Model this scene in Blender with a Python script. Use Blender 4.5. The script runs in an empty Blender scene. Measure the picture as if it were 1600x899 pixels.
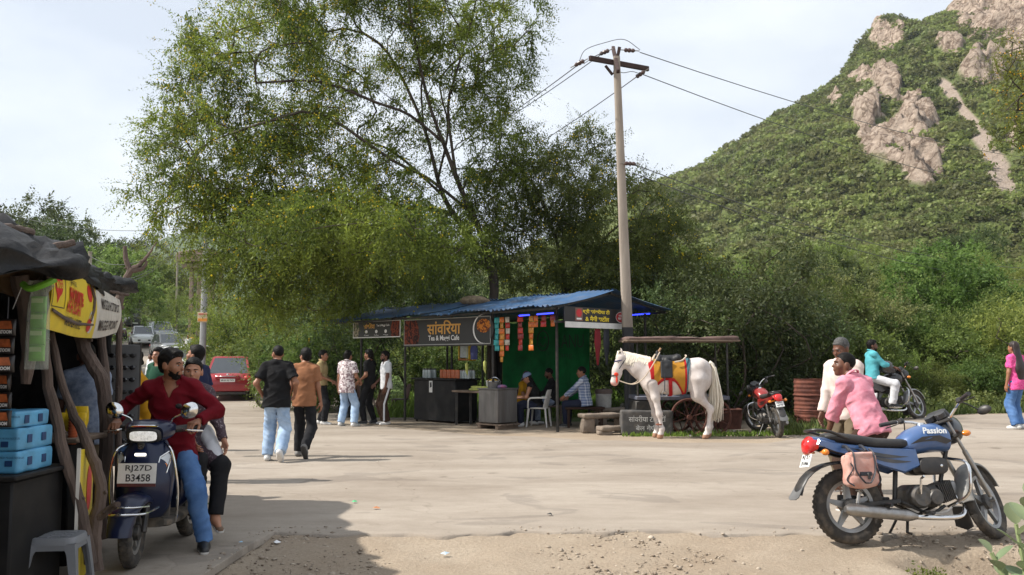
import bpy,math,random
import numpy as np
from mathutils import Vector,Matrix
rad = math.radians
rng = np.random.default_rng(7)
random.seed(7)
scene = bpy.context.scene
COL = scene.collection
# ------------------------------------------------------------------ camera
FPX,CAMH,HOR = 1400.0,1.52,562.0
PITCH = math.atan((HOR - 449.5)/FPX)
cam_d = bpy.data.cameras.new("camera")
cam_d.sensor_width = 36.0
cam_d.lens = 36.0*FPX/1600.0
cam_d.clip_start,cam_d.clip_end = 0.05,6000.0
cam = bpy.data.objects.new("camera",cam_d)
COL.objects.link(cam)
cam.location = (0,0,CAMH)
cam.rotation_euler = (rad(90) + PITCH,0,0)
scene.camera = cam
# ------------------------------------------------------------------ sky, sun, exposure
SUN_EL,SUN_AZ = rad(46),math.atan2(-1.0,-0.10)      # sun stands to the left, a little behind the camera
sun_dir = Vector((math.sin(SUN_AZ)*math.cos(SUN_EL),math.cos(SUN_AZ)*math.cos(SUN_EL),math.sin(SUN_EL)))
world = bpy.data.worlds.new("World"); scene.world = world; world.use_nodes = True
wn = world.node_tree; wn.nodes.clear()
wo = wn.nodes.new("ShaderNodeOutputWorld"); bg = wn.nodes.new("ShaderNodeBackground")
sky = wn.nodes.new("ShaderNodeTexSky"); sky.sky_type = 'NISHITA'; sky.sun_disc = False
sky.sun_elevation = SUN_EL; sky.sun_rotation = SUN_AZ; sky.air_density = 1.0; sky.dust_density = 1.2; sky.ozone_density = 1.0
tc = wn.nodes.new("ShaderNodeTexCoord"); mp = wn.nodes.new("ShaderNodeMapping"); mp.inputs['Scale'].default_value = (1,1,2.6)
nz = wn.nodes.new("ShaderNodeTexNoise"); nz.inputs['Scale'].default_value = 2.1; nz.inputs['Detail'].default_value = 9; nz.inputs['Roughness'].default_value = 0.55
cr = wn.nodes.new("ShaderNodeValToRGB")
cr.color_ramp.elements[0].position = 0.36; cr.color_ramp.elements[0].color = (0.60,0.60,0.60,1)
cr.color_ramp.elements[1].position = 0.68; cr.color_ramp.elements[1].color = (0.98,0.98,0.98,1)
mx = wn.nodes.new("ShaderNodeMix"); mx.data_type = 'RGBA'
mx.inputs['B'].default_value = (9.3,9.8,10.5,1)
wn.links.new(tc.outputs['Generated'],mp.inputs['Vector']); wn.links.new(mp.outputs[0],nz.inputs['Vector'])
wn.links.new(nz.outputs['Fac'],cr.inputs[0]); wn.links.new(cr.outputs[0],mx.inputs['Factor'])
wn.links.new(sky.outputs[0],mx.inputs['A']); wn.links.new(mx.outputs['Result'],bg.inputs['Color'])
bg.inputs['Strength'].default_value = 0.084
wn.links.new(bg.outputs[0],wo.inputs['Surface'])
sd = bpy.data.lights.new("sun",'SUN'); sd.energy = 5.0; sd.angle = rad(0.9); sd.color = (1.0,0.945,0.865)
so = bpy.data.objects.new("sun",sd); COL.objects.link(so)
so.rotation_euler = sun_dir.to_track_quat('Z','Y').to_euler()
vs = scene.view_settings
vs.view_transform = 'Standard'; vs.look = 'None'; vs.gamma = 1.0; vs.exposure = 0.47; vs.use_curve_mapping = False
scene.render.engine = 'CYCLES'
scene.cycles.max_bounces = 6; scene.cycles.transparent_max_bounces = 6; scene.cycles.diffuse_bounces = 3
scene.cycles.use_denoising = True
# ------------------------------------------------------------------ helpers: numbers
def smooth(a,b,x):
 t = np.clip((np.asarray(x,float) - a)/(b - a),0,1)
 return t*t*(3 - 2*t)
def hash3(ix,iy,iz,seed=0):
 h = (ix.astype(np.int64)*374761393 + iy.astype(np.int64)*668265263 + iz.astype(np.int64)*2147483647 + seed*1274126177) & 0xffffffff
 h = ((h ^ (h >> 13))*1274126177) & 0xffffffff
 h = h ^ (h >> 16)
 return (h & 0xffffff)/float(0xffffff)
def vnoise(x,y,z=0.0,seed=0):
 x = np.asarray(x,float); y = np.asarray(y,float); z = np.zeros_like(x) + z
 ix,iy,iz = np.floor(x).astype(int),np.floor(y).astype(int),np.floor(z).astype(int)
 fx,fy,fz = x - ix,y - iy,z - iz
 fx = fx*fx*(3 - 2*fx); fy = fy*fy*(3 - 2*fy); fz = fz*fz*(3 - 2*fz)
 r = 0
 for dx in (0,1):
  for dy in (0,1):
   for dz in (0,1):
    r = r + hash3(ix + dx,iy + dy,iz + dz,seed)*np.where(dx,fx,1 - fx)*np.where(dy,fy,1 - fy)*np.where(dz,fz,1 - fz)
 return r*2 - 1
def fbm(x,y,z=0.0,octv=4,seed=0):
 r = 0; a = 1.0; f = 1.0
 for o in range(octv):
  r = r + a*vnoise(np.asarray(x)*f,np.asarray(y)*f,np.asarray(z)*f,seed + o)
  a *= 0.5; f *= 2.03
 return r
def unit(a):
 return a/np.maximum(1e-9,np.linalg.norm(a,axis=-1,keepdims=True))
def lin(c):
 return tuple((v/255.0/12.92) if v/255.0 <= 0.04045 else ((v/255.0 + 0.055)/1.055)**2.4 for v in c)
# ------------------------------------------------------------------ helpers: ground and picture rays
def base_z(x,y):
 """The lay of the land without the broken verge: flat lane, road climbing on the left, rising bank on the right."""
 x = np.asarray(x,float); y = np.asarray(y,float)
 z = smooth(26,130,y)*7.5*smooth(8,-6,x + 2) + smooth(12,19.5,y)*0.27*smooth(4.5,9.0,x)
 z = z + smooth(21,30,y)*0.9*smooth(2.5,9,x) + smooth(28,80,y)*6.0*smooth(-2,10,x)
 return z
def ground_z(x,y):
 """Height of the ground, with the lower gravel verge and the ditch in front."""
 x = np.asarray(x,float); y = np.asarray(y,float)
 z = base_z(x,y)
 edge = 8.02 + 0.10*np.sin(x*1.7) + 0.05*np.sin(x*5.3 + 1)
 lft = smooth(-2.35,-2.05,x)
 z = z - lft*smooth(edge + 0.05,edge - 0.25,y)*0.022
 z = z - lft*smooth(8.0,6.9,y)*0.06
 ed2 = 7.35 + 0.14*np.sin(x*2.3) + 0.22*(x - 3.3)*0.6
 z = z - smooth(ed2 + 0.05,ed2 - 0.2,y)*0.28*smooth(2.9,3.5,x)
 return z
def ray(px,py):
 d = np.array([(px - 800.0)/FPX,1.0,(449.5 - py)/FPX])
 c,s = math.cos(PITCH),math.sin(PITCH)
 return np.array([d[0],d[1]*c - d[2]*s,d[1]*s + d[2]*c])
def at(px,py,Y):
 """The place seen at a picture point, at a known distance ahead."""
 d = ray(px,py); t = Y/d[1]
 return np.array([d[0]*t,Y,CAMH + d[2]*t])
def gp(px,py):
 """The place on the ground seen at a picture point."""
 d = ray(px,py); t = 0.5
 for i in range(20000):
  p = d*t
  g = float(ground_z(p[0],p[1]))
  if CAMH + p[2] <= g: break
  t += 0.02
 return np.array([p[0],p[1],g])
def gz(x,y): return float(ground_z(x,y))
# ------------------------------------------------------------------ helpers: materials
MATS = {}
def mat(name,rgb,rough=0.6,metal=0.0,var=0.12,scale=6.0,bump=0.0,bscale=30.0,coat=0.0,rgb2=None,spec=0.5,trans=0.0,emit=None,estr=1.0,alpha=1.0,stretch=(1,1,1),detail=5,dust=None,dustz=None):
 if name in MATS: return MATS[name]
 m = bpy.data.materials.new(name); m.use_nodes = True
 nt = m.node_tree; b = nt.nodes["Principled BSDF"]; L = nt.links.new
 c = tuple(rgb[:3])
 b.inputs['Roughness'].default_value = rough; b.inputs['Metallic'].default_value = metal
 b.inputs['Specular IOR Level'].default_value = spec
 if coat: b.inputs['Coat Weight'].default_value = coat; b.inputs['Coat Roughness'].default_value = 0.08
 if trans: b.inputs['Transmission Weight'].default_value = trans
 if alpha < 1: b.inputs['Alpha'].default_value = alpha
 if emit: b.inputs['Emission Color'].default_value = (*emit,1); b.inputs['Emission Strength'].default_value = estr
 if var or rgb2 or bump or dust:
  t = nt.nodes.new("ShaderNodeTexCoord"); mpn = nt.nodes.new("ShaderNodeMapping"); mpn.inputs['Scale'].default_value = stretch
  L(t.outputs['Object'],mpn.inputs['Vector'])
  n = nt.nodes.new("ShaderNodeTexNoise"); n.inputs['Scale'].default_value = scale; n.inputs['Detail'].default_value = detail; n.inputs['Roughness'].default_value = 0.62
  L(mpn.outputs[0],n.inputs['Vector'])
  r = nt.nodes.new("ShaderNodeValToRGB")
  c1 = tuple(max(0,v*(1 - var)) for v in c); c2 = tuple(min(1,v*(1 + var)) for v in c) if rgb2 is None else rgb2
  r.color_ramp.elements[0].position = 0.32; r.color_ramp.elements[0].color = (*c1,1)
  r.color_ramp.elements[1].position = 0.68; r.color_ramp.elements[1].color = (*c2,1)
  L(n.outputs['Fac'],r.inputs[0]); out = r.outputs[0]
  if dust:
   n2 = nt.nodes.new("ShaderNodeTexNoise"); n2.inputs['Scale'].default_value = scale*1.7; n2.inputs['Detail'].default_value = 7
   L(mpn.outputs[0],n2.inputs['Vector'])
   r2 = nt.nodes.new("ShaderNodeValToRGB"); r2.color_ramp.elements[0].position = 0.45; r2.color_ramp.elements[1].position = 0.75
   r2.color_ramp.elements[1].color = (dust[3],)*3 + (1,)
   r2.color_ramp.elements[0].color = (dust[3]*0.15,)*3 + (1,)
   L(n2.outputs['Fac'],r2.inputs[0])
   mi = nt.nodes.new("ShaderNodeMix"); mi.data_type = 'RGBA'; mi.inputs['B'].default_value = (*dust[:3],1)
   L(r2.outputs[0],mi.inputs['Factor']); L(out,mi.inputs['A']); out = mi.outputs['Result']
   ad = nt.nodes.new("ShaderNodeMath"); ad.operation = 'MULTIPLY_ADD'; ad.inputs[1].default_value = 0.35; ad.inputs[2].default_value = rough
   L(r2.outputs[0],ad.inputs[0]); L(ad.outputs[0],b.inputs['Roughness'])
  L(out,b.inputs['Base Color'])
  if bump:
   bn = nt.nodes.new("ShaderNodeTexNoise"); bn.inputs['Scale'].default_value = bscale; bn.inputs['Detail'].default_value = 6
   L(mpn.outputs[0],bn.inputs['Vector'])
   bp = nt.nodes.new("ShaderNodeBump"); bp.inputs['Strength'].default_value = min(1,bump); bp.inputs['Distance'].default_value = 0.02
   L(bn.outputs['Fac'],bp.inputs['Height']); L(bp.outputs[0],b.inputs['Normal'])
 else:
  b.inputs['Base Color'].default_value = (*c,1)
 MATS[name] = m
 return m
def leaf_mat(name,c1,c2,trl=0.35,scale=1.2,rough=0.55):
 """Foliage: colour varies from clump to clump and leaf to leaf, light passes through."""
 if name in MATS: return MATS[name]
 m = bpy.data.materials.new(name); m.use_nodes = True
 nt = m.node_tree; L = nt.links.new; b = nt.nodes["Principled BSDF"]; o = nt.nodes["Material Output"]
 b.inputs['Roughness'].default_value = rough; b.inputs['Specular IOR Level'].default_value = 0.3
 g = nt.nodes.new("ShaderNodeNewGeometry"); t = nt.nodes.new("ShaderNodeTexCoord")
 n = nt.nodes.new("ShaderNodeTexNoise"); n.inputs['Scale'].default_value = scale; n.inputs['Detail'].default_value = 3
 L(t.outputs['Object'],n.inputs['Vector'])
 a = nt.nodes.new("ShaderNodeMath"); a.operation = 'MULTIPLY_ADD'; a.inputs[1].default_value = 0.55
 L(g.outputs['Random Per Island'],a.inputs[0]); 
 s = nt.nodes.new("ShaderNodeMath"); s.operation = 'MULTIPLY_ADD'; s.inputs[1].default_value = 1.5; s.inputs[2].default_value = -0.5
 L(n.outputs['Fac'],s.inputs[0]); L(s.outputs[0],a.inputs[2])
 r = nt.nodes.new("ShaderNodeValToRGB"); r.color_ramp.elements[0].color = (*c1,1); r.color_ramp.elements[1].color = (*c2,1)
 r.color_ramp.elements[0].position = 0.1; r.color_ramp.elements[1].position = 0.9
 oi = nt.nodes.new("ShaderNodeObjectInfo"); hs = nt.nodes.new("ShaderNodeHueSaturation")
 mr = nt.nodes.new("ShaderNodeMapRange"); mr.inputs['To Min'].default_value = 0.72; mr.inputs['To Max'].default_value = 1.25
 mh = nt.nodes.new("ShaderNodeMapRange"); mh.inputs['To Min'].default_value = 0.478; mh.inputs['To Max'].default_value = 0.522
 L(oi.outputs['Random'],mr.inputs['Value']); L(mr.outputs[0],hs.inputs['Value'])
 w = nt.nodes.new("ShaderNodeMath"); w.operation = 'FRACT'; w2 = nt.nodes.new("ShaderNodeMath"); w2.operation = 'MULTIPLY'; w2.inputs[1].default_value = 7.31
 L(oi.outputs['Random'],w2.inputs[0]); L(w2.outputs[0],w.inputs[0]); L(w.outputs[0],mh.inputs['Value']); L(mh.outputs[0],hs.inputs['Hue'])
 L(a.outputs[0],r.inputs[0]); L(r.outputs[0],hs.inputs['Color']); L(hs.outputs[0],b.inputs['Base Color'])
 tr = nt.nodes.new("ShaderNodeBsdfTranslucent"); ms = nt.nodes.new("ShaderNodeMixShader"); ms.inputs[0].default_value = trl
 L(hs.outputs[0],tr.inputs['Color']); L(b.outputs[0],ms.inputs[1]); L(tr.outputs[0],ms.inputs[2]); L(ms.outputs[0],o.inputs['Surface'])
 MATS[name] = m
 return m
# ------------------------------------------------------------------ helpers: objects
def tag(o,label=None,cat=None,group=None,kind=None):
 if label: o['label'] = label
 if cat: o['category'] = cat
 if group: o['group'] = group
 if kind: o['kind'] = kind
 return o
def empty(name,loc=(0,0,0),rotz=0.0,label=None,cat=None,group=None,scale=1.0):
 o = bpy.data.objects.new(name,None); COL.objects.link(o)
 o.location = tuple(float(v) for v in loc); o.rotation_euler = (0,0,rotz); o.scale = (scale,)*3
 o.empty_display_size = 0.1
 return tag(o,label,cat,group)
def mesh_obj(name,verts,faces,mats,parent=None,smooth_=False,midx=None,autosmooth=None):
 me = bpy.data.meshes.new(name)
 if isinstance(verts,np.ndarray) and isinstance(faces,np.ndarray):
  nf,k = faces.shape
  me.vertices.add(len(verts)); me.vertices.foreach_set('co',verts.astype(np.float32).ravel())
  me.loops.add(nf*k); me.loops.foreach_set('vertex_index',faces.astype(np.int32).ravel())
  me.polygons.add(nf); me.polygons.foreach_set('loop_start',(np.arange(nf)*k).astype(np.int32))
  me.polygons.foreach_set('loop_total',np.full(nf,k,np.int32))
  me.update(calc_edges=True)
 else:
  me.from_pydata([tuple(map(float,v)) for v in verts],[],[tuple(map(int,f)) for f in faces]); me.update()
 if not isinstance(mats,(list,tuple)): mats = [mats]
 for m in mats: me.materials.append(m)
 if midx is not None: me.polygons.foreach_set('material_index',np.asarray(midx,np.int32))
 if smooth_:
  me.polygons.foreach_set('use_smooth',np.ones(len(me.polygons),bool))
  if autosmooth: 
   try: me.set_sharp_from_angle(angle=rad(autosmooth))
   except Exception: pass
 me.update()
 o = bpy.data.objects.new(name,me); COL.objects.link(o)
 if parent is not None: o.parent = parent
 return o
def copy_tree(o,parent=None):
 c = o.copy(); COL.objects.link(c); c.parent = parent
 for ch in list(o.children): copy_tree(ch,c)
 return c
def frame_from(z,x_hint=(1,0,0)):
 z = np.asarray(z,float); z = z/np.linalg.norm(z)
 x = np.asarray(x_hint,float); x = x - z*np.dot(x,z)
 if np.linalg.norm(x) < 1e-5:
  x = np.array([0,1.0,0]) - z*z[1]
  if np.linalg.norm(x) < 1e-5: x = np.array([1.0,0,0])
 x = x/np.linalg.norm(x)
 return x,np.cross(z,x),z
def rotm(ax,ang):
 return np.array(Matrix.Rotation(ang,3,Vector(ax)))
class MB:
 """Collects shapes that make ONE piece; build() links them as one mesh."""
 def __init__(s): s.v = []; s.f = []; s.n = 0; s.mi = []
 def add(s,v,f,mi=0):
  v = [tuple(map(float,q)) for q in v]
  s.v += v; s.f += [tuple(int(i) + s.n for i in q) for q in f]; s.mi += [mi]*len(f); s.n += len(v)
  return s
 def box(s,c,size,rot=None,bev=0.0,mi=0):
  """Box about c; bev chamfers the edges."""
  hx,hy,hz = [q/2 for q in size]; c = np.asarray(c,float)
  Rm = np.eye(3) if rot is None else np.asarray(rot)
  if bev <= 0:
   v = [(x,y,z) for x in (-hx,hx) for y in (-hy,hy) for z in (-hz,hz)]
   f = [(0,1,3,2),(4,6,7,5),(0,4,5,1),(2,3,7,6),(0,2,6,4),(1,5,7,3)]
  else:
   b = min(bev,hx*.49,hy*.49,hz*.49)
   v = []; idx = {}
   for sx in (-1,1):
    for sy in (-1,1):
     for sz in (-1,1):
      for k in range(3):
       p = [sx*(hx - b),sy*(hy - b),sz*(hz - b)]; p[k] = (sx,sy,sz)[k]*(hx,hy,hz)[k]
       idx[(sx,sy,sz,k)] = len(v); v.append(tuple(p))
   f = []
   I = lambda a,k: idx[(*a,k)]
   for k in range(3):
    i,j = (k + 1) % 3,(k + 2) % 3
    for sg in (-1,1):
     q = []
     for (a,bb) in ((-1,-1),(1,-1),(1,1),(-1,1)):
      t = [0,0,0]; t[k] = sg; t[i] = a; t[j] = bb; q.append(I(t,k))
     f.append(tuple(q if sg > 0 else q[::-1]))
   for k in range(3):
    i,j = (k + 1) % 3,(k + 2) % 3
    for a in (-1,1):
     for bb in (-1,1):
      t0 = [0,0,0]; t0[i] = a; t0[j] = bb; t0[k] = -1
      t1 = list(t0); t1[k] = 1
      q = [I(t0,i),I(t1,i),I(t1,j),I(t0,j)]
      f.append(tuple(q if a*bb < 0 else q[::-1]))
   for sx in (-1,1):
    for sy in (-1,1):
     for sz in (-1,1):
      q = [I((sx,sy,sz),k) for k in range(3)]
      f.append(tuple(q if sx*sy*sz > 0 else q[::-1]))
  v = [tuple(Rm @ np.array(q) + c) for q in v]
  return s.add(v,f,mi)
 def beam(s,a,b,w,h=None,up=(0,0,1),bev=0.0,mi=0):
  """Box running from a to b."""
  a = np.asarray(a,float); b = np.asarray(b,float); d = b - a; Ln = np.linalg.norm(d)
  h = w if h is None else h
  y = d/Ln; x = np.cross(y,np.asarray(up,float))
  if np.linalg.norm(x) < 1e-4: x = np.cross(y,np.array([1.0,0,0]))
  x /= np.linalg.norm(x); z = np.cross(x,y)
  return s.box((a + b)/2,(w,Ln,h),np.stack([x,y,z],1),bev,mi)
 def tube(s,pts,r,n=8,caps=True,mi=0,flat=1.0,hint=(0,0,1),closed=False):
  """Round bar through points; r is one radius or one per point."""
  pts = [np.asarray(p,float) for p in pts]; m = len(pts)
  rr = [r]*m if np.isscalar(r) else list(r)
  v = []; px = None
  for i in range(m):
   if closed: t = pts[(i + 1) % m] - pts[i - 1]
   else: t = pts[min(i + 1,m - 1)] - pts[max(i - 1,0)]
   if np.linalg.norm(t) < 1e-9: t = np.array([0,0,1.0])
   x,y,z = frame_from(t,hint if px is None else px); px = x
   for k in range(n):
    a = 2*math.pi*k/n
    v.append(pts[i] + rr[i]*(math.cos(a)*x + flat*math.sin(a)*y))
  f = []
  for i in range(m if closed else m - 1):
   j = (i + 1) % m
   for k in range(n):
    f.append((i*n + k,i*n + (k + 1) % n,j*n + (k + 1) % n,j*n + k))
  if caps and not closed:
   f.append(tuple(range(n))[::-1]); f.append(tuple((m - 1)*n + k for k in range(n)))
  return s.add(v,f,mi)
 def lathe(s,prof,c=(0,0,0),axis=(0,0,1),n=20,mi=0,hint=(1,0,0),closed=False):
  """Profile of (radius, height) spun about an axis."""
  x,y,z = frame_from(axis,hint); c = np.asarray(c,float); v = []; f = []; m = len(prof)
  for (r,h) in prof:
   for k in range(n):
    a = 2*math.pi*k/n
    v.append(c + z*h + r*(math.cos(a)*x + math.sin(a)*y))
  for i in range(m if closed else m - 1):
   j = (i + 1) % m
   for k in range(n):
    f.append((i*n + k,i*n + (k + 1) % n,j*n + (k + 1) % n,j*n + k))
  if not closed:
   if prof[0][0] > 1e-4: f.append(tuple(range(n))[::-1])
   if prof[-1][0] > 1e-4: f.append(tuple((m - 1)*n + k for k in range(n)))
  return s.add(v,f,mi)
 def prism(s,poly,c,ax_x,ax_y,depth,mi=0):
  """Outline in the plane of ax_x, ax_y, given thickness along its normal (centred)."""
  c = np.asarray(c,float); X = np.asarray(ax_x,float); Y = np.asarray(ax_y,float); N = np.cross(X,Y); N = N/np.linalg.norm(N)
  n = len(poly); v = [c + X*p[0] + Y*p[1] + N*depth/2 for p in poly] + [c + X*p[0] + Y*p[1] - N*depth/2 for p in poly]
  f = [tuple(range(n)),tuple(range(2*n - 1,n - 1,-1))] + [(i,i + n,(i + 1) % n + n,(i + 1) % n) for i in range(n)]
  return s.add(v,f,mi)
 def loft(s,rings,caps=True,mi=0,closed=True):
  n = len(rings[0]); v = [p for r in rings for p in r]; f = []
  for i in range(len(rings) - 1):
   for k in range(n if closed else n - 1):
    f.append((i*n + k,i*n + (k + 1) % n,(i + 1)*n + (k + 1) % n,(i + 1)*n + k))
  if caps and closed:
   f.append(tuple(range(n))[::-1]); f.append(tuple((len(rings) - 1)*n + k for k in range(n)))
  return s.add(v,f,mi)
 def ball(s,c,r,n=10,m=7,mi=0,rot=None):
  r = (r,r,r) if np.isscalar(r) else r; c = np.asarray(c,float); Rm = np.eye(3) if rot is None else rot
  rings = []
  for i in range(m + 1):
   t = math.pi*i/m; t = min(max(t,0.02),math.pi - 0.02)
   rings.append([c + Rm @ np.array([r[0]*math.sin(t)*math.cos(2*math.pi*k/n),r[1]*math.sin(t)*math.sin(2*math.pi*k/n),-r[2]*math.cos(t)]) for k in range(n)])
  return s.loft(rings,mi=mi)
 def build(s,name,mats,parent=None,smooth_=True,auto=38):
  if not isinstance(mats,(list,tuple)): mats = [mats]
  return mesh_obj(name,s.v,s.f,mats,parent,smooth_,s.mi if len(mats) > 1 else None,auto)
def sring(c,x,y,hw,hh,e=2.6,n=20,top=1.0):
 """Rounded-rectangle ring (superellipse) about c in the plane of x, y; top narrows its upper half."""
 out = []; x = np.asarray(x,float); y = np.asarray(y,float); c = np.asarray(c,float)
 for k in range(n):
  a = 2*math.pi*k/n; ca,sa = math.cos(a),math.sin(a)
  px = math.copysign(abs(ca)**(2/e),ca)*hw; py = math.copysign(abs(sa)**(2/e),sa)*hh
  if sa > 0: px *= 1 + (top - 1)*(py/hh)
  out.append(c + x*px + y*py)
 return out
def catmull(pts,n=6):
 P = [np.asarray(p,float) for p in pts]; P = [2*P[0] - P[1]] + P + [2*P[-1] - P[-2]]; out = []
 for i in range(1,len(P) - 2):
  for k in range(n):
   t = k/n
   out.append(0.5*((2*P[i]) + (-P[i - 1] + P[i + 1])*t + (2*P[i - 1] - 5*P[i] + 4*P[i + 1] - P[i + 2])*t*t + (-P[i - 1] + 3*P[i] - 3*P[i + 1] + P[i + 2])*t**3))
 out.append(P[-2])
 return out
def text_mesh(txt,size=1.0,bold=0.0,xscale=1.0,shear=0.0,ext=0.0):
 """Flat letter shapes centred on the origin in x and y."""
 cu = bpy.data.curves.new("lettering",'FONT'); cu.body = txt; cu.size = size; cu.offset = bold; cu.shear = shear
 cu.align_x = 'CENTER'; cu.align_y = 'CENTER'; cu.resolution_u = 3; cu.extrude = ext
 o = bpy.data.objects.new("lettering",cu); COL.objects.link(o)
 dg = bpy.context.evaluated_depsgraph_get(); me = bpy.data.meshes.new_from_object(o.evaluated_get(dg))
 v = [np.array([q.co[0]*xscale,q.co[1],q.co[2]]) for q in me.vertices]; f = [tuple(p.vertices) for p in me.polygons]
 bpy.data.objects.remove(o); bpy.data.curves.remove(cu); bpy.data.meshes.remove(me)
 return v,f
def put_text(txt,c,ax,ay,size,m,parent,width=None,bold=0.0,shear=0.0,name='lettering',height=None):
 """Letters laid on a surface at c, running along ax, upright along ay."""
 v,f = text_mesh(txt,size,bold,1.0,shear)
 if not v: return None
 V = np.array(v); lo,hi = V.min(0),V.max(0); mid = (lo + hi)/2
 V = V - mid
 if width: V[:,0] *= width/max(1e-6,hi[0] - lo[0])
 if height: V[:,1] *= height/max(1e-6,hi[1] - lo[1])
 ax = np.asarray(ax,float); ay = np.asarray(ay,float); c = np.asarray(c,float)
 par = list(range(len(V)))
 def fd(i):
  while par[i] != i: par[i] = par[par[i]]; i = par[i]
  return i
 for q in f:
  for k in q[1:]: par[fd(k)] = fd(q[0])
 ids = {}; an = np.cross(ax,ay); an = an/np.linalg.norm(an)
 off = [ids.setdefault(fd(i),len(ids)) % 4*0.0006 for i in range(len(V))]      # overlapping strokes must not share a plane
 W = [c + ax*p[0] + ay*p[1] + an*h for p,h in zip(V,off)]
 o = mesh_obj(name,W,f,m,parent)
 return o
# ================================================================== ground and road
def ground_material():
 m = bpy.data.materials.new("dry_earth"); m.use_nodes = True; nt = m.node_tree; L = nt.links.new; b = nt.nodes["Principled BSDF"]
 b.inputs['Roughness'].default_value = 0.95; b.inputs['Specular IOR Level'].default_value = 0.15
 t = nt.nodes.new("ShaderNodeTexCoord")
 def noise(sc,det=6,ro=0.6):
  n = nt.nodes.new("ShaderNodeTexNoise"); n.inputs['Scale'].default_value = sc; n.inputs['Detail'].default_value = det; n.inputs['Roughness'].default_value = ro
  L(t.outputs['Object'],n.inputs['Vector']); return n
 def ramp(src,stops):
  r = nt.nodes.new("ShaderNodeValToRGB"); e = r.color_ramp.elements
  e[0].position,e[0].color = stops[0][0],(*stops[0][1],1); e[1].position,e[1].color = stops[-1][0],(*stops[-1][1],1)
  for p,c in stops[1:-1]:
   q = e.new(p); q.color = (*c,1)
  L(src,r.inputs[0]); return r
 def mix(f,a,bb,mode='MIX'):
  q = nt.nodes.new("ShaderNodeMix"); q.data_type = 'RGBA'; q.blend_type = mode
  if isinstance(f,float): q.inputs['Factor'].default_value = f
  else: L(f,q.inputs['Factor'])
  L(a,q.inputs['A']); L(bb,q.inputs['B']); return q.outputs['Result']
 big = ramp(noise(0.9,4).outputs['Fac'],[(0.3,(0.36,0.285,0.21)),(0.7,(0.45,0.375,0.29))])
 fine = ramp(noise(38,8,0.75).outputs['Fac'],[(0.30,(0.55,0.53,0.50)),(0.70,(1.0,1.0,1.0))])
 dirt = mix(0.75,big.outputs[0],fine.outputs[0],'MULTIPLY')
 grass = ramp(noise(3.0,7,0.7).outputs['Fac'],[(0.3,(0.05,0.085,0.02)),(0.7,(0.14,0.20,0.055))])
 at_ = nt.nodes.new("ShaderNodeAttribute"); at_.attribute_name = "green"
 nn = noise(1.7,6,0.7); ad = nt.nodes.new("ShaderNodeMath"); ad.operation = 'MULTIPLY_ADD'; ad.inputs[1].default_value = 1.0
 L(nn.outputs['Fac'],ad.inputs[0]); L(at_.outputs['Fac'],ad.inputs[2])
 th = nt.nodes.new("ShaderNodeMapRange"); th.inputs['From Min'].default_value = 0.85; th.inputs['From Max'].default_value = 1.1
 L(ad.outputs[0],th.inputs['Value'])
 L(mix(th.outputs[0],dirt,grass.outputs[0]),b.inputs['Base Color'])
 bp = nt.nodes.new("ShaderNodeBump"); bp.inputs['Strength'].default_value = 0.8; bp.inputs['Distance'].default_value = 0.03
 L(noise(24,9,0.75).outputs['Fac'],bp.inputs['Height']); L(bp.outputs[0],b.inputs['Normal'])
 return m
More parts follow.
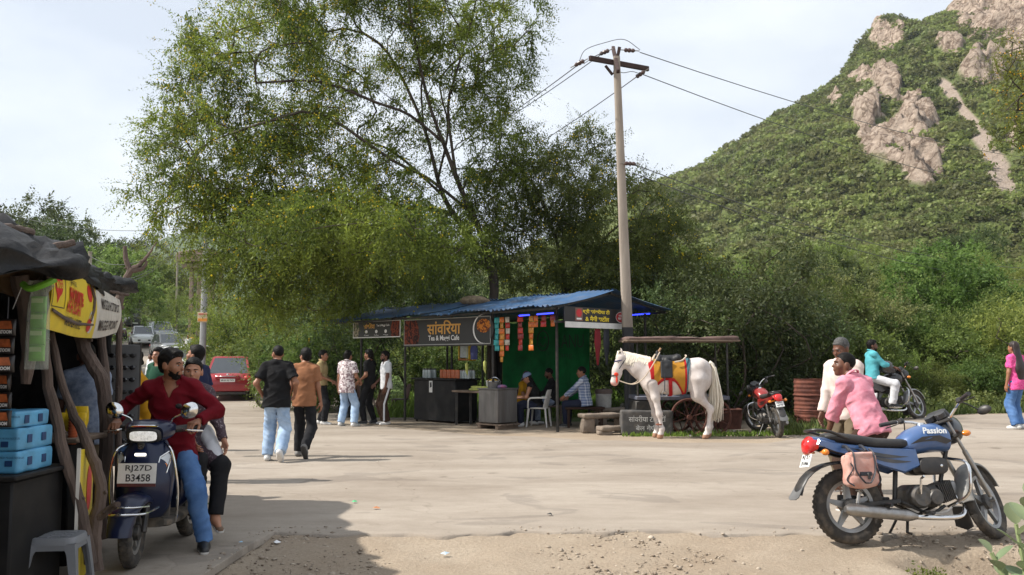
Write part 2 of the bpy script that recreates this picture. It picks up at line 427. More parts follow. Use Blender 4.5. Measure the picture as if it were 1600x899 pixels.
def road_material():
 m = bpy.data.materials.new("dusty_road"); m.use_nodes = True; nt = m.node_tree; L = nt.links.new; b = nt.nodes["Principled BSDF"]
 b.inputs['Roughness'].default_value = 0.9; b.inputs['Specular IOR Level'].default_value = 0.2
 t = nt.nodes.new("ShaderNodeTexCoord")
 def noise(sc,det=6,ro=0.6,st=(1,1,1),dis=0.0):
  mp_ = nt.nodes.new("ShaderNodeMapping"); mp_.inputs['Scale'].default_value = st; L(t.outputs['Object'],mp_.inputs['Vector'])
  n = nt.nodes.new("ShaderNodeTexNoise"); n.inputs['Scale'].default_value = sc; n.inputs['Detail'].default_value = det; n.inputs['Roughness'].default_value = ro; n.inputs['Distortion'].default_value = dis
  L(mp_.outputs[0],n.inputs['Vector']); return n.outputs['Fac']
 def ramp(src,a,b_,ca,cb):
  r = nt.nodes.new("ShaderNodeValToRGB"); e = r.color_ramp.elements; e[0].position = a; e[1].position = b_; e[0].color = (*ca,1); e[1].color = (*cb,1)
  L(src,r.inputs[0]); return r.outputs[0]
 def mix(f,a,bb,mode='MIX'):
  q = nt.nodes.new("ShaderNodeMix"); q.data_type = 'RGBA'; q.blend_type = mode
  if isinstance(f,float): q.inputs['Factor'].default_value = f
  else: L(f,q.inputs['Factor'])
  L(a,q.inputs['A']); L(bb,q.inputs['B']); return q.outputs['Result']
 base = ramp(noise(0.35,5,0.55,(1,2.2,1),0.6),0.34,0.66,(0.30,0.254,0.208),(0.40,0.35,0.295))
 mid = ramp(noise(4.0,7,0.65,(1,1.8,1)),0.25,0.75,(0.80,0.79,0.77),(1,1,1))
 fine = ramp(noise(70,6,0.8),0.28,0.6,(0.78,0.77,0.75),(1,1,1))
 c = mix(0.85,base,mid,'MULTIPLY'); c = mix(0.8,c,fine,'MULTIPLY')
 st_ = ramp(noise(1.3,6,0.6,(0.16,2.4,1),0.4),0.38,0.62,(0.80,0.79,0.78),(1,1,1)); c = mix(0.35,c,st_,'MULTIPLY')
 pt = ramp(noise(0.55,3,0.5,(1,1.5,1),1.5),0.59,0.615,(1,1,1),(0.80,0.80,0.81)); c = mix(0.8,c,pt,'MULTIPLY')
 # dark oil spots
 sp = ramp(noise(2.6,3,0.4),0.70,0.78,(1,1,1),(0.62,0.60,0.58)); c = mix(0.8,c,sp,'MULTIPLY')
 # cracks
 mp2 = nt.nodes.new("ShaderNodeMapping"); L(t.outputs['Object'],mp2.inputs['Vector'])
 vo = nt.nodes.new("ShaderNodeTexVoronoi"); vo.feature = 'DISTANCE_TO_EDGE'; vo.inputs['Scale'].default_value = 0.33
 dn = nt.nodes.new("ShaderNodeTexNoise"); dn.inputs['Scale'].default_value = 1.6; dn.inputs['Detail'].default_value = 6
 L(t.outputs['Object'],dn.inputs['Vector'])
 va = nt.nodes.new("ShaderNodeVectorMath"); va.operation = 'MULTIPLY_ADD'; va.inputs[1].default_value = (0.9,0.9,0)
 L(dn.outputs['Color'],va.inputs[0]); L(mp2.outputs[0],va.inputs[2]); L(va.outputs[0],vo.inputs['Vector'])
 ck = ramp(vo.outputs['Distance'],0.0,0.004,(0.66,0.64,0.62),(1,1,1)); c = mix(0.38,c,ck,'MULTIPLY')
 L(c,b.inputs['Base Color'])
 bp = nt.nodes.new("ShaderNodeBump"); bp.inputs['Strength'].default_value = 0.45; bp.inputs['Distance'].default_value = 0.012
 L(noise(45,8,0.75),bp.inputs['Height']); L(bp.outputs[0],b.inputs['Normal'])
 return m
M_EARTH,M_ROAD = ground_material(),road_material()
def lines(segs):
 out = [segs[0][0]]
 for a,b,st in segs:
  n = max(1,int(round((b - a)/st))); out += list(np.linspace(a,b,n + 1)[1:])
 return np.array(out)
def road_front(x): return np.where(x < -2.3,3.0,8.0 + 0.09*np.sin(x*1.7) + 0.05*np.sin(x*5.3 + 1) + 0.03*np.sin(x*13.1)) if False else \
 3.0 + (5.0 + 0.09*np.sin(x*1.7) + 0.05*np.sin(x*5.3 + 1) + 0.03*np.sin(x*13.1))*smooth(-2.42,-2.15,x + 0.1*np.sin(x*9))
def road_back(x):
 return np.interp(x,[-16,-8,-5,-1,1.5,4.5,6,9,14,60],[26,25.5,22.3,18.6,16.9,16.5,17.3,19.6,21.5,28]) + 0.15*np.sin(x*1.3) + 0.08*np.sin(x*3.7)
# ground: one sheet to the horizon
gx = lines([(-3000,-400,260),(-400,-60,20),(-60,-12,2),(-12,-3,0.35),(-3,7,0.085),(7,16,0.4),(16,60,2),(60,400,17),(400,3000,260)])
gy = lines([(-60,0,10),(0,5.4,0.5),(5.4,8.4,0.05),(8.4,12,0.3),(12,40,0.7),(40,130,3),(130,500,25),(500,4000,350)])
GX,GY = np.meshgrid(gx,gy)
GZ = ground_z(GX,GY)
nearv = (GX > -3) & (GX < 8) & (GY < 9)
GZ = GZ + np.where(nearv,0.016*fbm(GX*2.3,GY*2.3,0,4,3) + 0.007*fbm(GX*11,GY*11,0,2,5),0)*smooth(8.2,7.7,GY)
GZ = np.where((GY > road_front(GX) - 0.02) & (GY < road_back(GX) - 0.6),GZ - 0.03,GZ)
V = np.stack([GX,GY,GZ],-1).reshape(-1,3)
ny,nx = GX.shape; I = np.arange(ny*nx).reshape(ny,nx)
F = np.stack([I[:-1,:-1],I[:-1,1:],I[1:,1:],I[1:,:-1]],-1).reshape(-1,4)
ground = tag(mesh_obj('ground',V,F,M_EARTH,None,True),kind='structure')
green = np.clip(smooth(20.5,24,GY)*smooth(-1.0,1.0,GX + 1) + smooth(24,27,GY)*smooth(-9,-6.5,GX + 0.55*np.maximum(0,GY - 26)) + smooth(26,30,GY)*smooth(-11,-14,GX + 0.55*(GY - 26)) + smooth(40,60,GY),0,1)
green = np.maximum(green,smooth(19.6,21.2,GY - 0.25*(GX - 8))*smooth(5.5,7,GX))
a_ = ground.data.attributes.new('green','FLOAT','POINT'); a_.data.foreach_set('value',green.ravel().astype(np.float32))
# road: the open lane in front of the stall, a little proud of the earth, with a broken front edge
rx = lines([(-40,-12,1.5),(-12,-3,0.4),(-3,6,0.06),(6,16,0.3),(16,60,2)])
tt = np.concatenate([[0,0.0015,0.004],np.linspace(0.01,1,50)])
RX = np.repeat(rx[None,:],len(tt),0); yf,yb = road_front(rx),road_back(rx)
yf = yf + np.where(rx > -2.0,0.025*fbm(rx*6,rx*0,0,3,9),0)
RY = yf[None,:] + (yb - yf)[None,:]*tt[:,None]
RZ = base_z(RX,RY) + 0.010
RZ[0] = -0.05; RZ[1] = RZ[1] - 0.010; RZ[2] = RZ[2] - 0.003
V = np.stack([RX,RY,RZ],-1).reshape(-1,3); n0,n1 = RX.shape; I = np.arange(n0*n1).reshape(n0,n1)
F = np.stack([I[:-1,:-1],I[:-1,1:],I[1:,1:],I[1:,:-1]],-1).reshape(-1,4)
tag(mesh_obj('road',V,F,M_ROAD,None,True),kind='structure')
# road climbing away to the left
cl = catmull([(-6.0,22,0),(-8.5,30,0),(-14.5,42,0),(-27,66,0),(-52,112,0),(-70,150,0)],12)
cl = np.array(cl); dr = np.gradient(cl,axis=0); dr /= np.linalg.norm(dr,axis=1)[:,None]; nr = np.stack([dr[:,1],-dr[:,0],dr[:,0]*0],1)
ws = np.linspace(-4.6,4.2,9); V = []
for i in range(len(cl)):
 for w in ws:
  p = cl[i] + nr[i]*w; V.append((p[0],p[1],gz(p[0],p[1]) + 0.005))
I = np.arange(len(V)).reshape(len(cl),len(ws)); F = np.stack([I[:-1,:-1],I[:-1,1:],I[1:,1:],I[1:,:-1]],-1).reshape(-1,4)
tag(mesh_obj('road',np.array(V),F,M_ROAD,None,True),kind='structure')
# ------------------------------------------------------------------ pebbles
def blob_stones(P,S,seed=0,squash=0.6):
 """Many small irregular stones as one mesh (each an 8-sided lump)."""
 r = np.random.default_rng(seed); n = len(P)
 base = np.array([(1,0,0),(0,1,0),(-1,0,0),(0,-1,0),(0,0,1),(0,0,-1),(.6,.6,.5),(-.6,.6,.5),(-.6,-.6,.5),(.6,-.6,.5)],float)
 fa = np.array([(0,6,9),(0,1,6),(1,7,6),(1,2,7),(2,8,7),(2,3,8),(3,9,8),(3,0,9),(4,9,6),(4,6,7),(4,7,8),(4,8,9),(5,1,0),(5,2,1),(5,3,2),(5,0,3)])
 B = base[None]*(0.65 + 0.7*r.random((n,len(base),1)))*S[:,None,None]*np.array([1,1,squash])
 ang = r.random(n)*6.28; c,s = np.cos(ang)[:,None],np.sin(ang)[:,None]
 st = 0.7 + 0.6*r.random((n,1))
 X = (B[...,0]*c - B[...,1]*s)*st; Y = B[...,0]*s + B[...,1]*c
 V = np.stack([X,Y,B[...,2]],-1) + P[:,None,:]
 F = (fa[None] + (np.arange(n)*len(base))[:,None,None]).reshape(-1,3)
 return V.reshape(-1,3),F
def stone_mat(name,c1,c2):
 m = bpy.data.materials.new(name); m.use_nodes = True; nt = m.node_tree; b = nt.nodes["Principled BSDF"]; b.inputs['Roughness'].default_value = 0.9
 g = nt.nodes.new("ShaderNodeNewGeometry"); r = nt.nodes.new("ShaderNodeValToRGB"); r.color_ramp.elements[0].color = (*c1,1); r.color_ramp.elements[1].color = (*c2,1)
 nt.links.new(g.outputs['Random Per Island'],r.inputs[0]); nt.links.new(r.outputs[0],b.inputs['Base Color']); return m
M_PEB = stone_mat('pebble',(0.16,0.12,0.085),(0.44,0.37,0.29))
n = 10500
x = rng.uniform(-2.3,6.5,n); y = 8.25 - 3.0*rng.random(n)**1.2
P = np.stack([x,y,ground_z(x,y)],1); S = 0.004 + 0.016*rng.random(n)**4 + 0.02*(rng.random(n) > 0.993)
cl_ = fbm(x*1.4,y*1.4,0,3,21); keep = cl_ > 0.05 - 0.6*rng.random(n); keep &= (y < road_front(x)) | (rng.random(n) < .5)
P[:,2] = np.where(y > road_front(x),.010,P[:,2])
v,f = blob_stones(P[keep],S[keep],3)
tag(mesh_obj('gravel',v,f,M_PEB),'loose gravel and pebbles on the earth verge in front','gravel',kind='stuff')
# small dust stones on the lane
n = 1400; x = rng.uniform(-6,14,n); y = rng.uniform(8.1,19,n); k = y < road_back(x) - 0.2
P = np.stack([x,y,ground_z(x,y)*0 + 0.008],1)[k]; v,f = blob_stones(P,0.003 + 0.014*rng.random(k.sum())**5,4)
tag(mesh_obj('gravel',v,f,M_PEB),'sparse small stones scattered over the dusty lane','gravel',kind='stuff')
# ================================================================== hills
def hill_sheet(name,X,Y,Z,m,attr=None):
 V = np.stack([X,Y,Z],-1).reshape(-1,3); a,b = X.shape; I = np.arange(a*b).reshape(a,b)
 F = np.stack([I[:-1,:-1],I[:-1,1:],I[1:,1:],I[1:,:-1]],-1).reshape(-1,4)
 o = tag(mesh_obj(name,V,F,m,None,True),kind='structure')
 if attr is not None:
  for k,arr in attr.items():
   q = o.data.attributes.new(k,'FLOAT','POINT'); q.data.foreach_set('value',arr.ravel().astype(np.float32))
 return o
CREST = np.array([(-160,420,12),(-60,400,24),(0,370,44),(47,340,64.5),(71,334,72.5),(94,332,88.5),(118,330,101),(127,330,107),(133,330,118),(141,330,128),(149,330,125.7),(153,330,124.5),(165,332,129),(179,334,136),(200,338,143),(260,360,165),(360,380,150),(480,420,90)],float)
# rock faces in (x, z) at the crest's distance: centre, half sizes, strength
ROCKS = [(140.5,122.7,6,6,1.1),(140.5,104,5,6,1.0),(130.6,106.4,4,2.5,.9),(120.7,98,3.5,2,.8),(132,91.5,4.5,10,1.05),(137,82,6,7,1.0),(146,80,14,9,1.15),(152,69,7,6,1.0),(181.5,132,16,8,1.1),(164.5,118.4,5.5,3.2,.9),(178.7,110,9,7,.9),(187,82,4,5,.9),(197,120,12,10,.9),(150,97,3,3,.8)]
def hill_z(x,y):
 xs = x - (y - 340)*0.12*smooth(100,340,y)
 Yc = np.interp(xs,CREST[:,0],CREST[:,1]); Zc = np.interp(xs,CREST[:,0],CREST[:,2])
 y0 = 62 + 0.05*np.maximum(0,60 - x) + 22*np.sin(x*0.021 + 1)
 t = (y - y0)/(Yc - y0)
 up = np.where(t > 0,np.clip(t,0,1)**1.22,0)
 z = Zc*up
 z = np.where(t > 1,Zc*(1 - 0.55*(t - 1)),z)
 w = smooth(0.02,0.3,t)*(1 - 0.55*smooth(0.75,1.0,t))
 z = z + w*(6.5*fbm(x/46,y/60,0,4,31) + 7.0*(np.abs(vnoise(x/34 + 0.35*y/60,y/190,0,40)) - 0.3))
 return np.maximum(z,-3) + ground_z(x,np.minimum(y,85))*smooth(0.25,0.0,t)
hx = lines([(-150,60,4),(60,235,.72),(235,430,5)]); hy = lines([(58,150,2.6),(150,362,.95),(362,440,4)])
HX,HY = np.meshgrid(hx,hy); HZ = hill_z(HX,HY)
scl = HY/330.0
rock = np.zeros_like(HZ)
wob = 0.62*fbm(HX/8,HY/20,HZ/8,5,50)
for (cx_,cz_,ax_,az_,st_) in ROCKS:
 # silhouettes were measured at the crest distance; compare along the view so nearer slopes keep their place
 q = ((HX/scl - cx_)/ax_)**2 + (((HZ - CAMH)/scl + CAMH - cz_)/az_)**2
 rock = np.maximum(rock,st_*np.clip(1.25 - q*0.75 + wob,0,1)*smooth(150,190,HY))
rock = np.clip(rock,0,1)
blk = np.abs(vnoise(HX/7,HY/16,HZ/6,60))*6 + np.abs(vnoise(HX/3,HY/8,HZ/3,61))*3.0 + np.floor(3*(vnoise(HX/10,HY/24,HZ/9,62) + 1))*1.8
def crag(f,sd): return 1 - np.abs(vnoise(HX/f,HY/(f*1.6),HZ/f,sd))*2.2
HZ2 = HZ + rock*(blk - 3.0)*0.9 + rock*(2.6*crag(6.5,64) + 1.5*crag(2.8,66) + .8*crag(1.3,68) - 2.4)
HY2 = HY - rock*(2.0 + 3.0*vnoise(HX/6,HY/12,HZ/6,63) + 1.6*vnoise(HX/2,HY/4,HZ/2,69))
# bare scree gully
gully = np.array([(160.5,109),(162,106),(167.3,98.6),(174.4,87.3),(181.5,74.6),(184,66)])
px_,pz_ = HX/scl,(HZ - CAMH)/scl + CAMH
gxl = np.interp(pz_,gully[::-1,1],gully[::-1,0]); scree = np.clip(1.4 - np.abs(px_ - gxl)/(2.6 + 3.0*smooth(105,70,pz_)) + 0.5*wob,0,1)*smooth(58,66,pz_)*smooth(110,104,pz_)
def hill_material():
 m = bpy.data.materials.new("hill_scrub"); m.use_nodes = True; nt = m.node_tree; L = nt.links.new; b = nt.nodes["Principled BSDF"]; b.inputs['Roughness'].default_value = 0.95; b.inputs['Specular IOR Level'].default_value = 0.1
 t = nt.nodes.new("ShaderNodeTexCoord")
 def nr(sc,a,bb,ca,cb,det=6,ro=.6):
  n = nt.nodes.new("ShaderNodeTexNoise"); n.inputs['Scale'].default_value = sc; n.inputs['Detail'].default_value = det; n.inputs['Roughness'].default_value = ro; L(t.outputs['Object'],n.inputs['Vector'])
  r = nt.nodes.new("ShaderNodeValToRGB"); e = r.color_ramp.elements; e[0].position = a; e[1].position = bb; e[0].color = (*ca,1); e[1].color = (*cb,1); L(n.outputs['Fac'],r.inputs[0]); return r.outputs[0]
 def mix(f,a,bb):
  q = nt.nodes.new("ShaderNodeMix"); q.data_type = 'RGBA'; L(f,q.inputs['Factor']); L(a,q.inputs['A']); L(bb,q.inputs['B']); return q.outputs['Result']
 gr = nr(0.11,.3,.7,(0.075,0.10,0.032),(0.17,0.20,0.07))
 rk = nr(0.35,.34,.66,(0.20,0.15,0.115),(0.56,0.45,0.36),10,.75)
 sc_ = nr(0.5,.3,.7,(0.33,0.26,0.21),(0.45,0.37,0.31),9,.75)
 a1 = nt.nodes.new("ShaderNodeAttribute"); a1.attribute_name = 'rock'; a2 = nt.nodes.new("ShaderNodeAttribute"); a2.attribute_name = 'scree'
 s1 = nt.nodes.new("ShaderNodeMapRange"); s1.inputs['From Min'].default_value = .25; s1.inputs['From Max'].default_value = .5; L(a1.outputs['Fac'],s1.inputs['Value'])
 s2 = nt.nodes.new("ShaderNodeMapRange"); s2.inputs['From Min'].default_value = .3; s2.inputs['From Max'].default_value = .7; L(a2.outputs['Fac'],s2.inputs['Value'])
 vr = nt.nodes.new("ShaderNodeTexVoronoi"); vr.feature = 'DISTANCE_TO_EDGE'; vr.inputs['Scale'].default_value = .22; wv = nt.nodes.new("ShaderNodeTexNoise"); wv.inputs['Scale'].default_value = .3; wv.inputs['Detail'].default_value = 6; L(t.outputs['Object'],wv.inputs['Vector'])
 av = nt.nodes.new("ShaderNodeVectorMath"); av.operation = 'MULTIPLY_ADD'; av.inputs[1].default_value = (7,7,7); L(wv.outputs['Color'],av.inputs[0]); L(t.outputs['Object'],av.inputs[2]); L(av.outputs[0],vr.inputs['Vector'])
 cr_ = nt.nodes.new("ShaderNodeValToRGB"); cr_.color_ramp.elements[0].color = (.32,.27,.23,1); cr_.color_ramp.elements[1].position = .10; L(vr.outputs['Distance'],cr_.inputs[0])
 mm = nt.nodes.new("ShaderNodeMix"); mm.data_type = 'RGBA'; mm.blend_type = 'MULTIPLY'; mm.inputs['Factor'].default_value = .85; L(rk,mm.inputs['A']); L(cr_.outputs[0],mm.inputs['B']); rk = mm.outputs['Result']
 L(mix(s1.outputs[0],mix(s2.outputs[0],gr,sc_),rk),b.inputs['Base Color'])
 bp = nt.nodes.new("ShaderNodeBump"); bp.inputs['Strength'].default_value = 1.0; bp.inputs['Distance'].default_value = 2.2
 v = nt.nodes.new("ShaderNodeTexNoise"); v.inputs['Scale'].default_value = .32; v.inputs['Detail'].default_value = 9; v.inputs['Roughness'].default_value = .72; L(t.outputs['Object'],v.inputs['Vector'])
 L(v.outputs['Fac'],bp.inputs['Height']); L(bp.outputs[0],b.inputs['Normal'])
 return m
M_HILL = hill_material()
hill_sheet('hill',HX,HY2,HZ2,M_HILL,{'rock': rock,'scree': scree})
# far hills on the left, beyond the climbing road
def far_hill(xs,cy,zc,seed,y0,m):
 u = np.linspace(0,1,120); w = np.linspace(0,1,26); U,Wv = np.meshgrid(u,w)
 X = xs[0] + (xs[1] - xs[0])*U; Yv = y0 + (cy - y0)*Wv
 Zc = np.interp(X,[q[0] for q in zc],[q[1] for q in zc])
 Z = Zc*Wv**0.9 + (5*fbm(X/60,Yv/60,0,5,seed) + 1.5*fbm(X/9,Yv/9,0,3,seed + 5))*(0.2 + 0.8*Wv)
 hill_sheet('hill',X,Yv,Z,m)
M_FARH = mat('far_wooded_hill',(0.06,0.085,0.04),0.95,var=0.4,scale=0.07,bump=1.0,bscale=0.25)
far_hill((-420,60),640,[(-420,60),(-300,70),(-262,82),(-240,92),(-215,104),(-180,110),(-100,96),(0,80),(60,60)],70,330,M_FARH)
far_hill((-330,-60),300,[(-330,40),(-230,35),(-190,36),(-165,36),(-150,33),(-135,27),(-122,22),(-100,15),(-60,9)],80,130,M_FARH)
# ================================================================== trees
M_BARK = mat('dark_bark',(0.055,0.042,0.032),0.95,var=0.5,scale=5,bump=0.9,bscale=22,stretch=(1,1,0.3))
M_BARK2 = mat('grey_bark',(0.17,0.135,0.10),0.95,var=0.4,scale=5,bump=0.9,bscale=22,stretch=(1,1,0.3))
M_LEAF_AC = leaf_mat('acacia_leaf',(0.036,0.062,0.012),(0.215,0.262,0.042),0.52,0.45)
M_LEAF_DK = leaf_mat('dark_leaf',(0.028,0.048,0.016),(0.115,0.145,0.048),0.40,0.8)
M_LEAF_MD = leaf_mat('mid_leaf',(0.062,0.105,0.024),(0.215,0.29,0.072),0.48,0.6)
M_LEAF_LT = leaf_mat('fresh_leaf',(0.085,0.130,0.028),(0.26,0.32,0.075),0.48,0.6)
M_LEAF_OL = leaf_mat('olive_leaf',(0.072,0.092,0.030),(0.21,0.225,0.08),0.44,0.6)
M_FLOWER = leaf_mat('yellow_blossom',(0.42,0.28,0.012),(0.78,0.55,0.03),0.35,2.0)
class Skeleton:
 def __init__(s): s.p = []; s.par = []; s.d = []
 def node(s,p,par):
  s.p.append(np.asarray(p,float)); s.par.append(par)
  dd = np.array([0,0,1.0]) if par < 0 else s.p[-1] - s.p[par]
  s.d.append(dd/max(1e-6,np.linalg.norm(dd))); return len(s.p) - 1
 def limb(s,pts,par=-1,step=0.35):
  pts = [np.asarray(q,float) for q in pts]
  if par >= 0: pts = [s.p[par]] + pts
  cur = s.node(pts[0],-1) if par < 0 else par
  C = catmull(pts,max(2,int(np.linalg.norm(pts[-1] - pts[0])/step/max(1,len(pts) - 1))))
  out = [cur]
  for q in C[1:]: cur = s.node(q,cur); out.append(cur)
  return out
 def grow(s,A,step=0.3,wig=0.05,upcost=0.6,r=None):
  P = np.array(s.p); order = np.argsort(np.min(np.linalg.norm(A[:,None] - P[None],axis=2),axis=1))
  tips = []
  for i in order:
   P = np.array(s.p); dv = A[i] - P; ds = np.linalg.norm(dv,axis=1)
   D = np.array(s.d); cosa = (dv*D).sum(1)/np.maximum(ds,1e-6)
   k = int(np.argmin(ds*(1.35 - 0.45*cosa) + upcost*np.maximum(0,P[:,2] - A[i][2])))
   m = max(1,int(ds[k]/step)); cur = k; a = s.p[k]; b = A[i]; d0 = s.d[k]
   c1 = a + d0*ds[k]*0.35
   for j in range(1,m + 1):
    t = j/m; q = (1 - t)**2*a + 2*t*(1 - t)*c1 + t*t*b
    if j < m: q = q + (r.random(3) - 0.5)*wig*2
    cur = s.node(q,cur)
   tips.append(cur)
  return tips
 def radii(s,tip=0.006,ex=2.35,rmax=None):
  n = len(s.p); R = np.zeros(n); 
  acc = np.zeros(n)
  for i in range(n - 1,-1,-1):
   R[i] = max(tip,acc[i]**(1/ex))
   if s.par[i] >= 0: acc[s.par[i]] += R[i]**ex
  if rmax: R = np.minimum(R*rmax/R.max(),rmax) if R.max() > rmax else R
  return R
 def mesh(s,R,minr=0.0):
  ch = {}
  for i,q in enumerate(s.par): ch.setdefault(q,[]).append(i)
  mb = MB(); starts = [(i,-1) for i in ch.get(-1,[])]
  while starts:
   i,pr = starts.pop(); chain = [pr,i] if pr >= 0 else [i]
   while True:
    c = ch.get(chain[-1],[])
    if not c: break
    b = max(c,key=lambda q: R[q])
    for q in c:
     if q != b: starts.append((q,chain[-1]))
    chain.append(b)
   if len(chain) < 2: continue
   rr = [R[q] for q in chain]
   if pr >= 0: rr[0] = min(rr[0],rr[1]*1.25)
   if rr[min(1,len(rr) - 1)] < minr: continue
   big = max(rr); mb.tube([s.p[q] for q in chain],rr,9 if big > .06 else (5 if big > .02 else 3),caps=False)
  return mb
def fronds(C,OUT,r,twigs=8,per=14,tl=(0.35,0.7),fl=(0.07,0.12),wr=0.32,droop=0.35,spread=0.8,jit=0.06,fold=0.25):
 """Sprays of small leaf faces about cluster centres C, pointing mostly along OUT."""
 n = len(C); T = n*twigs
 c = np.repeat(C,twigs,0) + r.normal(0,jit,(T,3)); o = np.repeat(OUT,twigs,0)
 d = unit(o*0.7 + r.normal(0,spread,(T,3)) + np.array([0,0,-droop]))
 L = r.uniform(tl[0],tl[1],(T,1)); side = unit(np.cross(d,r.normal(0,1,(T,3))))
 N = T*per
 t = np.tile((np.arange(per) + 0.5)/per,T)[:,None]; D = np.repeat(d,per,0); Lr = np.repeat(L,per,0)
 base = np.repeat(c,per,0) + D*t*Lr + np.array([0,0,-1.0])*(t**2)*Lr*droop*0.35
 sg = np.tile(np.where(np.arange(per) % 2 == 0,1.0,-1.0),T)[:,None]
 S = np.repeat(side,per,0)*sg
 ld = unit(D*0.55 + S*0.8 + r.normal(0,0.28,(N,3)) + np.array([0,0,-0.12]))
 ln = r.uniform(fl[0],fl[1],(N,1))*(1.05 - 0.45*t)
 wd = unit(np.cross(ld,r.normal(0,0.45,(N,3)) + np.array([0,0,1.0])))
 nn = np.cross(ld,wd)
 v0 = base; v2 = base + ld*ln; mid = base + ld*ln*0.5
 v1 = mid + wd*ln*wr*0.5 + nn*ln*wr*fold*0.5; v3 = mid - wd*ln*wr*0.5 + nn*ln*wr*fold*0.5
 V = np.stack([v0,v1,v2,v3],1).reshape(-1,3); F = np.arange(N*4).reshape(N,4)
 return V,F
def blossoms(C,r,per=3,spread=0.07,size=(0.014,0.028)):
 base = np.array([(1,0,0),(0,1,0),(-1,0,0),(0,-1,0),(0,0,1),(0,0,-1)],float)
 fa = np.array([(0,1,4),(1,2,4),(2,3,4),(3,0,4),(1,0,5),(2,1,5),(3,2,5),(0,3,5)])
 P = np.repeat(C,per,0) + r.normal(0,spread,(len(C)*per,3)); S = r.uniform(size[0],size[1],(len(P),1,1))
 V = (base[None]*S + P[:,None]).reshape(-1,3); F = (fa[None] + (np.arange(len(P))*6)[:,None,None]).reshape(-1,3)
 return V,F
def in_lobes(lobes,r,shell=0.5):
 """Points in ellipsoids (centre, radii, count), pushed towards their outside."""
 out = []
 for (c,q,n) in lobes:
  u = unit(r.normal(0,1,(n,3))); k = r.random((n,1))**(1/3.0); k = k*(1 - shell) + shell*(0.75 + 0.25*k)
  out.append(np.asarray(c) + u*k*np.asarray(q))
 return np.concatenate(out)
def build_tree(name,loc,limbs,lobes,seed,leaf,bark=None,flower=0,label=None,cat='tree',group=None,shell=0.5,tip=0.006,rmax=None,fr={},wig=0.05,upcost=0.6,minr=0.0,step=0.3,flower_sel=None,fsize=(0.014,0.028)):
 """limbs: list of (points, parent limb index, parent fraction). Everything in local metres about loc."""
 r = np.random.default_rng(seed); sk = Skeleton(); ids = []
 for (pts,pi,fr_) in limbs:
  ids.append(sk.limb(pts) if pi is None else sk.limb(pts,ids[pi][int(fr_*(len(ids[pi]) - 1))]))
 A = in_lobes(lobes,r,shell); tips = sk.grow(A,step,wig,upcost,r)
 Rr = sk.radii(tip,2.35,rmax)
 root = empty(name,loc,0,label,cat,group)
 sk.mesh(Rr,minr).build('trunk',bark or M_BARK,root,auto=None)
 C = np.array([sk.p[t] for t in tips]); D = np.array([sk.d[t] for t in tips])
 V,F = fronds(C,D,r,**fr); crown = mesh_obj('crown',V,F,leaf,root)
 if flower:
  T = V.reshape(-1,4,3)[:,2]
  w = np.ones(len(T)) if flower_sel is None else flower_sel(T)
  k = r.choice(len(T),flower,replace=False,p=w/w.sum())
  V2,F2 = blossoms(T[k],r,size=fsize,spread=fsize[1]*2.5); fo = mesh_obj('blossom',V2,F2,M_FLOWER,root); fo['kind'] = 'stuff'
 return root
def loc_px(Y0,base):
 """Turns picture points (with a depth offset) into local metres about a tree's base."""
 b = np.asarray(base,float)
 return lambda px,py,dy=0.0: at(px,py,Y0 + dy) - b
# ---- the large flowering acacia behind the stall
Y0 = 24.5; base = np.array([at(770,600,Y0)[0],Y0,gz(-0.6,Y0)]); q = loc_px(Y0,base)
limbs = [([(0,0,0),q(768,520),q(772,450),q(766,405)],None,0),
   ([q(745,350,-.3),q(722,300,-.4),q(692,222,-.5),q(667,150,-.6),q(645,44,-.8),q(630,-60,-1)],0,1.0),
   ([q(735,370,.4),q(692,305,.6),q(661,195,.8),q(606,83,1.1),q(556,40,1.3),q(520,-40,1.5)],0,0.95),
   ([q(700,170,-.4),q(714,111,-.6),q(735,40,-.8),q(752,-40,-1)],1,0.42),
   ([q(640,180,-.9),q(589,161,-1.6),q(500,128,-2.5),q(400,130,-3.0)],1,0.5),
   ([q(670,280,-.4),q(611,250,-1.5),q(500,178,-2.2),q(420,190,-2.8),q(330,220,-2.8)],1,0.25),
   ([q(690,330,.6),q(600,320,.9),q(480,300,.8),q(360,310,.4),q(290,320,0)],2,0.25),
   ([q(715,390,-.8),q(640,395,-1.6),q(540,380,-2.2),q(440,390,-2.4)],0,0.9),
   ([q(660,120,.3),q(690,60,.5),q(700,-40,.6)],2,0.5),
   ([q(600,230,1.6),q(520,230,2.4),q(420,250,3.0)],2,0.35),
   ([q(700,200,.5),q(690,120,1.2),q(760,60,2),q(800,10,2.4)],2,0.4)]
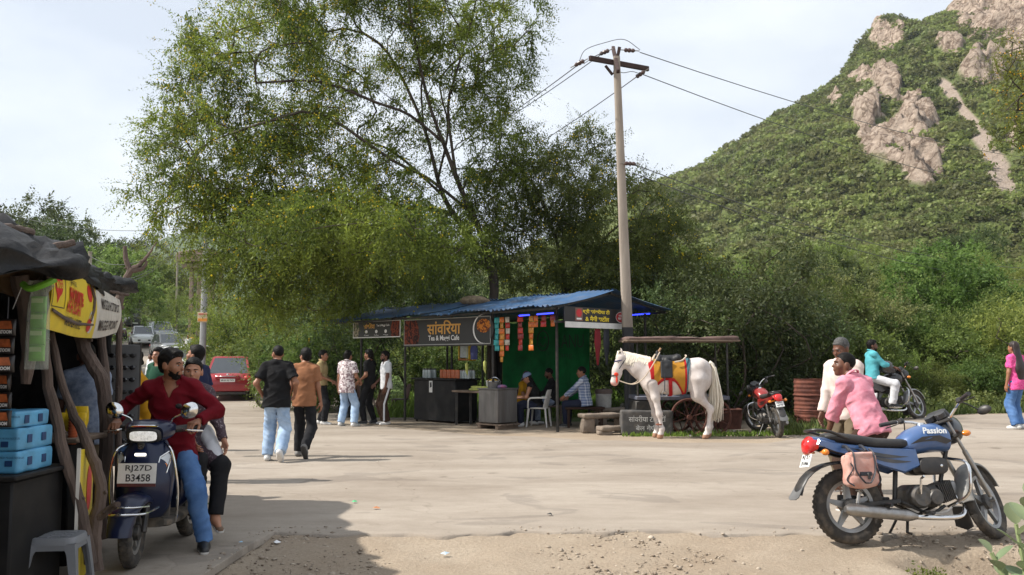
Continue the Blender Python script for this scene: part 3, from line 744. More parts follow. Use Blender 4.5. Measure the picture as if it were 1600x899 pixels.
lobes = [(q(420,130,-1.0),(2.6,2.8,1.9),90),(q(560,40,0),(3.0,3.0,1.6),105),(q(350,240,-1.2),(2.2,2.6,1.5),80),(q(470,260,-1.0),(2.5,2.6,1.5),85),(q(300,315,-.6),(1.4,2.0,.9),34),
   (q(560,330,-1.0),(2.4,2.6,1.3),85),(q(430,370,-.8),(2.4,2.2,1.3),80),(q(620,400,-1.2),(2.2,2.2,1.0),60),(q(490,440,-.8),(2.0,2.0,.9),55),(q(385,430,-.2),(1.2,1.6,.9),26),(q(700,360,-1.0),(1.3,1.8,1.0),28),
   (q(730,60,-.5),(1.9,2.4,1.5),52),(q(690,-40,0),(3.4,3.0,1.3),75),(q(780,120,0),(.9,1.6,1.2),15),(q(640,180,.5),(1.9,2.0,1.4),32),(q(470,-30,0),(2.6,2.8,1.2),60),(q(285,160,-1.0),(.8,1.2,.9),14),(q(330,90,-1.0),(1.0,1.4,1.0),18),(q(530,330,-4.0),(1.8,1.7,.8),22),(q(760,250,-.3),(1.1,1.6,1.2),30),(q(735,170,0),(1.1,1.5,1.0),18),(q(415,370,-4.0),(1.2,1.6,.7),16),(q(490,365,-4.4),(1.6,1.9,.6),20),(q(590,370,-4.4),(1.4,1.8,.5),18),(q(660,370,-4.0),(1.1,1.5,.5),14)]
lobes = [(c_,r_,int(n_*1.1)) for c_,r_,n_ in lobes]
build_tree('acacia_tree',base,limbs,lobes,11,M_LEAF_AC,flower=3400,label='large spreading acacia with yellow blossom and dark limbs behind the tea stall',shell=0.35,rmax=0.36,tip=0.009,
   fr=dict(twigs=12,per=18,tl=(0.45,1.1),fl=(0.08,0.17),wr=0.32,droop=0.40,spread=0.75),flower_sel=lambda T: np.exp(-(T[:,0] + 5.5)**2/16)*(0.10 + (T[:,2] > 4.6)) + 0.02)
# ---- the second acacia, right of it
Y0 = 26.5; base = np.array([at(886,600,Y0)[0],Y0,gz(1.6,Y0)]); q = loc_px(Y0,base)
limbs = [([(0,0,0),q(884,500),q(880,430)],None,0),([q(868,370,-.4),q(840,300,-.8),q(800,250,-1)],0,1.0),([q(895,370,.3),q(905,300,.4),q(880,240,.5)],0,1.0),
   ([q(920,400,-.5),q(970,350,-1.0),q(1020,340,-1.2)],0,.95),([q(930,440,.5),q(990,420,.8),q(1050,420,1)],0,.8)]
lobes = [(q(820,260,-.8),(1.3,1.8,1.0),40),(q(880,300,-.3),(2.2,2.2,1.3),100),(q(970,340,-.8),(2.0,2.2,1.2),95),(q(780,330,-1.0),(1.3,1.8,1.0),42),(q(1030,400,-.5),(1.3,2.0,1.2),64),(q(850,400,-1.2),(2.4,1.8,.9),95),(q(960,430,-.8),(2.2,2.0,.8),85),(q(920,225,0),(.7,.9,.6),16),(q(1075,440,0),(.9,1.4,.8),30)]
build_tree('acacia_tree',base,limbs,lobes,12,leaf_mat('acacia_leaf_pale',(.055,.095,.026),(.25,.31,.075),.55,.5),flower=600,label='lower blossoming acacia behind the utility pole, right of the large acacia',shell=0.3,rmax=0.26,tip=0.009,
   fr=dict(twigs=12,per=16,tl=(0.45,0.9),fl=(0.09,0.155),wr=0.32,droop=0.3,spread=0.8))
# ---- prototype trees and bushes reused with copies
PROTO = {}
def proto(name,key,h,w,seed,leaf,nclu,fr,trunk=True,bark=None,flower=0,lobes=None,tip=0.008,rmax=0.14,shell=0.4,low=0.3):
 r = np.random.default_rng(seed)
 if lobes is None:
  lobes = [((0,0,h*(low + 1)/2),(w*.42,w*.42,h*(1 - low)/2*.8),nclu // 3)]
  for k in range(6):
   a = k*1.05 + r.random(); lobes.append(((math.cos(a)*w*.28,math.sin(a)*w*.28,h*(low + .15 + .55*r.random())),(w*.22,w*.22,h*.2),nclu // 9))
 limbs = [([(0,0,-0.3),(0.1*r.normal(),0.1*r.normal(),h*low*.6),(0.2*r.normal(),0.2*r.normal(),h*low)],None,0)]
 for k in range(4):
  a = k*1.57 + r.random(); limbs.append(([(math.cos(a)*w*.12,math.sin(a)*w*.12,h*(low + .18)),(math.cos(a)*w*.22,math.sin(a)*w*.22,h*(low + .38))],0,0.7 + .3*r.random()))
 PROTO[key] = dict(t=build_tree(name,(0,-300,0),limbs,lobes,seed,leaf,bark or M_BARK,flower,shell=shell,tip=tip,rmax=rmax,fr=fr,minr=0.01),used=False)
def plant(key,x,y,s=1.0,rot=0.0,label=None,cat=None,group=None,sz=None,dz=0.0,zfun=None):
 P = PROTO[key]
 o = P['t'] if not P['used'] else copy_tree(P['t']); P['used'] = True
 o.location = (x,y,(gz(x,y) if zfun is None else float(zfun(np.array(x),np.array(y)))) + dz); o.rotation_euler = (0,0,rot); o.scale = (s,s,s if sz is None else sz)
 for k in ('label','category','group'):
  if k in o.keys(): del o[k]
 return tag(o,label,cat,group)
# ================================================================== smooth bodies from blended volumes
def A3(*p): return np.array(p,float)
def prim_d(pr,P):
 k = pr[0]
 if k == 'rc':
  a,b,ra,rb = pr[1:5]; ba = b - a; L2 = max(1e-9,ba @ ba)
  t = np.clip(((P - a) @ ba)/L2,0,1)
  return np.linalg.norm(P - a - t[:,None]*ba,axis=1) - (ra + (rb - ra)*t)
 if k == 'el':
  c,r,Rm = pr[1:4]; q = (P - c) @ (Rm if Rm is not None else np.eye(3)); r = np.asarray(r,float)
  k0 = np.linalg.norm(q/r,axis=1); k1 = np.linalg.norm(q/(r*r),axis=1)
  return k0*(k0 - 1.0)/np.maximum(k1,1e-6)
 if k == 'bx':
  c,hh,Rm,rd = pr[1:5]; q = np.abs((P - c) @ (Rm if Rm is not None else np.eye(3))) - (np.asarray(hh,float) - rd)
  return np.linalg.norm(np.maximum(q,0),axis=1) + np.minimum(q.max(1),0) - rd
 if k == 'ec':       # flattened bar: frame R, centre line a-b, radii, squash of the second axis
  a,b,ra,rb,Rm,sq = pr[1:7]; S = np.array([1.0,1.0/sq,1.0])
  q = ((P - a) @ Rm)*S; ba = ((b - a) @ Rm)*S; L2 = max(1e-9,ba @ ba); t = np.clip((q @ ba)/L2,0,1)
  return (np.linalg.norm(q - t[:,None]*ba,axis=1) - (ra + (rb - ra)*t))*(0.5 + 0.5*sq)
 raise ValueError(k)
def smin(a,b,k):
 if k <= 0: return np.minimum(a,b)
 h = np.clip(0.5 + 0.5*(b - a)/k,0,1)
 return b + (a - b)*h - k*h*(1 - h)
def blend(prims,P,k=0.03):
 d = None
 for pr in prims:
  kk = k
  if isinstance(pr[-1],dict): kk = pr[-1].get('k',k); pr = pr[:-1]
  e = prim_d(pr,P); d = e if d is None else smin(d,e,kk)
 return d
def prim_bounds(prims):
 lo,hi = np.full(3,1e9),np.full(3,-1e9)
 for pr in prims:
  if pr[0] in ('rc','ec'):
   r = max(pr[3],pr[4]); 
   for p in pr[1:3]: lo = np.minimum(lo,p - r); hi = np.maximum(hi,p + r)
  else:
   r = np.linalg.norm(pr[2]) if pr[0] == 'bx' else max(pr[2]); lo = np.minimum(lo,pr[1] - r); hi = np.maximum(hi,pr[1] + r)
 return lo,hi
def nets(fn,lo,hi,h,cf=4):
 """Surface of fn = 0 as quads; fn takes an (n,3) array."""
 lo = np.asarray(lo,float) - 2.5*h; hi = np.asarray(hi,float) + 2.5*h
 nc = np.maximum(2,np.ceil((hi - lo)/(h*cf)).astype(int)); n = nc*cf
 H = h*cf
 cc = np.stack(np.meshgrid(*[(np.arange(k) + 0.5)*H for k in nc],indexing='ij'),-1).reshape(-1,3) + lo
 dc = fn(cc).reshape(nc)
 D = np.repeat(np.repeat(np.repeat(dc,cf,0),cf,1),cf,2)
 D = np.where(D > 0,1.0,-1.0)*np.maximum(np.abs(D),h)
 near = np.abs(dc) < H*1.35 + h
 m = np.repeat(np.repeat(np.repeat(near,cf,0),cf,1),cf,2)
 idx = np.argwhere(m)
 D[m] = fn(idx*h + lo)
 s = D < 0
 c0 = s[:-1,:-1,:-1]; allsum = np.zeros(c0.shape,int)
 offs = [(a,b,c) for a in (0,1) for b in (0,1) for c in (0,1)]
 sl = lambda o: tuple(slice(q,D.shape[i] - 1 + q) for i,q in enumerate(o))
 for o in offs: allsum += s[sl(o)]
 act = (allsum > 0) & (allsum < 8)
 ci = np.argwhere(act)
 if len(ci) == 0: return np.zeros((0,3)),np.zeros((0,4),int)
 vals = np.stack([D[ci[:,0] + o[0],ci[:,1] + o[1],ci[:,2] + o[2]] for o in offs],1)
 acc = np.zeros((len(ci),3)); cnt = np.zeros(len(ci))
 for i in range(8):
  for j in range(i + 1,8):
   if sum(abs(offs[i][k] - offs[j][k]) for k in range(3)) != 1: continue
   a,b = vals[:,i],vals[:,j]; x = (a < 0) != (b < 0); t = np.where(x,a/np.where(x,a - b,1),0)
   p = np.array(offs[i])[None] + t[:,None]*(np.array(offs[j]) - np.array(offs[i]))[None]
   acc[x] += p[x]; cnt[x] += 1
 V = (ci + acc/np.maximum(cnt,1)[:,None])*h + lo
 ids = -np.ones(act.shape,int); ids[act] = np.arange(len(ci))
 F = []
 for ax in range(3):
  o = [0,0,0]; o[ax] = 1
  a = s[:-1,:-1,:-1]; b = s[sl(o)]
  e = np.argwhere(a != b)
  u,w = (ax + 1) % 3,(ax + 2) % 3
  e = e[(e[:,u] > 0) & (e[:,w] > 0)]
  if len(e) == 0: continue
  def g(du,dw):
   q = e.copy(); q[:,u] -= du; q[:,w] -= dw; return ids[q[:,0],q[:,1],q[:,2]]
  quad = np.stack([g(1,1),g(0,1),g(0,0),g(1,0)],1)
  inside_first = a[e[:,0],e[:,1],e[:,2]]
  quad[~inside_first] = quad[~inside_first][:,::-1]
  F.append(quad[(quad >= 0).all(1)])
 return V,np.concatenate(F)
def vol_obj(name,fn,lo,hi,h,m,parent,midx_fn=None):
 V,F = nets(fn,lo,hi,h)
 mi = None
 if midx_fn is not None: mi = midx_fn(V[F].mean(1))
 return mesh_obj(name,V,F,m,parent,True,mi)
def ik(a,t,l1,l2,pole):
 a = np.asarray(a,float); t = np.asarray(t,float); d = t - a; L = np.linalg.norm(d); Lc = min(L,(l1 + l2)*0.999); u = d/max(L,1e-6)
 t = a + u*Lc
 x = (l1*l1 - l2*l2 + Lc*Lc)/(2*Lc); hgt = math.sqrt(max(0,l1*l1 - x*x))
 p = np.asarray(pole,float); p = p - u*(p @ u); p = p/max(1e-6,np.linalg.norm(p))
 return a + u*x + p*hgt,t
def ypr(yaw,pitch=0.0,roll=0.0):
 return rotm((0,0,1),yaw) @ rotm((1,0,0),pitch) @ rotm((0,1,0),roll)
SKIN1 = mat('skin_brown',lin((142,98,74)),0.5,var=0.12,scale=14,spec=0.4)
SKIN2 = mat('skin_deep_brown',lin((98,64,48)),0.5,var=0.12,scale=14,spec=0.4)
SKIN3 = mat('skin_light_brown',lin((165,118,92)),0.5,var=0.1,scale=14,spec=0.4)
HAIR = mat('black_hair',(0.006,0.005,0.0045),0.6,var=0.4,scale=60,bump=0.2,bscale=160,spec=.15)
HAIRG = mat('grey_hair',(0.055,0.053,0.05),0.6,var=0.5,scale=60,bump=0.5,bscale=140)
EYEW = mat('eye_white',(0.34,0.32,0.30),0.3,var=0)
EYEB = mat('eye_iris',(0.015,0.010,0.008),0.15,var=0)
SOLE_W = mat('pale_sole',(0.55,0.53,0.50),0.7,var=0.15)
SOLE_D = mat('dark_sole',(0.05,0.045,0.04),0.8,var=0.15)
def cloth(name,rgb,var=0.10,rgb2=None,scale=9,**k): return mat(name,rgb,0.85,var=var,rgb2=rgb2,scale=scale,bump=0.08,bscale=240,spec=0.15,**k)
DET = {'near': (0.0125,0.0115,0.0058,0.0065),'mid': (0.018,0.016,0.009,0.0095),'far': (0.025,0.022,0.014,0.013)}
def hand_prims(w,d,n,side,curl,scale=1.0,tmin=0.0):
 """Palm and five fingers. d: towards the fingers, n: out of the palm, side: +1 thumb towards x = d x n."""
 d = d/np.linalg.norm(d); n = n - d*(n @ d); n = n/np.linalg.norm(n); x = np.cross(d,n)*side
 out = []; S = scale
 for i,(ox,L,r0) in enumerate(((0.030,1.0,.0095),(0.010,1.1,.0098),(-0.010,1.02,.0095),(-0.028,.80,.0082))):
  kn = w + d*(0.088 - 0.006*abs(i - 1))*S + x*ox*S
  out.append(('rc',w + d*0.012*S + x*ox*0.55*S,kn,0.0165*S,0.0125*S,{'k': 0.012}))
  p = kn; ang = 0.0
  for j,l in enumerate((0.044,0.028,0.021)):
   ang += curl*(0.8,1.0,0.75)[j]
   dv = d*math.cos(ang) + n*math.sin(ang); q = p + dv*l*L*S
   out.append(('rc',p,q,max(tmin,r0*(1 - .08*j))*S,max(tmin,r0*(.92 - .1*j))*S,{'k': 0.004})); p = q
 tb = w + d*0.022*S + x*0.024*S; p = tb; dv = d*0.62 + x*0.62 + n*0.45
 for j,l in enumerate((0.042,0.034,0.026)):
  dv = dv/np.linalg.norm(dv); q = p + dv*l*S; out.append(('rc',p,q,(0.0145,0.0115,0.0105)[j]*S,(0.0115,0.0105,0.008)[j]*S,{'k': 0.008 if j == 0 else 0.003})); p = q
  dv = dv + d*0.35*(0.3 + curl) + n*0.5*curl - x*0.25*curl
 return out
def person(loc,rotz,label,group=None,H=1.72,det='mid',pelvis=(0,0,.93),lean=(0,.03,1),twist=0.0,head=(0,0),neck_fwd=0.0,
   handR=(.235,.05,.86),handL=(-.235,.05,.86),elbR=(.4,-1,-.2),elbL=(-.4,-1,-.2),footR=(.10,-.02,.085),footL=(-.10,.02,.085),kneeR=(.1,1,0),kneeL=(-.1,1,0),
   toeR=(.15,0),toeL=(-.15,0),palmR=None,palmL=None,curl=(.45,.45),fdirR=None,fdirL=None,skin=None,hair='short',hairm=None,beard=False,shirt=None,trousers=None,shoes=None,female=False,
   belly=0.0,spread=1.0,extra=None,facial=True,show_eyes=True,width=1.0):
 """A clothed figure facing +Y in its own frame, posed by where pelvis, wrists and ankles are."""
 skin = skin or SKIN1; hairm = hairm or HAIR
 hb,hc,hh,hd = DET[det]
 root = empty('person',loc,rotz,label,'person',group,scale=H/1.72)
 pel = A3(*pelvis); sp = A3(*lean); sp /= np.linalg.norm(sp)
 rt = rotm((0,0,1),twist) @ A3(1,0,0); rt = rt - sp*(rt @ sp); rt /= np.linalg.norm(rt); fw = np.cross(sp,rt)
 TR = np.stack([rt,fw,sp],1); W = width*(0.88 if female else 0.95)
 T = lambda x,y,z: pel + rt*x + fw*y + sp*z
 shw = 0.158*W
 sR,sL = T(shw,-.005,.465),T(-shw,-.005,.465)
 eR,wR = ik(sR,handR,.285,.25,elbR); eL,wL = ik(sL,handL,.285,.25,elbL)
 hR,hL = pel + A3(.084,0,-.03),pel + A3(-.084,0,-.03)
 kR,aR = ik(hR,footR,.43,.42,kneeR); kL,aL = ik(hL,footL,.43,.42,kneeL)
 nb = T(0,-.012,.505); HR = ypr(head[0] + twist,head[1],head[2] if len(head) > 2 else 0.0)
 hcn = nb + sp*.085 + A3(0,0,.068) + (rotm((0,0,1),twist) @ A3(0,.03 + neck_fwd,0)) + HR @ A3(0,.008,0)
 HT = lambda x,y,z: hcn + HR @ A3(x,y,z)
 HE = lambda c,r: ('el',HT(*c),r,HR)
 # ---- body
 face = [HE((0,-.014,.032),(.075,.094,.086)),HE((0,.028,-.030),(.060,.066,.082)),('rc',HT(0,.045,-.03),HT(0,.060,-.092),.046,.026),('rc',HT(0,.088,.012),HT(0,.107,-.026),.007,.0125,{'k': .012}),
   HE((.077,-.012,-.012),(.010,.021,.031)),HE((-.077,-.012,-.012),(.010,.021,.031)),('rc',HT(-.032,.083,.024),HT(.032,.083,.024),.0105,.0105,{'k': .015}),
   ('rc',HT(-.017,.092,-.056),HT(.017,.092,-.056),.0075,.0075,{'k': .008}),('rc',HT(-.014,.090,-.066),HT(.014,.090,-.066),.0075,.0075,{'k': .006}),HE((.038,.058,-.025),(.026,.026,.024)),HE((-.038,.058,-.025),(.026,.026,.024))]
 neck = [('rc',T(0,-.01,.47),HT(0,-.012,-.035),.056*(0.85 if female else 1),.050*(0.88 if female else 1))]
 torso = [('el',T(0,0,-.02),(.150*W,.108 + belly*.3,.125),TR),('el',T(0,.005 + belly*.5,.15),(.132*W + belly*.5,.095 + belly,.17),TR),('el',T(0,.004,.34),(.158*W,.108,.165),TR),
    ('rc',sR,sL,.058,.058),('rc',sR,T(0,-.015,.53),.050,.048),('rc',sL,T(0,-.015,.53),.050,.048)]
 if female: torso += [('el',T(.065,.075,.33),(.062,.055,.062),TR),('el',T(-.065,.075,.33),(.062,.055,.062),TR)]
 armR = [('rc',sR,eR,.050,.038),('rc',eR,wR,.039,.026)]; armL = [('rc',sL,eL,.050,.038),('rc',eL,wL,.039,.026)]
 sc = .86 if female else 1.0
 legR = [('rc',hR,kR,.074,.050),('rc',kR,aR,.056,.036)]; legL = [('rc',hL,kL,.074,.050),('rc',kL,aL,.056,.036)]
 body = torso + armR + armL + legR + legL + neck
 lo,hi = prim_bounds(body)
 V1,F1 = nets(lambda P: blend(body,P,.035),lo,hi,hb)
 parts = [(V1,F1)]
 lo,hi = prim_bounds(face); V2,F2 = nets(lambda P: smin(blend(face,P,.022),prim_d(neck[0],P),.03),lo - A3(0,0,.03),hi,hd); parts.append((V2,F2))
 for (w,e,sd_,pm,cu,fd_) in ((wR,eR,1,palmR,curl[0],fdirR),(wL,eL,-1,palmL,curl[1],fdirL)):
  d = (w - e)/np.linalg.norm(w - e) if fd_ is None else A3(*fd_)
  n = A3(*pm) if pm is not None else (A3(-sd_,0.15,0) if abs(d[2]) > .4 else A3(0,0,-1))
  hp = hand_prims(w,d,n,sd_*(-1),cu,0.9 if female else 1.0,hh*.72)
  hp.append(('rc',w - d*.03,w + d*.01,.027,.024,{'k': .01}))
  lo,hi = prim_bounds(hp); parts.append(nets(lambda P: blend(hp,P,.008),lo,hi,hh))
 nV = 0; VV,FF = [],[]
 for (v,f) in parts: VV.append(v); FF.append(f + nV); nV += len(v)
 mesh_obj('body',np.concatenate(VV),np.concatenate(FF),skin,root,True)
 # ---- eyes and brows
 if show_eyes:
  for sx in (-1,1):
   e = MB().ball(HT(sx*.031,.0775,.002),(.0135,.0105,.0062),rot=HR).build('eye',EYEW,root)
   MB().ball(HT(sx*.031,.0865,.002),(.0062,.0045,.0062),8,5,rot=HR).build('iris',EYEB,e)
   MB().tube([HT(sx*.014,.094,.021),HT(sx*.033,.092,.027),HT(sx*.054,.076,.019)],[.0035,.0045,.002],5).build('eyebrow',hairm,root)
 # ---- hair
 if hair:
  thick = {'short': .009,'crop': .006,'full': .019,'long': .014,'bun': .011,'bald': .004,'wavy': .02}[hair]
  hp = [HE((0,-.016,.036 + .3*thick),(.0755 + .45*thick,.095 + .6*thick,.086 + thick))]
  if hair in ('full','wavy'): hp += [HE((0,.045,.100),(.052,.040,.026)),HE((0,-.05,-.02),(.070,.052,.06))]
  lh = []
  if hair == 'long': lh = [('ec',HT(0,-.055,.04),T(0,-.10,.24),.085,.12,TR,.5),('ec',T(0,-.10,.26),T(0,-.09,-.03),.13,.075,TR,.45)]
  if hair == 'bun': lh = [HE((0,-.115,.03),(.05,.05,.05)),('rc',HT(0,-.07,-.02),HT(0,-.10,-.06),.05,.03)]
  cut = {'short': .002,'crop': .004,'full': -.002,'long': -.002,'bun': .0,'bald': .045,'wavy': -.004}[hair]
  def hf(P):
   q = (P - hcn) @ HR; d = blend(hp,P,.02)
   d = np.maximum(d,q[:,1] - np.interp(q[:,2],[-.10,-.06,-.035,-.02,.03,.06,.075,.095 + cut,.12],[-.05,-.035,-.02,.012,.026,.050,.074,.10,.2]))
   d = np.maximum(d,-(q[:,2] + .078))
   if lh: d = smin(d,blend(lh,P,.04),.025)
   amp = .0035 if hair != 'crop' else .0015
   return d + amp*vnoise(P[:,0]*55,P[:,1]*55,P[:,2]*(55 if hair not in ('long',) else 14),3)
  lo,hi = prim_bounds(hp + lh); vol_obj('hair',hf,lo,hi,hd*1.0,hairm,root)
 if beard:
  bp = face[:3]
  def bf(P):
   q = (P - hcn) @ HR; d = blend(bp,P,.022) - .0018
   reg = np.maximum(q[:,2] + .030 + .35*np.maximum(0,q[:,1] - .06) - .6*np.maximum(0,.05 - q[:,1]),-(q[:,1] - .008))
   mouth = .016 - np.sqrt(((q[:,0])/1.5)**2 + ((q[:,2] + .062)*1.6)**2)
   d = np.maximum(np.maximum(d,reg),mouth)
   return d + .003*vnoise(P[:,0]*90,P[:,1]*90,P[:,2]*90,4)
  lo,hi = prim_bounds(bp); vol_obj('beard',bf,lo,hi,hd*.9,hairm,root)
 # ---- shirt
 if shirt:
  sm,sleeve,hem = shirt['m'],shirt.get('sleeve','short'),shirt.get('hem',-.10); ease = shirt.get('ease',.020); sd_ = shirt.get('seed',int(abs(loc[0]*97 + loc[1]*31)) % 50)
  tp = [(*p[:2],tuple(np.asarray(p[2]) + ease),p[3]) if p[0] == 'el' else ('rc',p[1],p[2],p[3] + ease*.55,p[4] + ease*.4) for p in torso]
  flare = shirt.get('flare',0.0)
  tp.append(('ec',T(0,.004 + belly*.4,.30),T(0,.004 + belly*.4,min(hem,0)),.158*W + ease*.6,.176*W + ease + flare,TR,.72))
  lap = []
  if shirt.get('lap'):
   for (h_,k_) in ((hR,kR),(hL,kL)): lap.append(('rc',h_ + A3(0,0,.01),h_ + (k_ - h_)*shirt['lap'],.105,.092))
  slv = []
  for (s_,e_,w_) in ((sR,eR,wR),(sL,eL,wL)):
   wide = shirt.get('sw',.020)
   if sleeve == 'short': b = s_ + (e_ - s_)*.72; slv.append(([('rc',s_,b + (e_ - s_)*.2,.056 + wide*.6,.050 + wide)],b,(e_ - s_)))
   elif sleeve == 'long': b = w_ - (w_ - e_)*.05; slv.append(([('rc',s_,e_,.056 + wide*.6,.048 + wide*.6),('rc',e_,w_ + (w_ - e_)*.15,.048 + wide*.6,.032 + wide*.5)],b,(w_ - e_)))
   elif sleeve == 'rolled': b = e_ + (w_ - e_)*.45; slv.append(([('rc',s_,e_,.056 + wide*.6,.050 + wide*.7),('rc',e_,e_ + (w_ - e_)*.7,.050 + wide*.7,.046 + wide*.8)],b,(w_ - e_)))
   elif sleeve == 'none': slv.append(([('rc',s_,s_ + (e_ - s_)*.1,.056,.056)],s_ + (e_ - s_)*.08,(e_ - s_)))
  vneck = shirt.get('vneck',0.0)
  amp = shirt.get('folds',.009)*1.25
  def sf(P):
   d = blend(tp,P,.03); z = (P - pel) @ sp
   d = np.maximum(d,hem - z)
   nk = prim_d(('rc',T(0,.014,.49),HT(0,-.008,-.03),.061,.061),P); 
   if lap: d = smin(d,blend(lap,P,.05),.03)
   q = (P - pel) @ TR
   if vneck: nk = np.minimum(nk,np.maximum(np.abs(q[:,0]) - .045 + (.50 - q[:,2])*.5,np.maximum(-q[:,1],.50 - vneck - q[:,2])))
   d = np.maximum(d,-nk)
   for (ps,b,dv) in slv:
    e = blend(ps,P,.02); e = np.maximum(e,(P - b) @ (dv/np.linalg.norm(dv)))
    d = smin(d,e,.025)
   return d + amp*(.5*vnoise(q[:,0]*6,q[:,1]*6,q[:,2]*7,sd_) + 2.2*np.minimum(.35,np.abs(vnoise(q[:,0]*5 + q[:,2]*4,q[:,1]*5,q[:,2]*9 - q[:,0]*5,sd_ + 1))) - .45 + .8*np.minimum(.3,np.abs(vnoise(q[:,0]*11 - q[:,2]*9,q[:,1]*10,q[:,2]*16,sd_ + 2))))
  allp = tp + lap + [p for x in slv for p in x[0]]; lo,hi = prim_bounds(allp)
  so_ = vol_obj('shirt',sf,lo,hi,hc,sm,root)
  if shirt.get('collar'):
   cb = MB(); cpt = []
   for k in range(13):
    a = -2.45 + 4.9*k/12; cpt.append(T(.074*math.sin(a),-.014 - .066*math.cos(a) + .012*(1 - math.cos(a)),.566 - .030*(1 - math.cos(a))))
   rings = [[c + sp*.022 - (c - T(0,-.014,.5))*.10,c + sp*.024,c - sp*.010 + (c - T(0,-.014,.5))*.28,c - sp*.012 + (c - T(0,-.014,.5))*.2] for c in cpt]
   cb.loft(rings).build('collar',sm if not shirt.get('cm') else shirt['cm'],so_)
 # ---- trousers
 if trousers:
  tm,fit = trousers['m'],trousers.get('fit',.022); hemw = trousers.get('hem',.062); amp = trousers.get('folds',.009)*1.2; up = trousers.get('up',.02); sd2 = int(abs(loc[0]*57 + loc[1]*41)) % 50
  tp2 = [('el',T(0,0,-.02),(.150*W + .014,.108 + .014 + belly*.3,.125),TR),('el',T(0,.005 + belly*.3,.08),(.138*W + .012,.10 + belly*.5,.09),TR)]
  lg = []
  for (h_,k_,a_) in ((hR,kR,aR),(hL,kL,aL)):
   dn = (a_ - k_)/np.linalg.norm(a_ - k_); b = a_ + dn*(.02 - up)
   lg.append(([('rc',h_,k_,.078 + fit*.5,.058 + fit),('rc',k_,b + dn*.08,.060 + fit,hemw)],b,dn))
  top = trousers.get('top',.10)
  def tf(P):
   d = np.maximum(blend(tp2,P,.03),((P - pel) @ sp) - top)
   for (ps,b,dn) in lg:
    e = np.maximum(blend(ps,P,.03),(P - b) @ dn); d = smin(d,e,.03)
   return d + amp*(.5*vnoise(P[:,0]*8,P[:,1]*8,P[:,2]*6,sd2) + 2.4*np.minimum(.35,np.abs(vnoise(P[:,0]*6,P[:,1]*6,P[:,2]*11 + P[:,0]*7,sd2 + 1))) - .5)
  allp = tp2 + [p for x in lg for p in x[0]]; lo,hi = prim_bounds(allp); vol_obj('trousers',tf,lo,hi,hc,tm,root)
 # ---- shoes
 for (a_,toe) in ((aR,toeR),(aL,toeL)):
  FR = ypr(-toe[0],toe[1]); G = lambda x,y,z: a_ + FR @ A3(x,y,z - .085)
  if shoes and shoes != 'bare':
   ps = [('ec',G(0,-.045,.045),G(0,.05,.045),.042,.046,FR,1.0),('rc',G(0,.03,.040),G(0,.165,.028),.047,.036),('rc',G(0,-.03,.06),G(0,-.02,.105),.042,.040)]
   if shoes.get('sandal'): ps = [('rc',G(0,-.05,.014),G(0,.16,.012),.036,.038)]
   def shf(P): return np.maximum(blend(ps,P,.03),-((P - a_) @ FR[:,2] + .084))
   lo,hi = prim_bounds(ps)
   vol_obj('shoe',shf,lo,hi,hc*.8,[shoes['m'],shoes.get('sole',SOLE_W)],root,lambda C: (((C - a_) @ FR[:,2]) < -.060).astype(int))
  if shoes == 'bare' or (shoes and shoes.get('sandal')):
   ps = [('rc',G(0,-.04,.045),G(0,.04,.048),.035,.036),('rc',G(0,.03,.045),G(.004,.145,.030),.040,.026),('rc',G(0,-.02,.05),a_,.036,.036)]
   lo,hi = prim_bounds(ps); vol_obj('foot',lambda P: blend(ps,P,.03),lo,hi,hc*.8,skin,root)
 if extra: extra(root,dict(HT=HT,T=T,HR=HR,TR=TR,wR=wR,wL=wL,eR=eR,eL=eL,hc=hcn,hd=hd,hcl=hc,kR=kR,kL=kL,hR=hR,hL=hL,pel=pel))
 return root
TROU_BLACK = cloth('black_trousers',(0.016,0.016,0.018)); TROU_JEAN = cloth('light_denim',lin((132,158,190)),rgb2=lin((172,192,214)),scale=5)
TROU_JEAN2 = cloth('mid_denim',lin((62,96,145)),rgb2=lin((98,132,178)),scale=4); TROU_WHITE = cloth('white_trousers',(0.52,0.52,0.54)); TROU_BROWN = cloth('dark_brown_trousers',lin((62,46,38)))
TROU_KHAKI = cloth('khaki_trousers',lin((108,96,78))); TROU_NAVY = cloth('navy_trousers',(0.02,0.024,0.045))
SH_BLACK = cloth('black_cotton',(0.011,0.011,0.012)); SH_BROWN = cloth('tan_brown_cotton',lin((142,98,70))); SH_WHITE = cloth('white_cotton',(0.60,0.61,0.63)); SH_KHAKI = cloth('khaki_cotton',lin((160,142,104)))
SH_RED = cloth('maroon_cotton',lin((98,12,25)),var=.18,scale=5); SH_PINK = cloth('pink_cotton',lin((208,128,144)),rgb2=lin((222,152,166)),scale=14); SH_CREAM = cloth('cream_cotton',lin((206,190,182))); SH_TEAL = cloth('teal_cotton',lin((84,160,170)))
SH_MAGENTA = cloth('magenta_print',lin((214,56,128)),rgb2=lin((232,110,165)),scale=40)
SH_NAVY = cloth('navy_cotton',lin((34,40,66))); SH_BLUE = cloth('blue_cotton',lin((46,84,128))); SH_YELLOW = cloth('mustard_cotton',lin((176,128,28))); SH_GREEN = cloth('dark_green_cotton',lin((30,66,50)))
SH_GREYB = cloth('blue_grey_print',lin((112,124,146)),rgb2=lin((150,160,178)),scale=22)
SHOE_B = mat('black_shoe',(0.014,0.014,0.015),0.5,var=0.2); SHOE_W = mat('white_shoe',(0.6,0.59,0.57),0.6,var=0.12); SHOE_G = mat('grey_shoe',(0.16,0.15,0.14),0.6,var=0.2); SANDAL = mat('brown_sandal',(0.12,0.07,0.04),0.7,var=0.2)
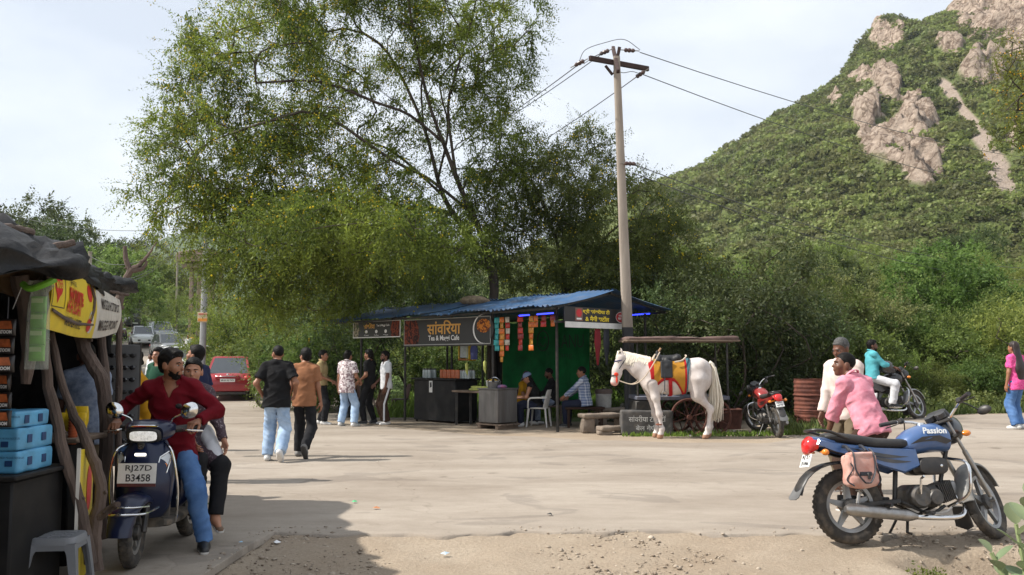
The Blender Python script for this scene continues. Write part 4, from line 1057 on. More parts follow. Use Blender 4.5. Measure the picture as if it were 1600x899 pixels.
def print_mat(name,base,spots,scale,lo=.45,hi=.55):
 m = bpy.data.materials.new(name); m.use_nodes = True; nt = m.node_tree; L = nt.links.new; b = nt.nodes["Principled BSDF"]; b.inputs['Roughness'].default_value = .85
 t = nt.nodes.new("ShaderNodeTexCoord"); n = nt.nodes.new("ShaderNodeTexNoise"); n.inputs['Scale'].default_value = scale; n.inputs['Detail'].default_value = 2.5; n.inputs['Distortion'].default_value = 1.2
 r = nt.nodes.new("ShaderNodeValToRGB"); r.color_ramp.elements[0].position = lo; r.color_ramp.elements[1].position = hi; r.color_ramp.elements[0].color = (*spots,1); r.color_ramp.elements[1].color = (*base,1)
 L(t.outputs['Object'],n.inputs['Vector']); L(n.outputs['Fac'],r.inputs[0]); L(r.outputs[0],b.inputs['Base Color']); return m
SH_FLORAL = print_mat('floral_print',lin((214,204,204)),lin((132,112,116)),17,.46,.53)
SH_KURTA = print_mat('plum_dotted_print',lin((66,50,58)),lin((150,138,142)),60,.33,.40)
def plaid_mat(name,c0,c1):
 m = bpy.data.materials.new(name); m.use_nodes = True; nt = m.node_tree; L = nt.links.new; b = nt.nodes["Principled BSDF"]; b.inputs['Roughness'].default_value = .85
 t = nt.nodes.new("ShaderNodeTexCoord"); out = None
 for d in ('X','Z'):
  w = nt.nodes.new("ShaderNodeTexWave"); w.bands_direction = d; w.inputs['Scale'].default_value = 5.2; L(t.outputs['Object'],w.inputs['Vector'])
  r = nt.nodes.new("ShaderNodeValToRGB"); r.color_ramp.elements[0].position = .72; r.color_ramp.elements[1].position = .82; r.color_ramp.elements[0].color = (*c0,1); r.color_ramp.elements[1].color = (*c1,1); L(w.outputs['Fac'],r.inputs[0])
  if out is None: out = r.outputs[0]
  else:
   x = nt.nodes.new("ShaderNodeMix"); x.data_type = 'RGBA'; x.inputs['Factor'].default_value = .5; L(out,x.inputs['A']); L(r.outputs[0],x.inputs['B']); out = x.outputs['Result']
 L(out,b.inputs['Base Color']); return m
SH_PLAID = plaid_mat('blue_white_plaid',lin((108,124,156)),lin((206,212,222)))
# ================================================================== white horse with saddle
M_HORSE = mat('white_horse_coat',lin((196,184,178)),0.75,var=0.22,scale=3.5,rgb2=lin((216,208,203)),bump=0.06,bscale=200,spec=.2,dust=(.34,.27,.21,.30))
M_MANE = mat('cream_mane',lin((222,212,194)),0.7,var=0.22,scale=30,stretch=(1,1,.12),bump=0.4,bscale=60)
M_HOOF = mat('hoof',lin((150,112,88)),0.6,var=0.25,scale=12)
M_PINKNOSE = mat('pink_muzzle',lin((196,150,142)),0.6,var=0.2,scale=12)
M_SADDLE = mat('black_saddle_leather',(0.009,0.009,0.010),0.6,var=0.2,bump=0.15,bscale=80)
M_YEL = cloth('yellow_saddle_cloth',lin((172,122,44))); M_REDC = cloth('red_saddle_trim',lin((158,34,36))); M_TEALC = cloth('teal_saddle_edge',lin((70,104,112))); M_ROPE = mat('pale_rope',lin((188,172,152)),0.9,var=0.15)
M_STRAP = mat('dark_strap',(0.02,0.022,0.03),0.6,var=0.1)
def horse(loc,rotz):
 root = empty('horse',loc,rotz,'white horse with a black saddle and yellow red saddle cloth standing by the cart','horse')
 P3 = lambda x,z,y=0.0: A3(x,y,z)
 head = [('rc',P3(-1.20,1.55),P3(-1.29,1.30),.105,.085),('rc',P3(-1.29,1.32),P3(-1.345,1.10),.085,.062),('el',P3(-1.345,1.075),(.062,.058,.068),None),('el',P3(-1.20,1.44),(.085,.062,.13),rotm((0,1,0),.25)),('rc',P3(-1.25,1.24),P3(-1.32,1.06),.06,.045),
   ('rc',P3(-1.185,1.64,.045),P3(-1.205,1.745,.055),.026,.008,{'k': .01}),('rc',P3(-1.185,1.64,-.045),P3(-1.205,1.745,-.055),.026,.008,{'k': .01})]
 neck = [('ec',P3(-1.12,1.50),P3(-.82,1.34),.125,.20,np.eye(3),.62),('ec',P3(-.86,1.36),P3(-.62,1.22),.20,.27,np.eye(3),.70)]
 trunk = [('el',P3(-.58,1.17),(.27,.225,.33),None),('el',P3(-.22,1.165),(.50,.275,.335),None),('el',P3(.12,1.22),(.36,.265,.30),None),('el',P3(.27,1.33),(.27,.235,.225),None),('rc',P3(-.62,1.40),P3(-.40,1.42),.11,.09),('el',P3(.33,1.17),(.22,.22,.30),None)]
 legs = []
 for (sy,fx,hx_) in ((-1,0.0,0.0),(1,-.05,.10)):
  y = .15*sy
  legs += [('rc',P3(-.62 + fx,1.05,y*.75),P3(-.565 + fx,.80,y*.95),.150,.085),('rc',P3(-.56 + fx,.80,y*.97),P3(-.50 + fx,.48,y),.074,.050),('el',P3(-.50 + fx,.47,y),(.055,.05,.065),None),('rc',P3(-.495 + fx,.46,y),P3(-.45 + fx,.20,y),.042,.034),('el',P3(-.445 + fx,.185,y),(.042,.040,.045),None),('rc',P3(-.445 + fx,.18,y),P3(-.475 + fx,.075,y),.036,.046),('rc',P3(-.478 + fx,.07,y),P3(-.492 + fx,.03,y),.052,.060)]
  legs += [('rc',P3(.24 + hx_*.4,1.12,y*.8),P3(.24 + hx_,.82,y),.21,.12),('rc',P3(.24 + hx_,.84,y),P3(.475 + hx_,.575,y),.105,.050),('el',P3(.49 + hx_,.565,y),(.058,.045,.075),None),('rc',P3(.485 + hx_,.55,y),P3(.435 + hx_,.22,y),.046,.037),('el',P3(.432 + hx_,.20,y),(.044,.042,.048),None),('rc',P3(.432 + hx_,.195,y),P3(.395 + hx_,.08,y),.038,.046),('rc',P3(.392 + hx_,.07,y),P3(.375 + hx_,.03,y),.052,.060)]
 allp = head + neck + trunk + legs
 def f(P):
  d = blend(allp,P,.055)
  # nearer legs keep their own edges
  return np.maximum(d,-P[:,2]) + .004*vnoise(P[:,0]*9,P[:,1]*9,P[:,2]*9,2)
 lo,hi = prim_bounds(allp); lo[2] = 0
 def mi(C):
  m = np.zeros(len(C),int); m[C[:,2] < .085] = 1; m[(C[:,0] < -1.27) & (C[:,2] < 1.07)] = 2; return m
 vol_obj('body',f,lo,hi,.0165,[M_HORSE,M_HOOF,M_PINKNOSE],root,mi)
 for sy in (-1,1):
  e = MB().ball(P3(-1.262,1.455,.083*sy),(.022,.014,.018)).build('eye',EYEB,root)
  MB().ball(P3(-1.385,1.09,.034*sy),(.012,.016,.016)).build('nostril',M_STRAP,root)
 # mane and tail
 r = np.random.default_rng(5); mb = MB()
 for i in range(240):
  t = r.random(); a = P3(-1.15 + .50*t,1.655 - .115*t); s = -1 if r.random() < .85 else 1
  L = .13 + .10*r.random(); yy = s*(.060 + .055*t + .012*r.random())
  mb.tube([a + A3(.02*r.normal(),0,.015),a + A3(.01*r.normal(),yy*.8,-.03),a + A3(.025*r.normal() - .02,yy + s*.022,-L)],[.016,.016,.006],4,caps=False)
 for i in range(24):
  a = P3(-1.21,1.68); mb.tube([a,a + A3(-.05,.06*r.normal(),.0),a + A3(-.07 + .02*r.normal(),.05*r.normal(),-.13)],[.012,.012,.004],4,caps=False)
 mb.build('mane',M_MANE,root,auto=None)
 mb = MB(); mb.tube([P3(.50,1.46),P3(.56,1.42),P3(.60,1.28)],[.045,.045,.04],8)
 for i in range(130):
  y = .05*r.normal(); x = .03*r.normal(); e = r.random()
  mb.tube([P3(.52,1.45,y*.4),P3(.585 + x*.4,1.36,y*.6),P3(.615 + x,1.0,y),P3(.63 + x*1.6,.7,y*1.2),P3(.60 + x*2,.55 - .25*e,y*1.1)],[.014,.017,.017,.014,.004],4,caps=False)
 mb.build('tail',M_MANE,root,auto=None)
 # saddle cloth: follows the back, hanging to a pointed edge
 shell = trunk
 def cf(P):
  d0 = blend(shell,P,.055) - .022
  x,z = P[:,0],P[:,2]; u = (x + .30)/.36
  low = np.where(u < 0,1.12 - .22*smooth(-.2,-1.05,u),1.10 - .34*smooth(.15,1.0,u) + .10*smooth(.95,1.1,u))
  d = np.maximum(d0,low - z); d = np.maximum(d,np.abs(x + .30) - .36 - .05*smooth(1.2,1.5,z)); return np.maximum(d,-(d0 + .03))
 def cmi(C):
  x,z = C[:,0],C[:,2]; u = (x + .30)/.36
  low = np.where(u < 0,1.12 - .22*smooth(-.2,-1.05,u),1.10 - .34*smooth(.15,1.0,u) + .10*smooth(.95,1.1,u))
  m = np.zeros(len(C),int); m[(np.abs(u) > .82) | (z - low < .065)] = 1; m[(u > .93)] = 2; return m
 vol_obj('saddle_cloth',cf,A3(-.75,-.36,.72),A3(.16,.36,1.62),.013,[M_YEL,M_REDC,M_TEALC],root,cmi)
 sd = [('ec',P3(-.48,1.50),P3(-.14,1.50),.10,.11,np.eye(3),1.25),('rc',P3(-.48,1.56),P3(-.50,1.66),.06,.035),('ec',P3(-.12,1.55,-.10),P3(-.12,1.55,.10),.075,.075,np.eye(3),1.0),
   ('bx',P3(-.36,1.33,-.262),(.115,.022,.17),rotm((1,0,0),-.2),.02),('bx',P3(-.36,1.33,.262),(.115,.022,.17),rotm((1,0,0),.2),.02),('rc',P3(-.34,1.5,-.14),P3(-.34,1.40,-.24),.07,.04),('rc',P3(-.34,1.5,.14),P3(-.34,1.40,.24),.07,.04)]
 lo,hi = prim_bounds(sd); so_ = vol_obj('saddle',lambda P: blend(sd,P,.04),lo,hi,.014,M_SADDLE,root)
 MB().tube([P3(-.50,1.56),P3(-.485,1.66),P3(-.43,1.74)],[.026,.024,.02],8).build('pommel',mat('saddle_wood',lin((150,116,84)),.6),so_)
 MB().tube(catmull([P3(-.62,1.50,-.16),P3(-.56,1.60,-.06),P3(-.54,1.60,.06),P3(-.62,1.50,.16)],4),.018,6).build('rope_ring',M_ROPE,root)
 MB().tube(catmull([P3(-.20,1.47,-.26),P3(-.06,1.50,-.24),P3(.04,1.58,-.12),P3(.06,1.60,.1)],4),.016,6).build('rope_ring',M_ROPE,root)
 # girth and stirrup
 MB().tube(catmull([P3(-.30,1.25,-.29),P3(-.29,1.0,-.285),P3(-.27,.84,-.15),P3(-.27,.815,0),P3(-.27,.84,.15),P3(-.29,1.0,.285)],4),.035,6,flat=.3,hint=(1,0,0)).build('girth',M_REDC,root)
 st = MB().tube([P3(-.40,1.25,-.30),P3(-.41,.92,-.33)],.010,5).build('stirrup_strap',M_STRAP,root)
 a = np.linspace(0,2*math.pi,13)[:-1]; MB().tube([P3(-.41 + .05*math.sin(k),.86 + .055*math.cos(k),-.33) for k in a],.009,6,closed=True).build('stirrup',mat('iron',(.25,.24,.23),.5,.7),st)
 # bridle, red tassel, reins
 def band(c,ax,r1,r2,w,m,nm):
  pts = [c + A3(0,math.cos(k)*r1,0) + ax*math.sin(k)*r2 for k in np.linspace(0,2*math.pi,19)[:-1]]
  MB().tube(pts,w,5,closed=True).build(nm,m,root)
 band(P3(-1.315,1.22),A3(.95,0,.25),.088,.088,.013,M_STRAP,'noseband'); band(P3(-1.20,1.42),A3(.55,0,.83),.098,.23,.010,M_STRAP,'headstall'); band(P3(-1.235,1.50),A3(.98,0,.2),.10,.10,.012,mat('blue_browband',lin((46,48,92)),.6),'browband')
 MB().ball(P3(-1.31,1.23,-.085),(.045,.025,.04),8,6).build('tassel',cloth('red_tassel',lin((206,66,46))),root)
 MB().ball(P3(-1.30,1.13,-.08),(.02,.02,.07),8,6).build('tassel',cloth('red_tassel',lin((206,66,46))),root)
 for sy in (-1,1):
  MB().tube(catmull([P3(-1.30,1.12,.075*sy),P3(-1.0,1.04,.14*sy),P3(-.80,1.16,.24*sy),P3(-.62,1.42,.26*sy),P3(-.46,1.66,.06*sy)],6),.011,5).build('rein',M_ROPE,root)
 MB().tube([P3(-.505 + .05*math.cos(k),.27,-.15 + .05*math.sin(k)) for k in np.linspace(0,6.28,13)[:-1]],.016,6,closed=True).build('leg_band',mat('brown_leg_band',lin((120,72,54)),.8),root)
 return root
# ================================================================== vehicles
M_RUBBER = mat('tyre_rubber',(0.022,0.021,0.020),0.85,var=0.25,scale=10,dust=(0.24,0.19,0.14,0.45),bump=.2,bscale=60)
M_CHROME = mat('chrome',(0.72,0.72,0.72),0.16,1.0,var=0.05)
M_STEEL = mat('worn_steel',(0.35,0.34,0.33),0.38,0.9,var=0.2,scale=14,dust=(0.3,0.25,0.19,.35))
M_ALLOY = mat('grey_alloy',(0.30,0.30,0.30),0.42,0.8,var=0.15,dust=(0.3,0.25,0.19,.3))
M_BLKPL = mat('black_plastic',(0.016,0.016,0.017),0.42,var=0.2,dust=(0.24,0.19,0.14,.16))
M_BLKMET = mat('black_metal',(0.02,0.02,0.021),0.38,0.3,var=0.2,dust=(0.22,0.18,0.14,.2))
M_ENGINE = mat('engine_grey',(0.09,0.09,0.09),0.5,0.7,var=0.4,scale=16,dust=(0.22,0.17,0.12,.4))
M_SEAT = mat('seat_vinyl',(0.02,0.02,0.021),0.6,var=0.2,bump=.12,bscale=120,dust=(0.25,0.2,0.15,.1))
M_REDLENS = mat('red_lens',(0.55,0.02,0.02),0.12,var=0.1,coat=.6); M_AMBER = mat('amber_lens',(0.75,0.22,0.02),0.15,var=0.1,coat=.6)
M_LENS = mat('clear_lens',(0.62,0.64,0.66),0.08,0.2,var=0.08,coat=.8)
M_PLATE = mat('number_plate',(0.72,0.72,0.70),0.5,var=0.1); M_INK = mat('plate_ink',(0.012,0.012,0.014),0.6,var=0)
M_GLASS = mat('car_glass',(0.025,0.03,0.033),0.06,0.0,var=0.1,spec=.9,coat=.5)
M_MIRROR = mat('mirror_glass',(0.8,0.82,0.85),0.04,1.0,var=0)
def paint(name,c,var=.06,dust=.16): return mat(name,c,0.32,0.1,var=var,scale=3,coat=.45,dust=(0.34,0.28,0.21,dust))
def stn(S,n=20):
 """Rings across x: (x, z centre, half width, half height, squareness[, y, narrowing of the top])."""
 return [sring((q[0],q[5] if len(q) > 5 else 0,q[1]),(0,1,0),(0,0,1),q[2],q[3],q[4],n,q[6] if len(q) > 6 else 1.0) for q in S]
def wheel(parent,c,R,w,steer=None,spokes=5,name='wheel',rimr=None,detail=True):
 """Tyre with tread, rim and spokes about the local y axis."""
 c = A3(*c); ax = A3(0,1,0)
 root = MB(); h = w/2; rr = rimr or R - w*1.05
 prof = [(rr,-h*.62),(rr + (R - rr)*.35,-h*.98),(rr + (R - rr)*.72,-h),(R - w*.10,-h*.72),(R,-h*.3),(R,h*.3),(R - w*.10,h*.72),(rr + (R - rr)*.72,h),(rr + (R - rr)*.35,h*.98),(rr,h*.62)]
 ty = MB().lathe(prof,c,ax,40,closed=True)
 if detail:
  for k in range(44):
   a = 2*math.pi*k/44; d = A3(math.cos(a),0,math.sin(a)); t = A3(-math.sin(a),0,math.cos(a))
   for s in (-1,1): ty.box(c + d*(R - .002) + A3(0,s*h*.36,0),(.022,w*.30,.0035),np.stack([t*.92 + A3(0,s*.38,0),A3(0,.92,0) - t*s*.38,d],1))
 tyre = ty.build(name,M_RUBBER,parent)
 rm = MB().lathe([(rr - .025,-h*.55),(rr + .004,-h*.66),(rr + .004,h*.66),(rr - .025,h*.55)],c,ax,36,closed=True).build('rim',M_ALLOY,tyre)
 hub = MB().lathe([(.02,-w*.75),(.062,-w*.55),(.062,w*.55),(.02,w*.75)],c,ax,16).build('hub',M_ENGINE,tyre)
 for k in range(spokes):
  a = 2*math.pi*k/spokes + .35; d = A3(math.cos(a),0,math.sin(a)); t = A3(-math.sin(a),0,math.cos(a))
  MB().prism([(.05,-.028),(rr - .01,-.013),(rr - .01,.013),(.05,.028)],c,d,t,w*.36).build('spoke',M_ALLOY,tyre)
 return tyre
def motorbike(loc,rotz,label,body,accent,lean=-.14,steer=.62,scale=1.0,logo=None,plate=None,cover_seat=None,group=None,mirror=True,visor=True,plate2=None):
 """Commuter motorcycle, nose along +x, its left along +y."""
 root = empty('motorbike',loc,rotz,label,'motorbike',group,scale)
 root.rotation_euler = (Matrix.Rotation(rotz,3,'Z') @ Matrix.Rotation(lean,3,'X')).to_euler()
 ra,fa,R = A3(-.615,0,.298),A3(.625,0,.298),.300
 wheel(root,ra,R,.092)
 # steering assembly is turned about the head axis
 hd = A3(.30,0,.87); axd = (A3(.255,0,.95) - A3(.575,0,.298)); axd /= np.linalg.norm(axd); Rs = rotm(axd,steer)
 def st(p): return hd + Rs @ (A3(*p) - hd)
 fw_ = wheel(root,(0,0,0),R,.078)
 Mx = Matrix(Rs.tolist()).to_4x4(); Mx.translation = Vector(st(fa)); fw_.matrix_local = Mx
 for s in (-1,1):
  tb = MB().tube([st((.60,.085*s,.325)),st((.41,.085*s,.70))],.021,10); tb.tube([st((.42,.085*s,.68)),st((.275,.085*s,.965))],.0145,10); tb.build('fork_tube',M_STEEL,root)
 MB().tube([st((.625,-.10,.298)),st((.625,.10,.298))],.012,8).build('axle',M_STEEL,root)
 MB().box(st((.29,0,.95)),(.07,.24,.028),Rs,.008).box(st((.345,0,.82)),(.06,.22,.03),Rs,.008).build('fork_yoke',M_BLKMET,root)
 # front fender
 rings = []
 for a in np.linspace(rad(12),rad(168),17):
  c = A3(.625,0,.298) + A3(math.cos(a + .25),0,math.sin(a + .25))*(.338 if a > .6 else .335); n_ = A3(math.cos(a + .25),0,math.sin(a + .25)); wd = .062 + .008*math.sin(a)
  rings.append([st(c + A3(0,wd*math.sin(t),0) + n_*(.030*math.cos(t) - .03)) for t in np.linspace(-1.75,1.75,9)] + [st(c + A3(0,wd*.94*math.sin(t),0) + n_*(.030*math.cos(t) - .034)) for t in np.linspace(1.75,-1.75,9)])
 MB().loft(rings).build('front_fender',M_ALLOY if accent is None else mat('dusty_grey_fender',(.10,.105,.11),.4,var=.2,dust=(.4,.36,.3,.5)),root)
 # handlebar, grips, levers, mirror
 hb = [(.30,.10,.97),(.28,.20,1.03),(.20,.30,1.06),(.13,.37,1.055)]
 for s in (-1,1):
  pts = catmull([st((.30,0,.965))] + [st((p[0],p[1]*s,p[2])) for p in hb],4)
  b = MB().tube(pts,.0115,8).build('handlebar',M_CHROME,root)
  MB().tube([st((.205,.295*s,1.06)),st((.10,.40*s,1.052))],.0175,10).build('grip',M_BLKPL,b)
  MB().tube(catmull([st((.23,.27*s,1.058)),st((.25,.31*s,1.05)),st((.19,.40*s,1.035))],3),.006,6).build('lever',M_BLKMET,b)
  MB().box(st((.225,.265*s,1.058)),(.05,.05,.045),Rs,.01).build('switch_box',M_BLKPL,b)
  if mirror:
   mr_ = MB().tube(catmull([st((.25,.25*s,1.06)),st((.31,.29*s,1.02)),st((.36,.33*s,.97))],3),.006,6).build('mirror_stalk',M_BLKMET,root)
   MB().ball(st((.37,.37*s,.955)),(.022,.060,.038),14,8,rot=Rs).build('mirror',M_BLKPL,mr_)
 # headlamp cowl and instruments
 if visor:
  cw = MB().loft([[st(p) for p in sring((x,0,z),(0,1,0),(.35,0,.94),hw,hh,2.6,18)] for (x,z,hw,hh) in ((.30,.955,.06,.05),(.34,.935,.11,.105),(.42,.90,.125,.125),(.47,.885,.115,.11),(.475,.885,.10,.095))])
  cw.build('headlamp_cowl',accent or M_BLKPL,root)
  MB().loft([[st(p) for p in sring((x,0,.88),(0,1,0),(.2,0,.98),hw,hh,2.4,18)] for (x,hw,hh) in ((.46,.09,.07),(.492,.088,.068),(.505,.06,.045))]).build('headlamp',M_LENS,root)
  MB().loft([[st(p) for p in sring((x,0,z),(0,1,0),(.75,0,.66),hw,hh,3,16)] for (x,z,hw,hh) in ((.355,1.0,.10,.045),(.325,1.05,.085,.040))]).build('windscreen',M_BLKPL,root)
  ins = MB().lathe([(.045,-.02),(.045,.02)],st((.29,.045,1.01)),Rs @ A3(-.5,0,.85),16).lathe([(.045,-.02),(.045,.02)],st((.29,-.045,1.01)),Rs @ A3(-.5,0,.85),16).build('instrument',M_BLKPL,root)
 for s in (-1,1):
  MB().ball(st((.40,.155*s,.83)),(.04,.03,.026),10,6).build('front_indicator',M_AMBER,root)
 # frame
 fm = MB().tube(catmull([(.31,0,.80),(.12,0,.74),(-.25,0,.66),(-.62,0,.73)],5),.02,8).tube([(.33,0,.75),(.24,0,.50),(.20,0,.30)],.018,8).tube([(-.15,0,.66),(-.20,0,.34)],.02,8)
 for s in (-1,1): fm.tube([(-.2,.09*s,.32),(.05,.09*s,.21),(.20,.06*s,.28)],.014,8).tube([(-.30,.09*s,.66),(-.62,.10*s,.70),(-.82,.08*s,.76)],.012,8)
 fm.build('frame',M_BLKMET,root)
 for s in (-1,1):
  MB().beam((-.20,.085*s,.33),(-.63,.085*s,.298),.022,.04,bev=.006).build('swing_arm',M_BLKMET,root)
  sh = MB().tube([(-.60,.115*s,.32),(-.50,.115*s,.66)],.014,8)
  for k in range(9):
   t = .28 + k*.075; c = A3(-.60 + .10*t,.115*s,.32 + .34*t); sh.lathe([(.026,-.006),(.031,0),(.026,.006)],c,(.1,0,.34),12)
  sh.build('shock_absorber',M_STEEL,root)
 # tank
 tank = MB().loft(stn([(.335,.80,.05,.06,2.3),(.31,.815,.10,.10,2.3),(.22,.835,.135,.118,2.3),(.10,.825,.142,.118,2.3),(-.02,.795,.125,.105,2.3),(-.10,.765,.095,.075,2.3),(-.13,.75,.06,.04,2.3)],24))
 tk = tank.build('tank',body,root)
 MB().lathe([(.0,.012),(.032,.012),(.038,-.01)],(.12,0,.945),(0,0,1),18).build('fuel_cap',M_CHROME,tk)
 for s in (-1,1):
  if accent is not None:
   out = [(.30,.80),(.18,.845),(.02,.835),(-.08,.775),(.02,.795),(.14,.80),(.24,.775)]
   pts = []
   for (x,z) in out: pts.append(A3(x,s*(.1445*math.sqrt(max(0.02,1 - ((z - .83)/.125)**2))*(1 - .9*max(0,abs(x - .13) - .10)**1.1) + .003),z))
   MB().add(pts,[tuple(range(len(pts)))]).build('stripe',accent,tk)
  if logo:
   put_text(logo,(.14,s*.1385,.885),(-s*1.0,0,0),(0,-s*.42,.9),.07,mat('pale_logo',(.62,.62,.6),.4,var=.05),tk,width=.22,height=.058,bold=.002,shear=.25)
 # seat
 MB().loft(stn([(-.055,.77,.07,.03,2.6),(-.09,.785,.10,.042,2.6),(-.20,.785,.122,.045,2.6),(-.36,.79,.128,.05,2.6),(-.50,.815,.125,.05,2.6),(-.66,.84,.115,.045,2.6),(-.76,.85,.095,.035,2.6),(-.79,.85,.06,.02,2.6)],20)).build('seat',cover_seat or M_SEAT,root)
 # side panels and tail cowl
 for s in (-1,1):
  poly = [(-.04,.735),(-.02,.60),(-.16,.545),(-.34,.60),(-.50,.665),(-.74,.735),(-.88,.80),(-.86,.835),(-.70,.80),(-.40,.755),(-.20,.745)]
  sp_ = MB(); n_ = len(poly); top = [A3(x,s*(.118 - .045*smooth(-.55,-.88,x)),z) for x,z in poly]; mid = [A3(x*.985 - .006,s*(.135 - .045*smooth(-.55,-.88,x)),.70 + (z - .70)*.90) for x,z in poly]
  f = [(i,(i + 1) % n_,(i + 1) % n_ + n_,i + n_) for i in range(n_)] + [tuple(range(n_,2*n_))]
  sp_.add(top + mid,f); pan = sp_.build('side_panel',body,root)
  if accent is not None:
   for (dz,x0,x1) in ((-.012,-.12,-.62),(-.05,-.10,-.48)):
    xs = np.linspace(x0,x1,8); up_ = [A3(x,s*(.1385 - .045*smooth(-.55,-.88,x)),.69 + .10*((x0 - x)/.6)**1.3 + dz) for x in xs]; dn_ = [p + A3(0,0,-.028*math.sin(math.pi*i/7) - .002) for i,p in enumerate(up_)]
    MB().add(up_ + dn_[::-1],[tuple(range(16))]).build('stripe',accent,pan)
 MB().loft(stn([(-.72,.80,.09,.035,2.5),(-.82,.815,.085,.04,2.5),(-.90,.825,.07,.035,2.5)],18)).build('tail_cowl',body,root)
 MB().loft(stn([(-.86,.80,.08,.055,2.6),(-.91,.79,.078,.07,2.6),(-.945,.775,.06,.058,2.6),(-.96,.765,.03,.03,2.6)],18)).build('tail_lamp',M_REDLENS,root)
 MB().tube(catmull([(-.62,.115,.83),(-.78,.115,.89),(-.885,.08,.905),(-.905,0,.905),(-.885,-.08,.905),(-.78,-.115,.89),(-.62,-.115,.83)],4),.0125,8).build('grab_rail',M_BLKMET,root)
 for s in (-1,1): MB().tube([(-.84,.05*s,.73),(-.85,.13*s,.725)],.008,6).ball((-.85,.15*s,.725),(.03,.035,.026),10,6).build('rear_indicator',M_AMBER,root)
 # rear fender, plate
 rings = []
 for a in np.linspace(rad(60),rad(168),12):
  rr_ = .36 + .10*smooth(1.6,2.9,a); c = A3(-.615,0,.30) + A3(math.cos(a),0,math.sin(a))*rr_; n_ = A3(math.cos(a),0,math.sin(a)); wd = .075
  rings.append([c + A3(0,wd*math.sin(t),0) + n_*(.02*math.cos(t) - .02) for t in np.linspace(-1.6,1.6,9)] + [c + A3(0,wd*.93*math.sin(t),0) + n_*(.02*math.cos(t) - .025) for t in np.linspace(1.6,-1.6,9)])
 MB().loft(rings).build('rear_fender',M_BLKPL,root)
 MB().prism([(-.065,0),(.065,0),(.085,-.15),(.05,-.17),(-.05,-.17),(-.085,-.15)],(-1.00,0,.50),(0,1,0),(.55,0,.83),.006).build('mud_flap',mat('grey_flap',(.11,.11,.11),.6,var=.25),root)
 nx_ = unit(A3(-.88,0,.35)); ay = A3(.35,0,.88); ay /= np.linalg.norm(ay)
 plc = A3(-.945,0,.665); pl = MB().prism([(-.08,-.055),(.08,-.055),(.08,.055),(-.08,.055)],plc,(0,-1,0),ay,.006).build('number_plate',M_PLATE,root)
 if plate:
  an = np.cross(A3(0,-1,0),ay)
  put_text(plate,plc + an*.0045 + ay*.024,(0,-1,0),ay,.06,M_INK,pl,width=.12,height=.034,bold=.001)
  put_text(plate2 or plate,plc + an*.0045 - ay*.024,(0,-1,0),ay,.06,M_INK,pl,width=.12,height=.034,bold=.001)
 # engine
 en = MB().box((.02,0,.36),(.30,.20,.18),None,.04).lathe([(.0,-.135),(.075,-.135),(.095,-.115),(.095,.115),(.075,.135),(0,.135)],(-.03,0,.36),(0,1,0),24).lathe([(0,-.145),(.055,-.145),(.07,-.12),(.07,.12),(.055,.145),(0,.145)],(.09,0,.35),(0,1,0),22)
 eo = en.build('engine',M_ENGINE,root)
 for k in range(8):
  MB().box((.175 + .016*k,0,.375 + .005*k),(.009,.17 - .004*abs(k - 3),.155),rotm((0,1,0),-.28),.004).build('cooling_fin',M_ENGINE,eo)
 MB().box((.19,0,.375),(.12,.11,.11),rotm((0,1,0),-.28),.01).build('cylinder',M_ENGINE,eo)
 MB().box((.315,0,.415),(.055,.13,.13),rotm((0,1,0),-.28),.02).build('cylinder_head',M_ALLOY,eo)
 for s in (-1,1):
  MB().loft([sring((.10,y,.60),(1,0,0),(0,0,1),hw,hh,3.5,20) for (y,hw,hh) in ((s*.04,.13,.072),(s*.12,.13,.072),(s*.142,.122,.064),(s*.148,.10,.045))] if s > 0 else [sring((.10,y,.60),(1,0,0),(0,0,1),hw,hh,3.5,20) for (y,hw,hh) in ((s*.148,.10,.045),(s*.142,.122,.064),(s*.12,.13,.072),(s*.04,.13,.072))]).build('air_box',M_BLKPL,root)
  MB().ball((.16,s*.15,.60),(.012,.004,.012),8,5).build('badge',M_CHROME,root)
 # exhaust on the right side
 MB().tube(catmull([(.31,-.05,.36),(.36,-.09,.28),(.30,-.12,.20),(.10,-.14,.19),(-.15,-.15,.205)],6),.021,12).build('exhaust_pipe',M_CHROME,root)
 MB().tube([(-.12,-.155,.205),(-.16,-.155,.21),(-.20,-.155,.215),(-.70,-.165,.275),(-.74,-.166,.28)],[.022,.036,.045,.047,.025],16).build('muffler',M_STEEL,root)
 # crash guard
 for s in (-1,1): MB().tube(catmull([(.31,.03*s,.66),(.345,.20*s,.62),(.34,.235*s,.50),(.32,.20*s,.36),(.24,.05*s,.27)],5),.0125,8).build('crash_guard',M_CHROME,root)
 MB().prism([(-.07,0),(.07,0),(.085,-.16),(.02,-.19),(-.085,-.16)],(.33,-.06,.27),(.25,-.97,0),(-.18,0,.98),.006).build('leg_flap',M_BLKPL,root)
 # pegs, kick starter, brake pedal, stand
 for s in (-1,1): MB().tube([(-.02,.10*s,.235),(-.02,.235*s,.235)],.015,8).build('foot_peg',M_BLKPL,root)
 for s in (-1,1): MB().tube([(-.36,.12*s,.30),(-.36,.21*s,.30)],.014,8).build('foot_peg',M_BLKPL,root)
 MB().tube([(-.06,-.15,.38),(-.05,-.165,.50),(-.045,-.20,.52)],.010,6).build('kick_lever',M_CHROME,root)
 MB().tube(catmull([(-.02,-.12,.22),(.12,-.17,.235),(.18,-.18,.27)],3),.009,6).build('brake_pedal',M_STEEL,root)
 MB().tube([(-.10,.10,.24),(-.16,.245,.02)],.011,7).box((-.16,.25,.012),(.06,.045,.012),None,.003).build('side_stand',M_BLKMET,root)
 MB().tube([(-.14,-.06,.22),(-.20,-.12,.085),(-.17,-.14,.07)],.012,7).build('centre_stand',M_BLKMET,root)
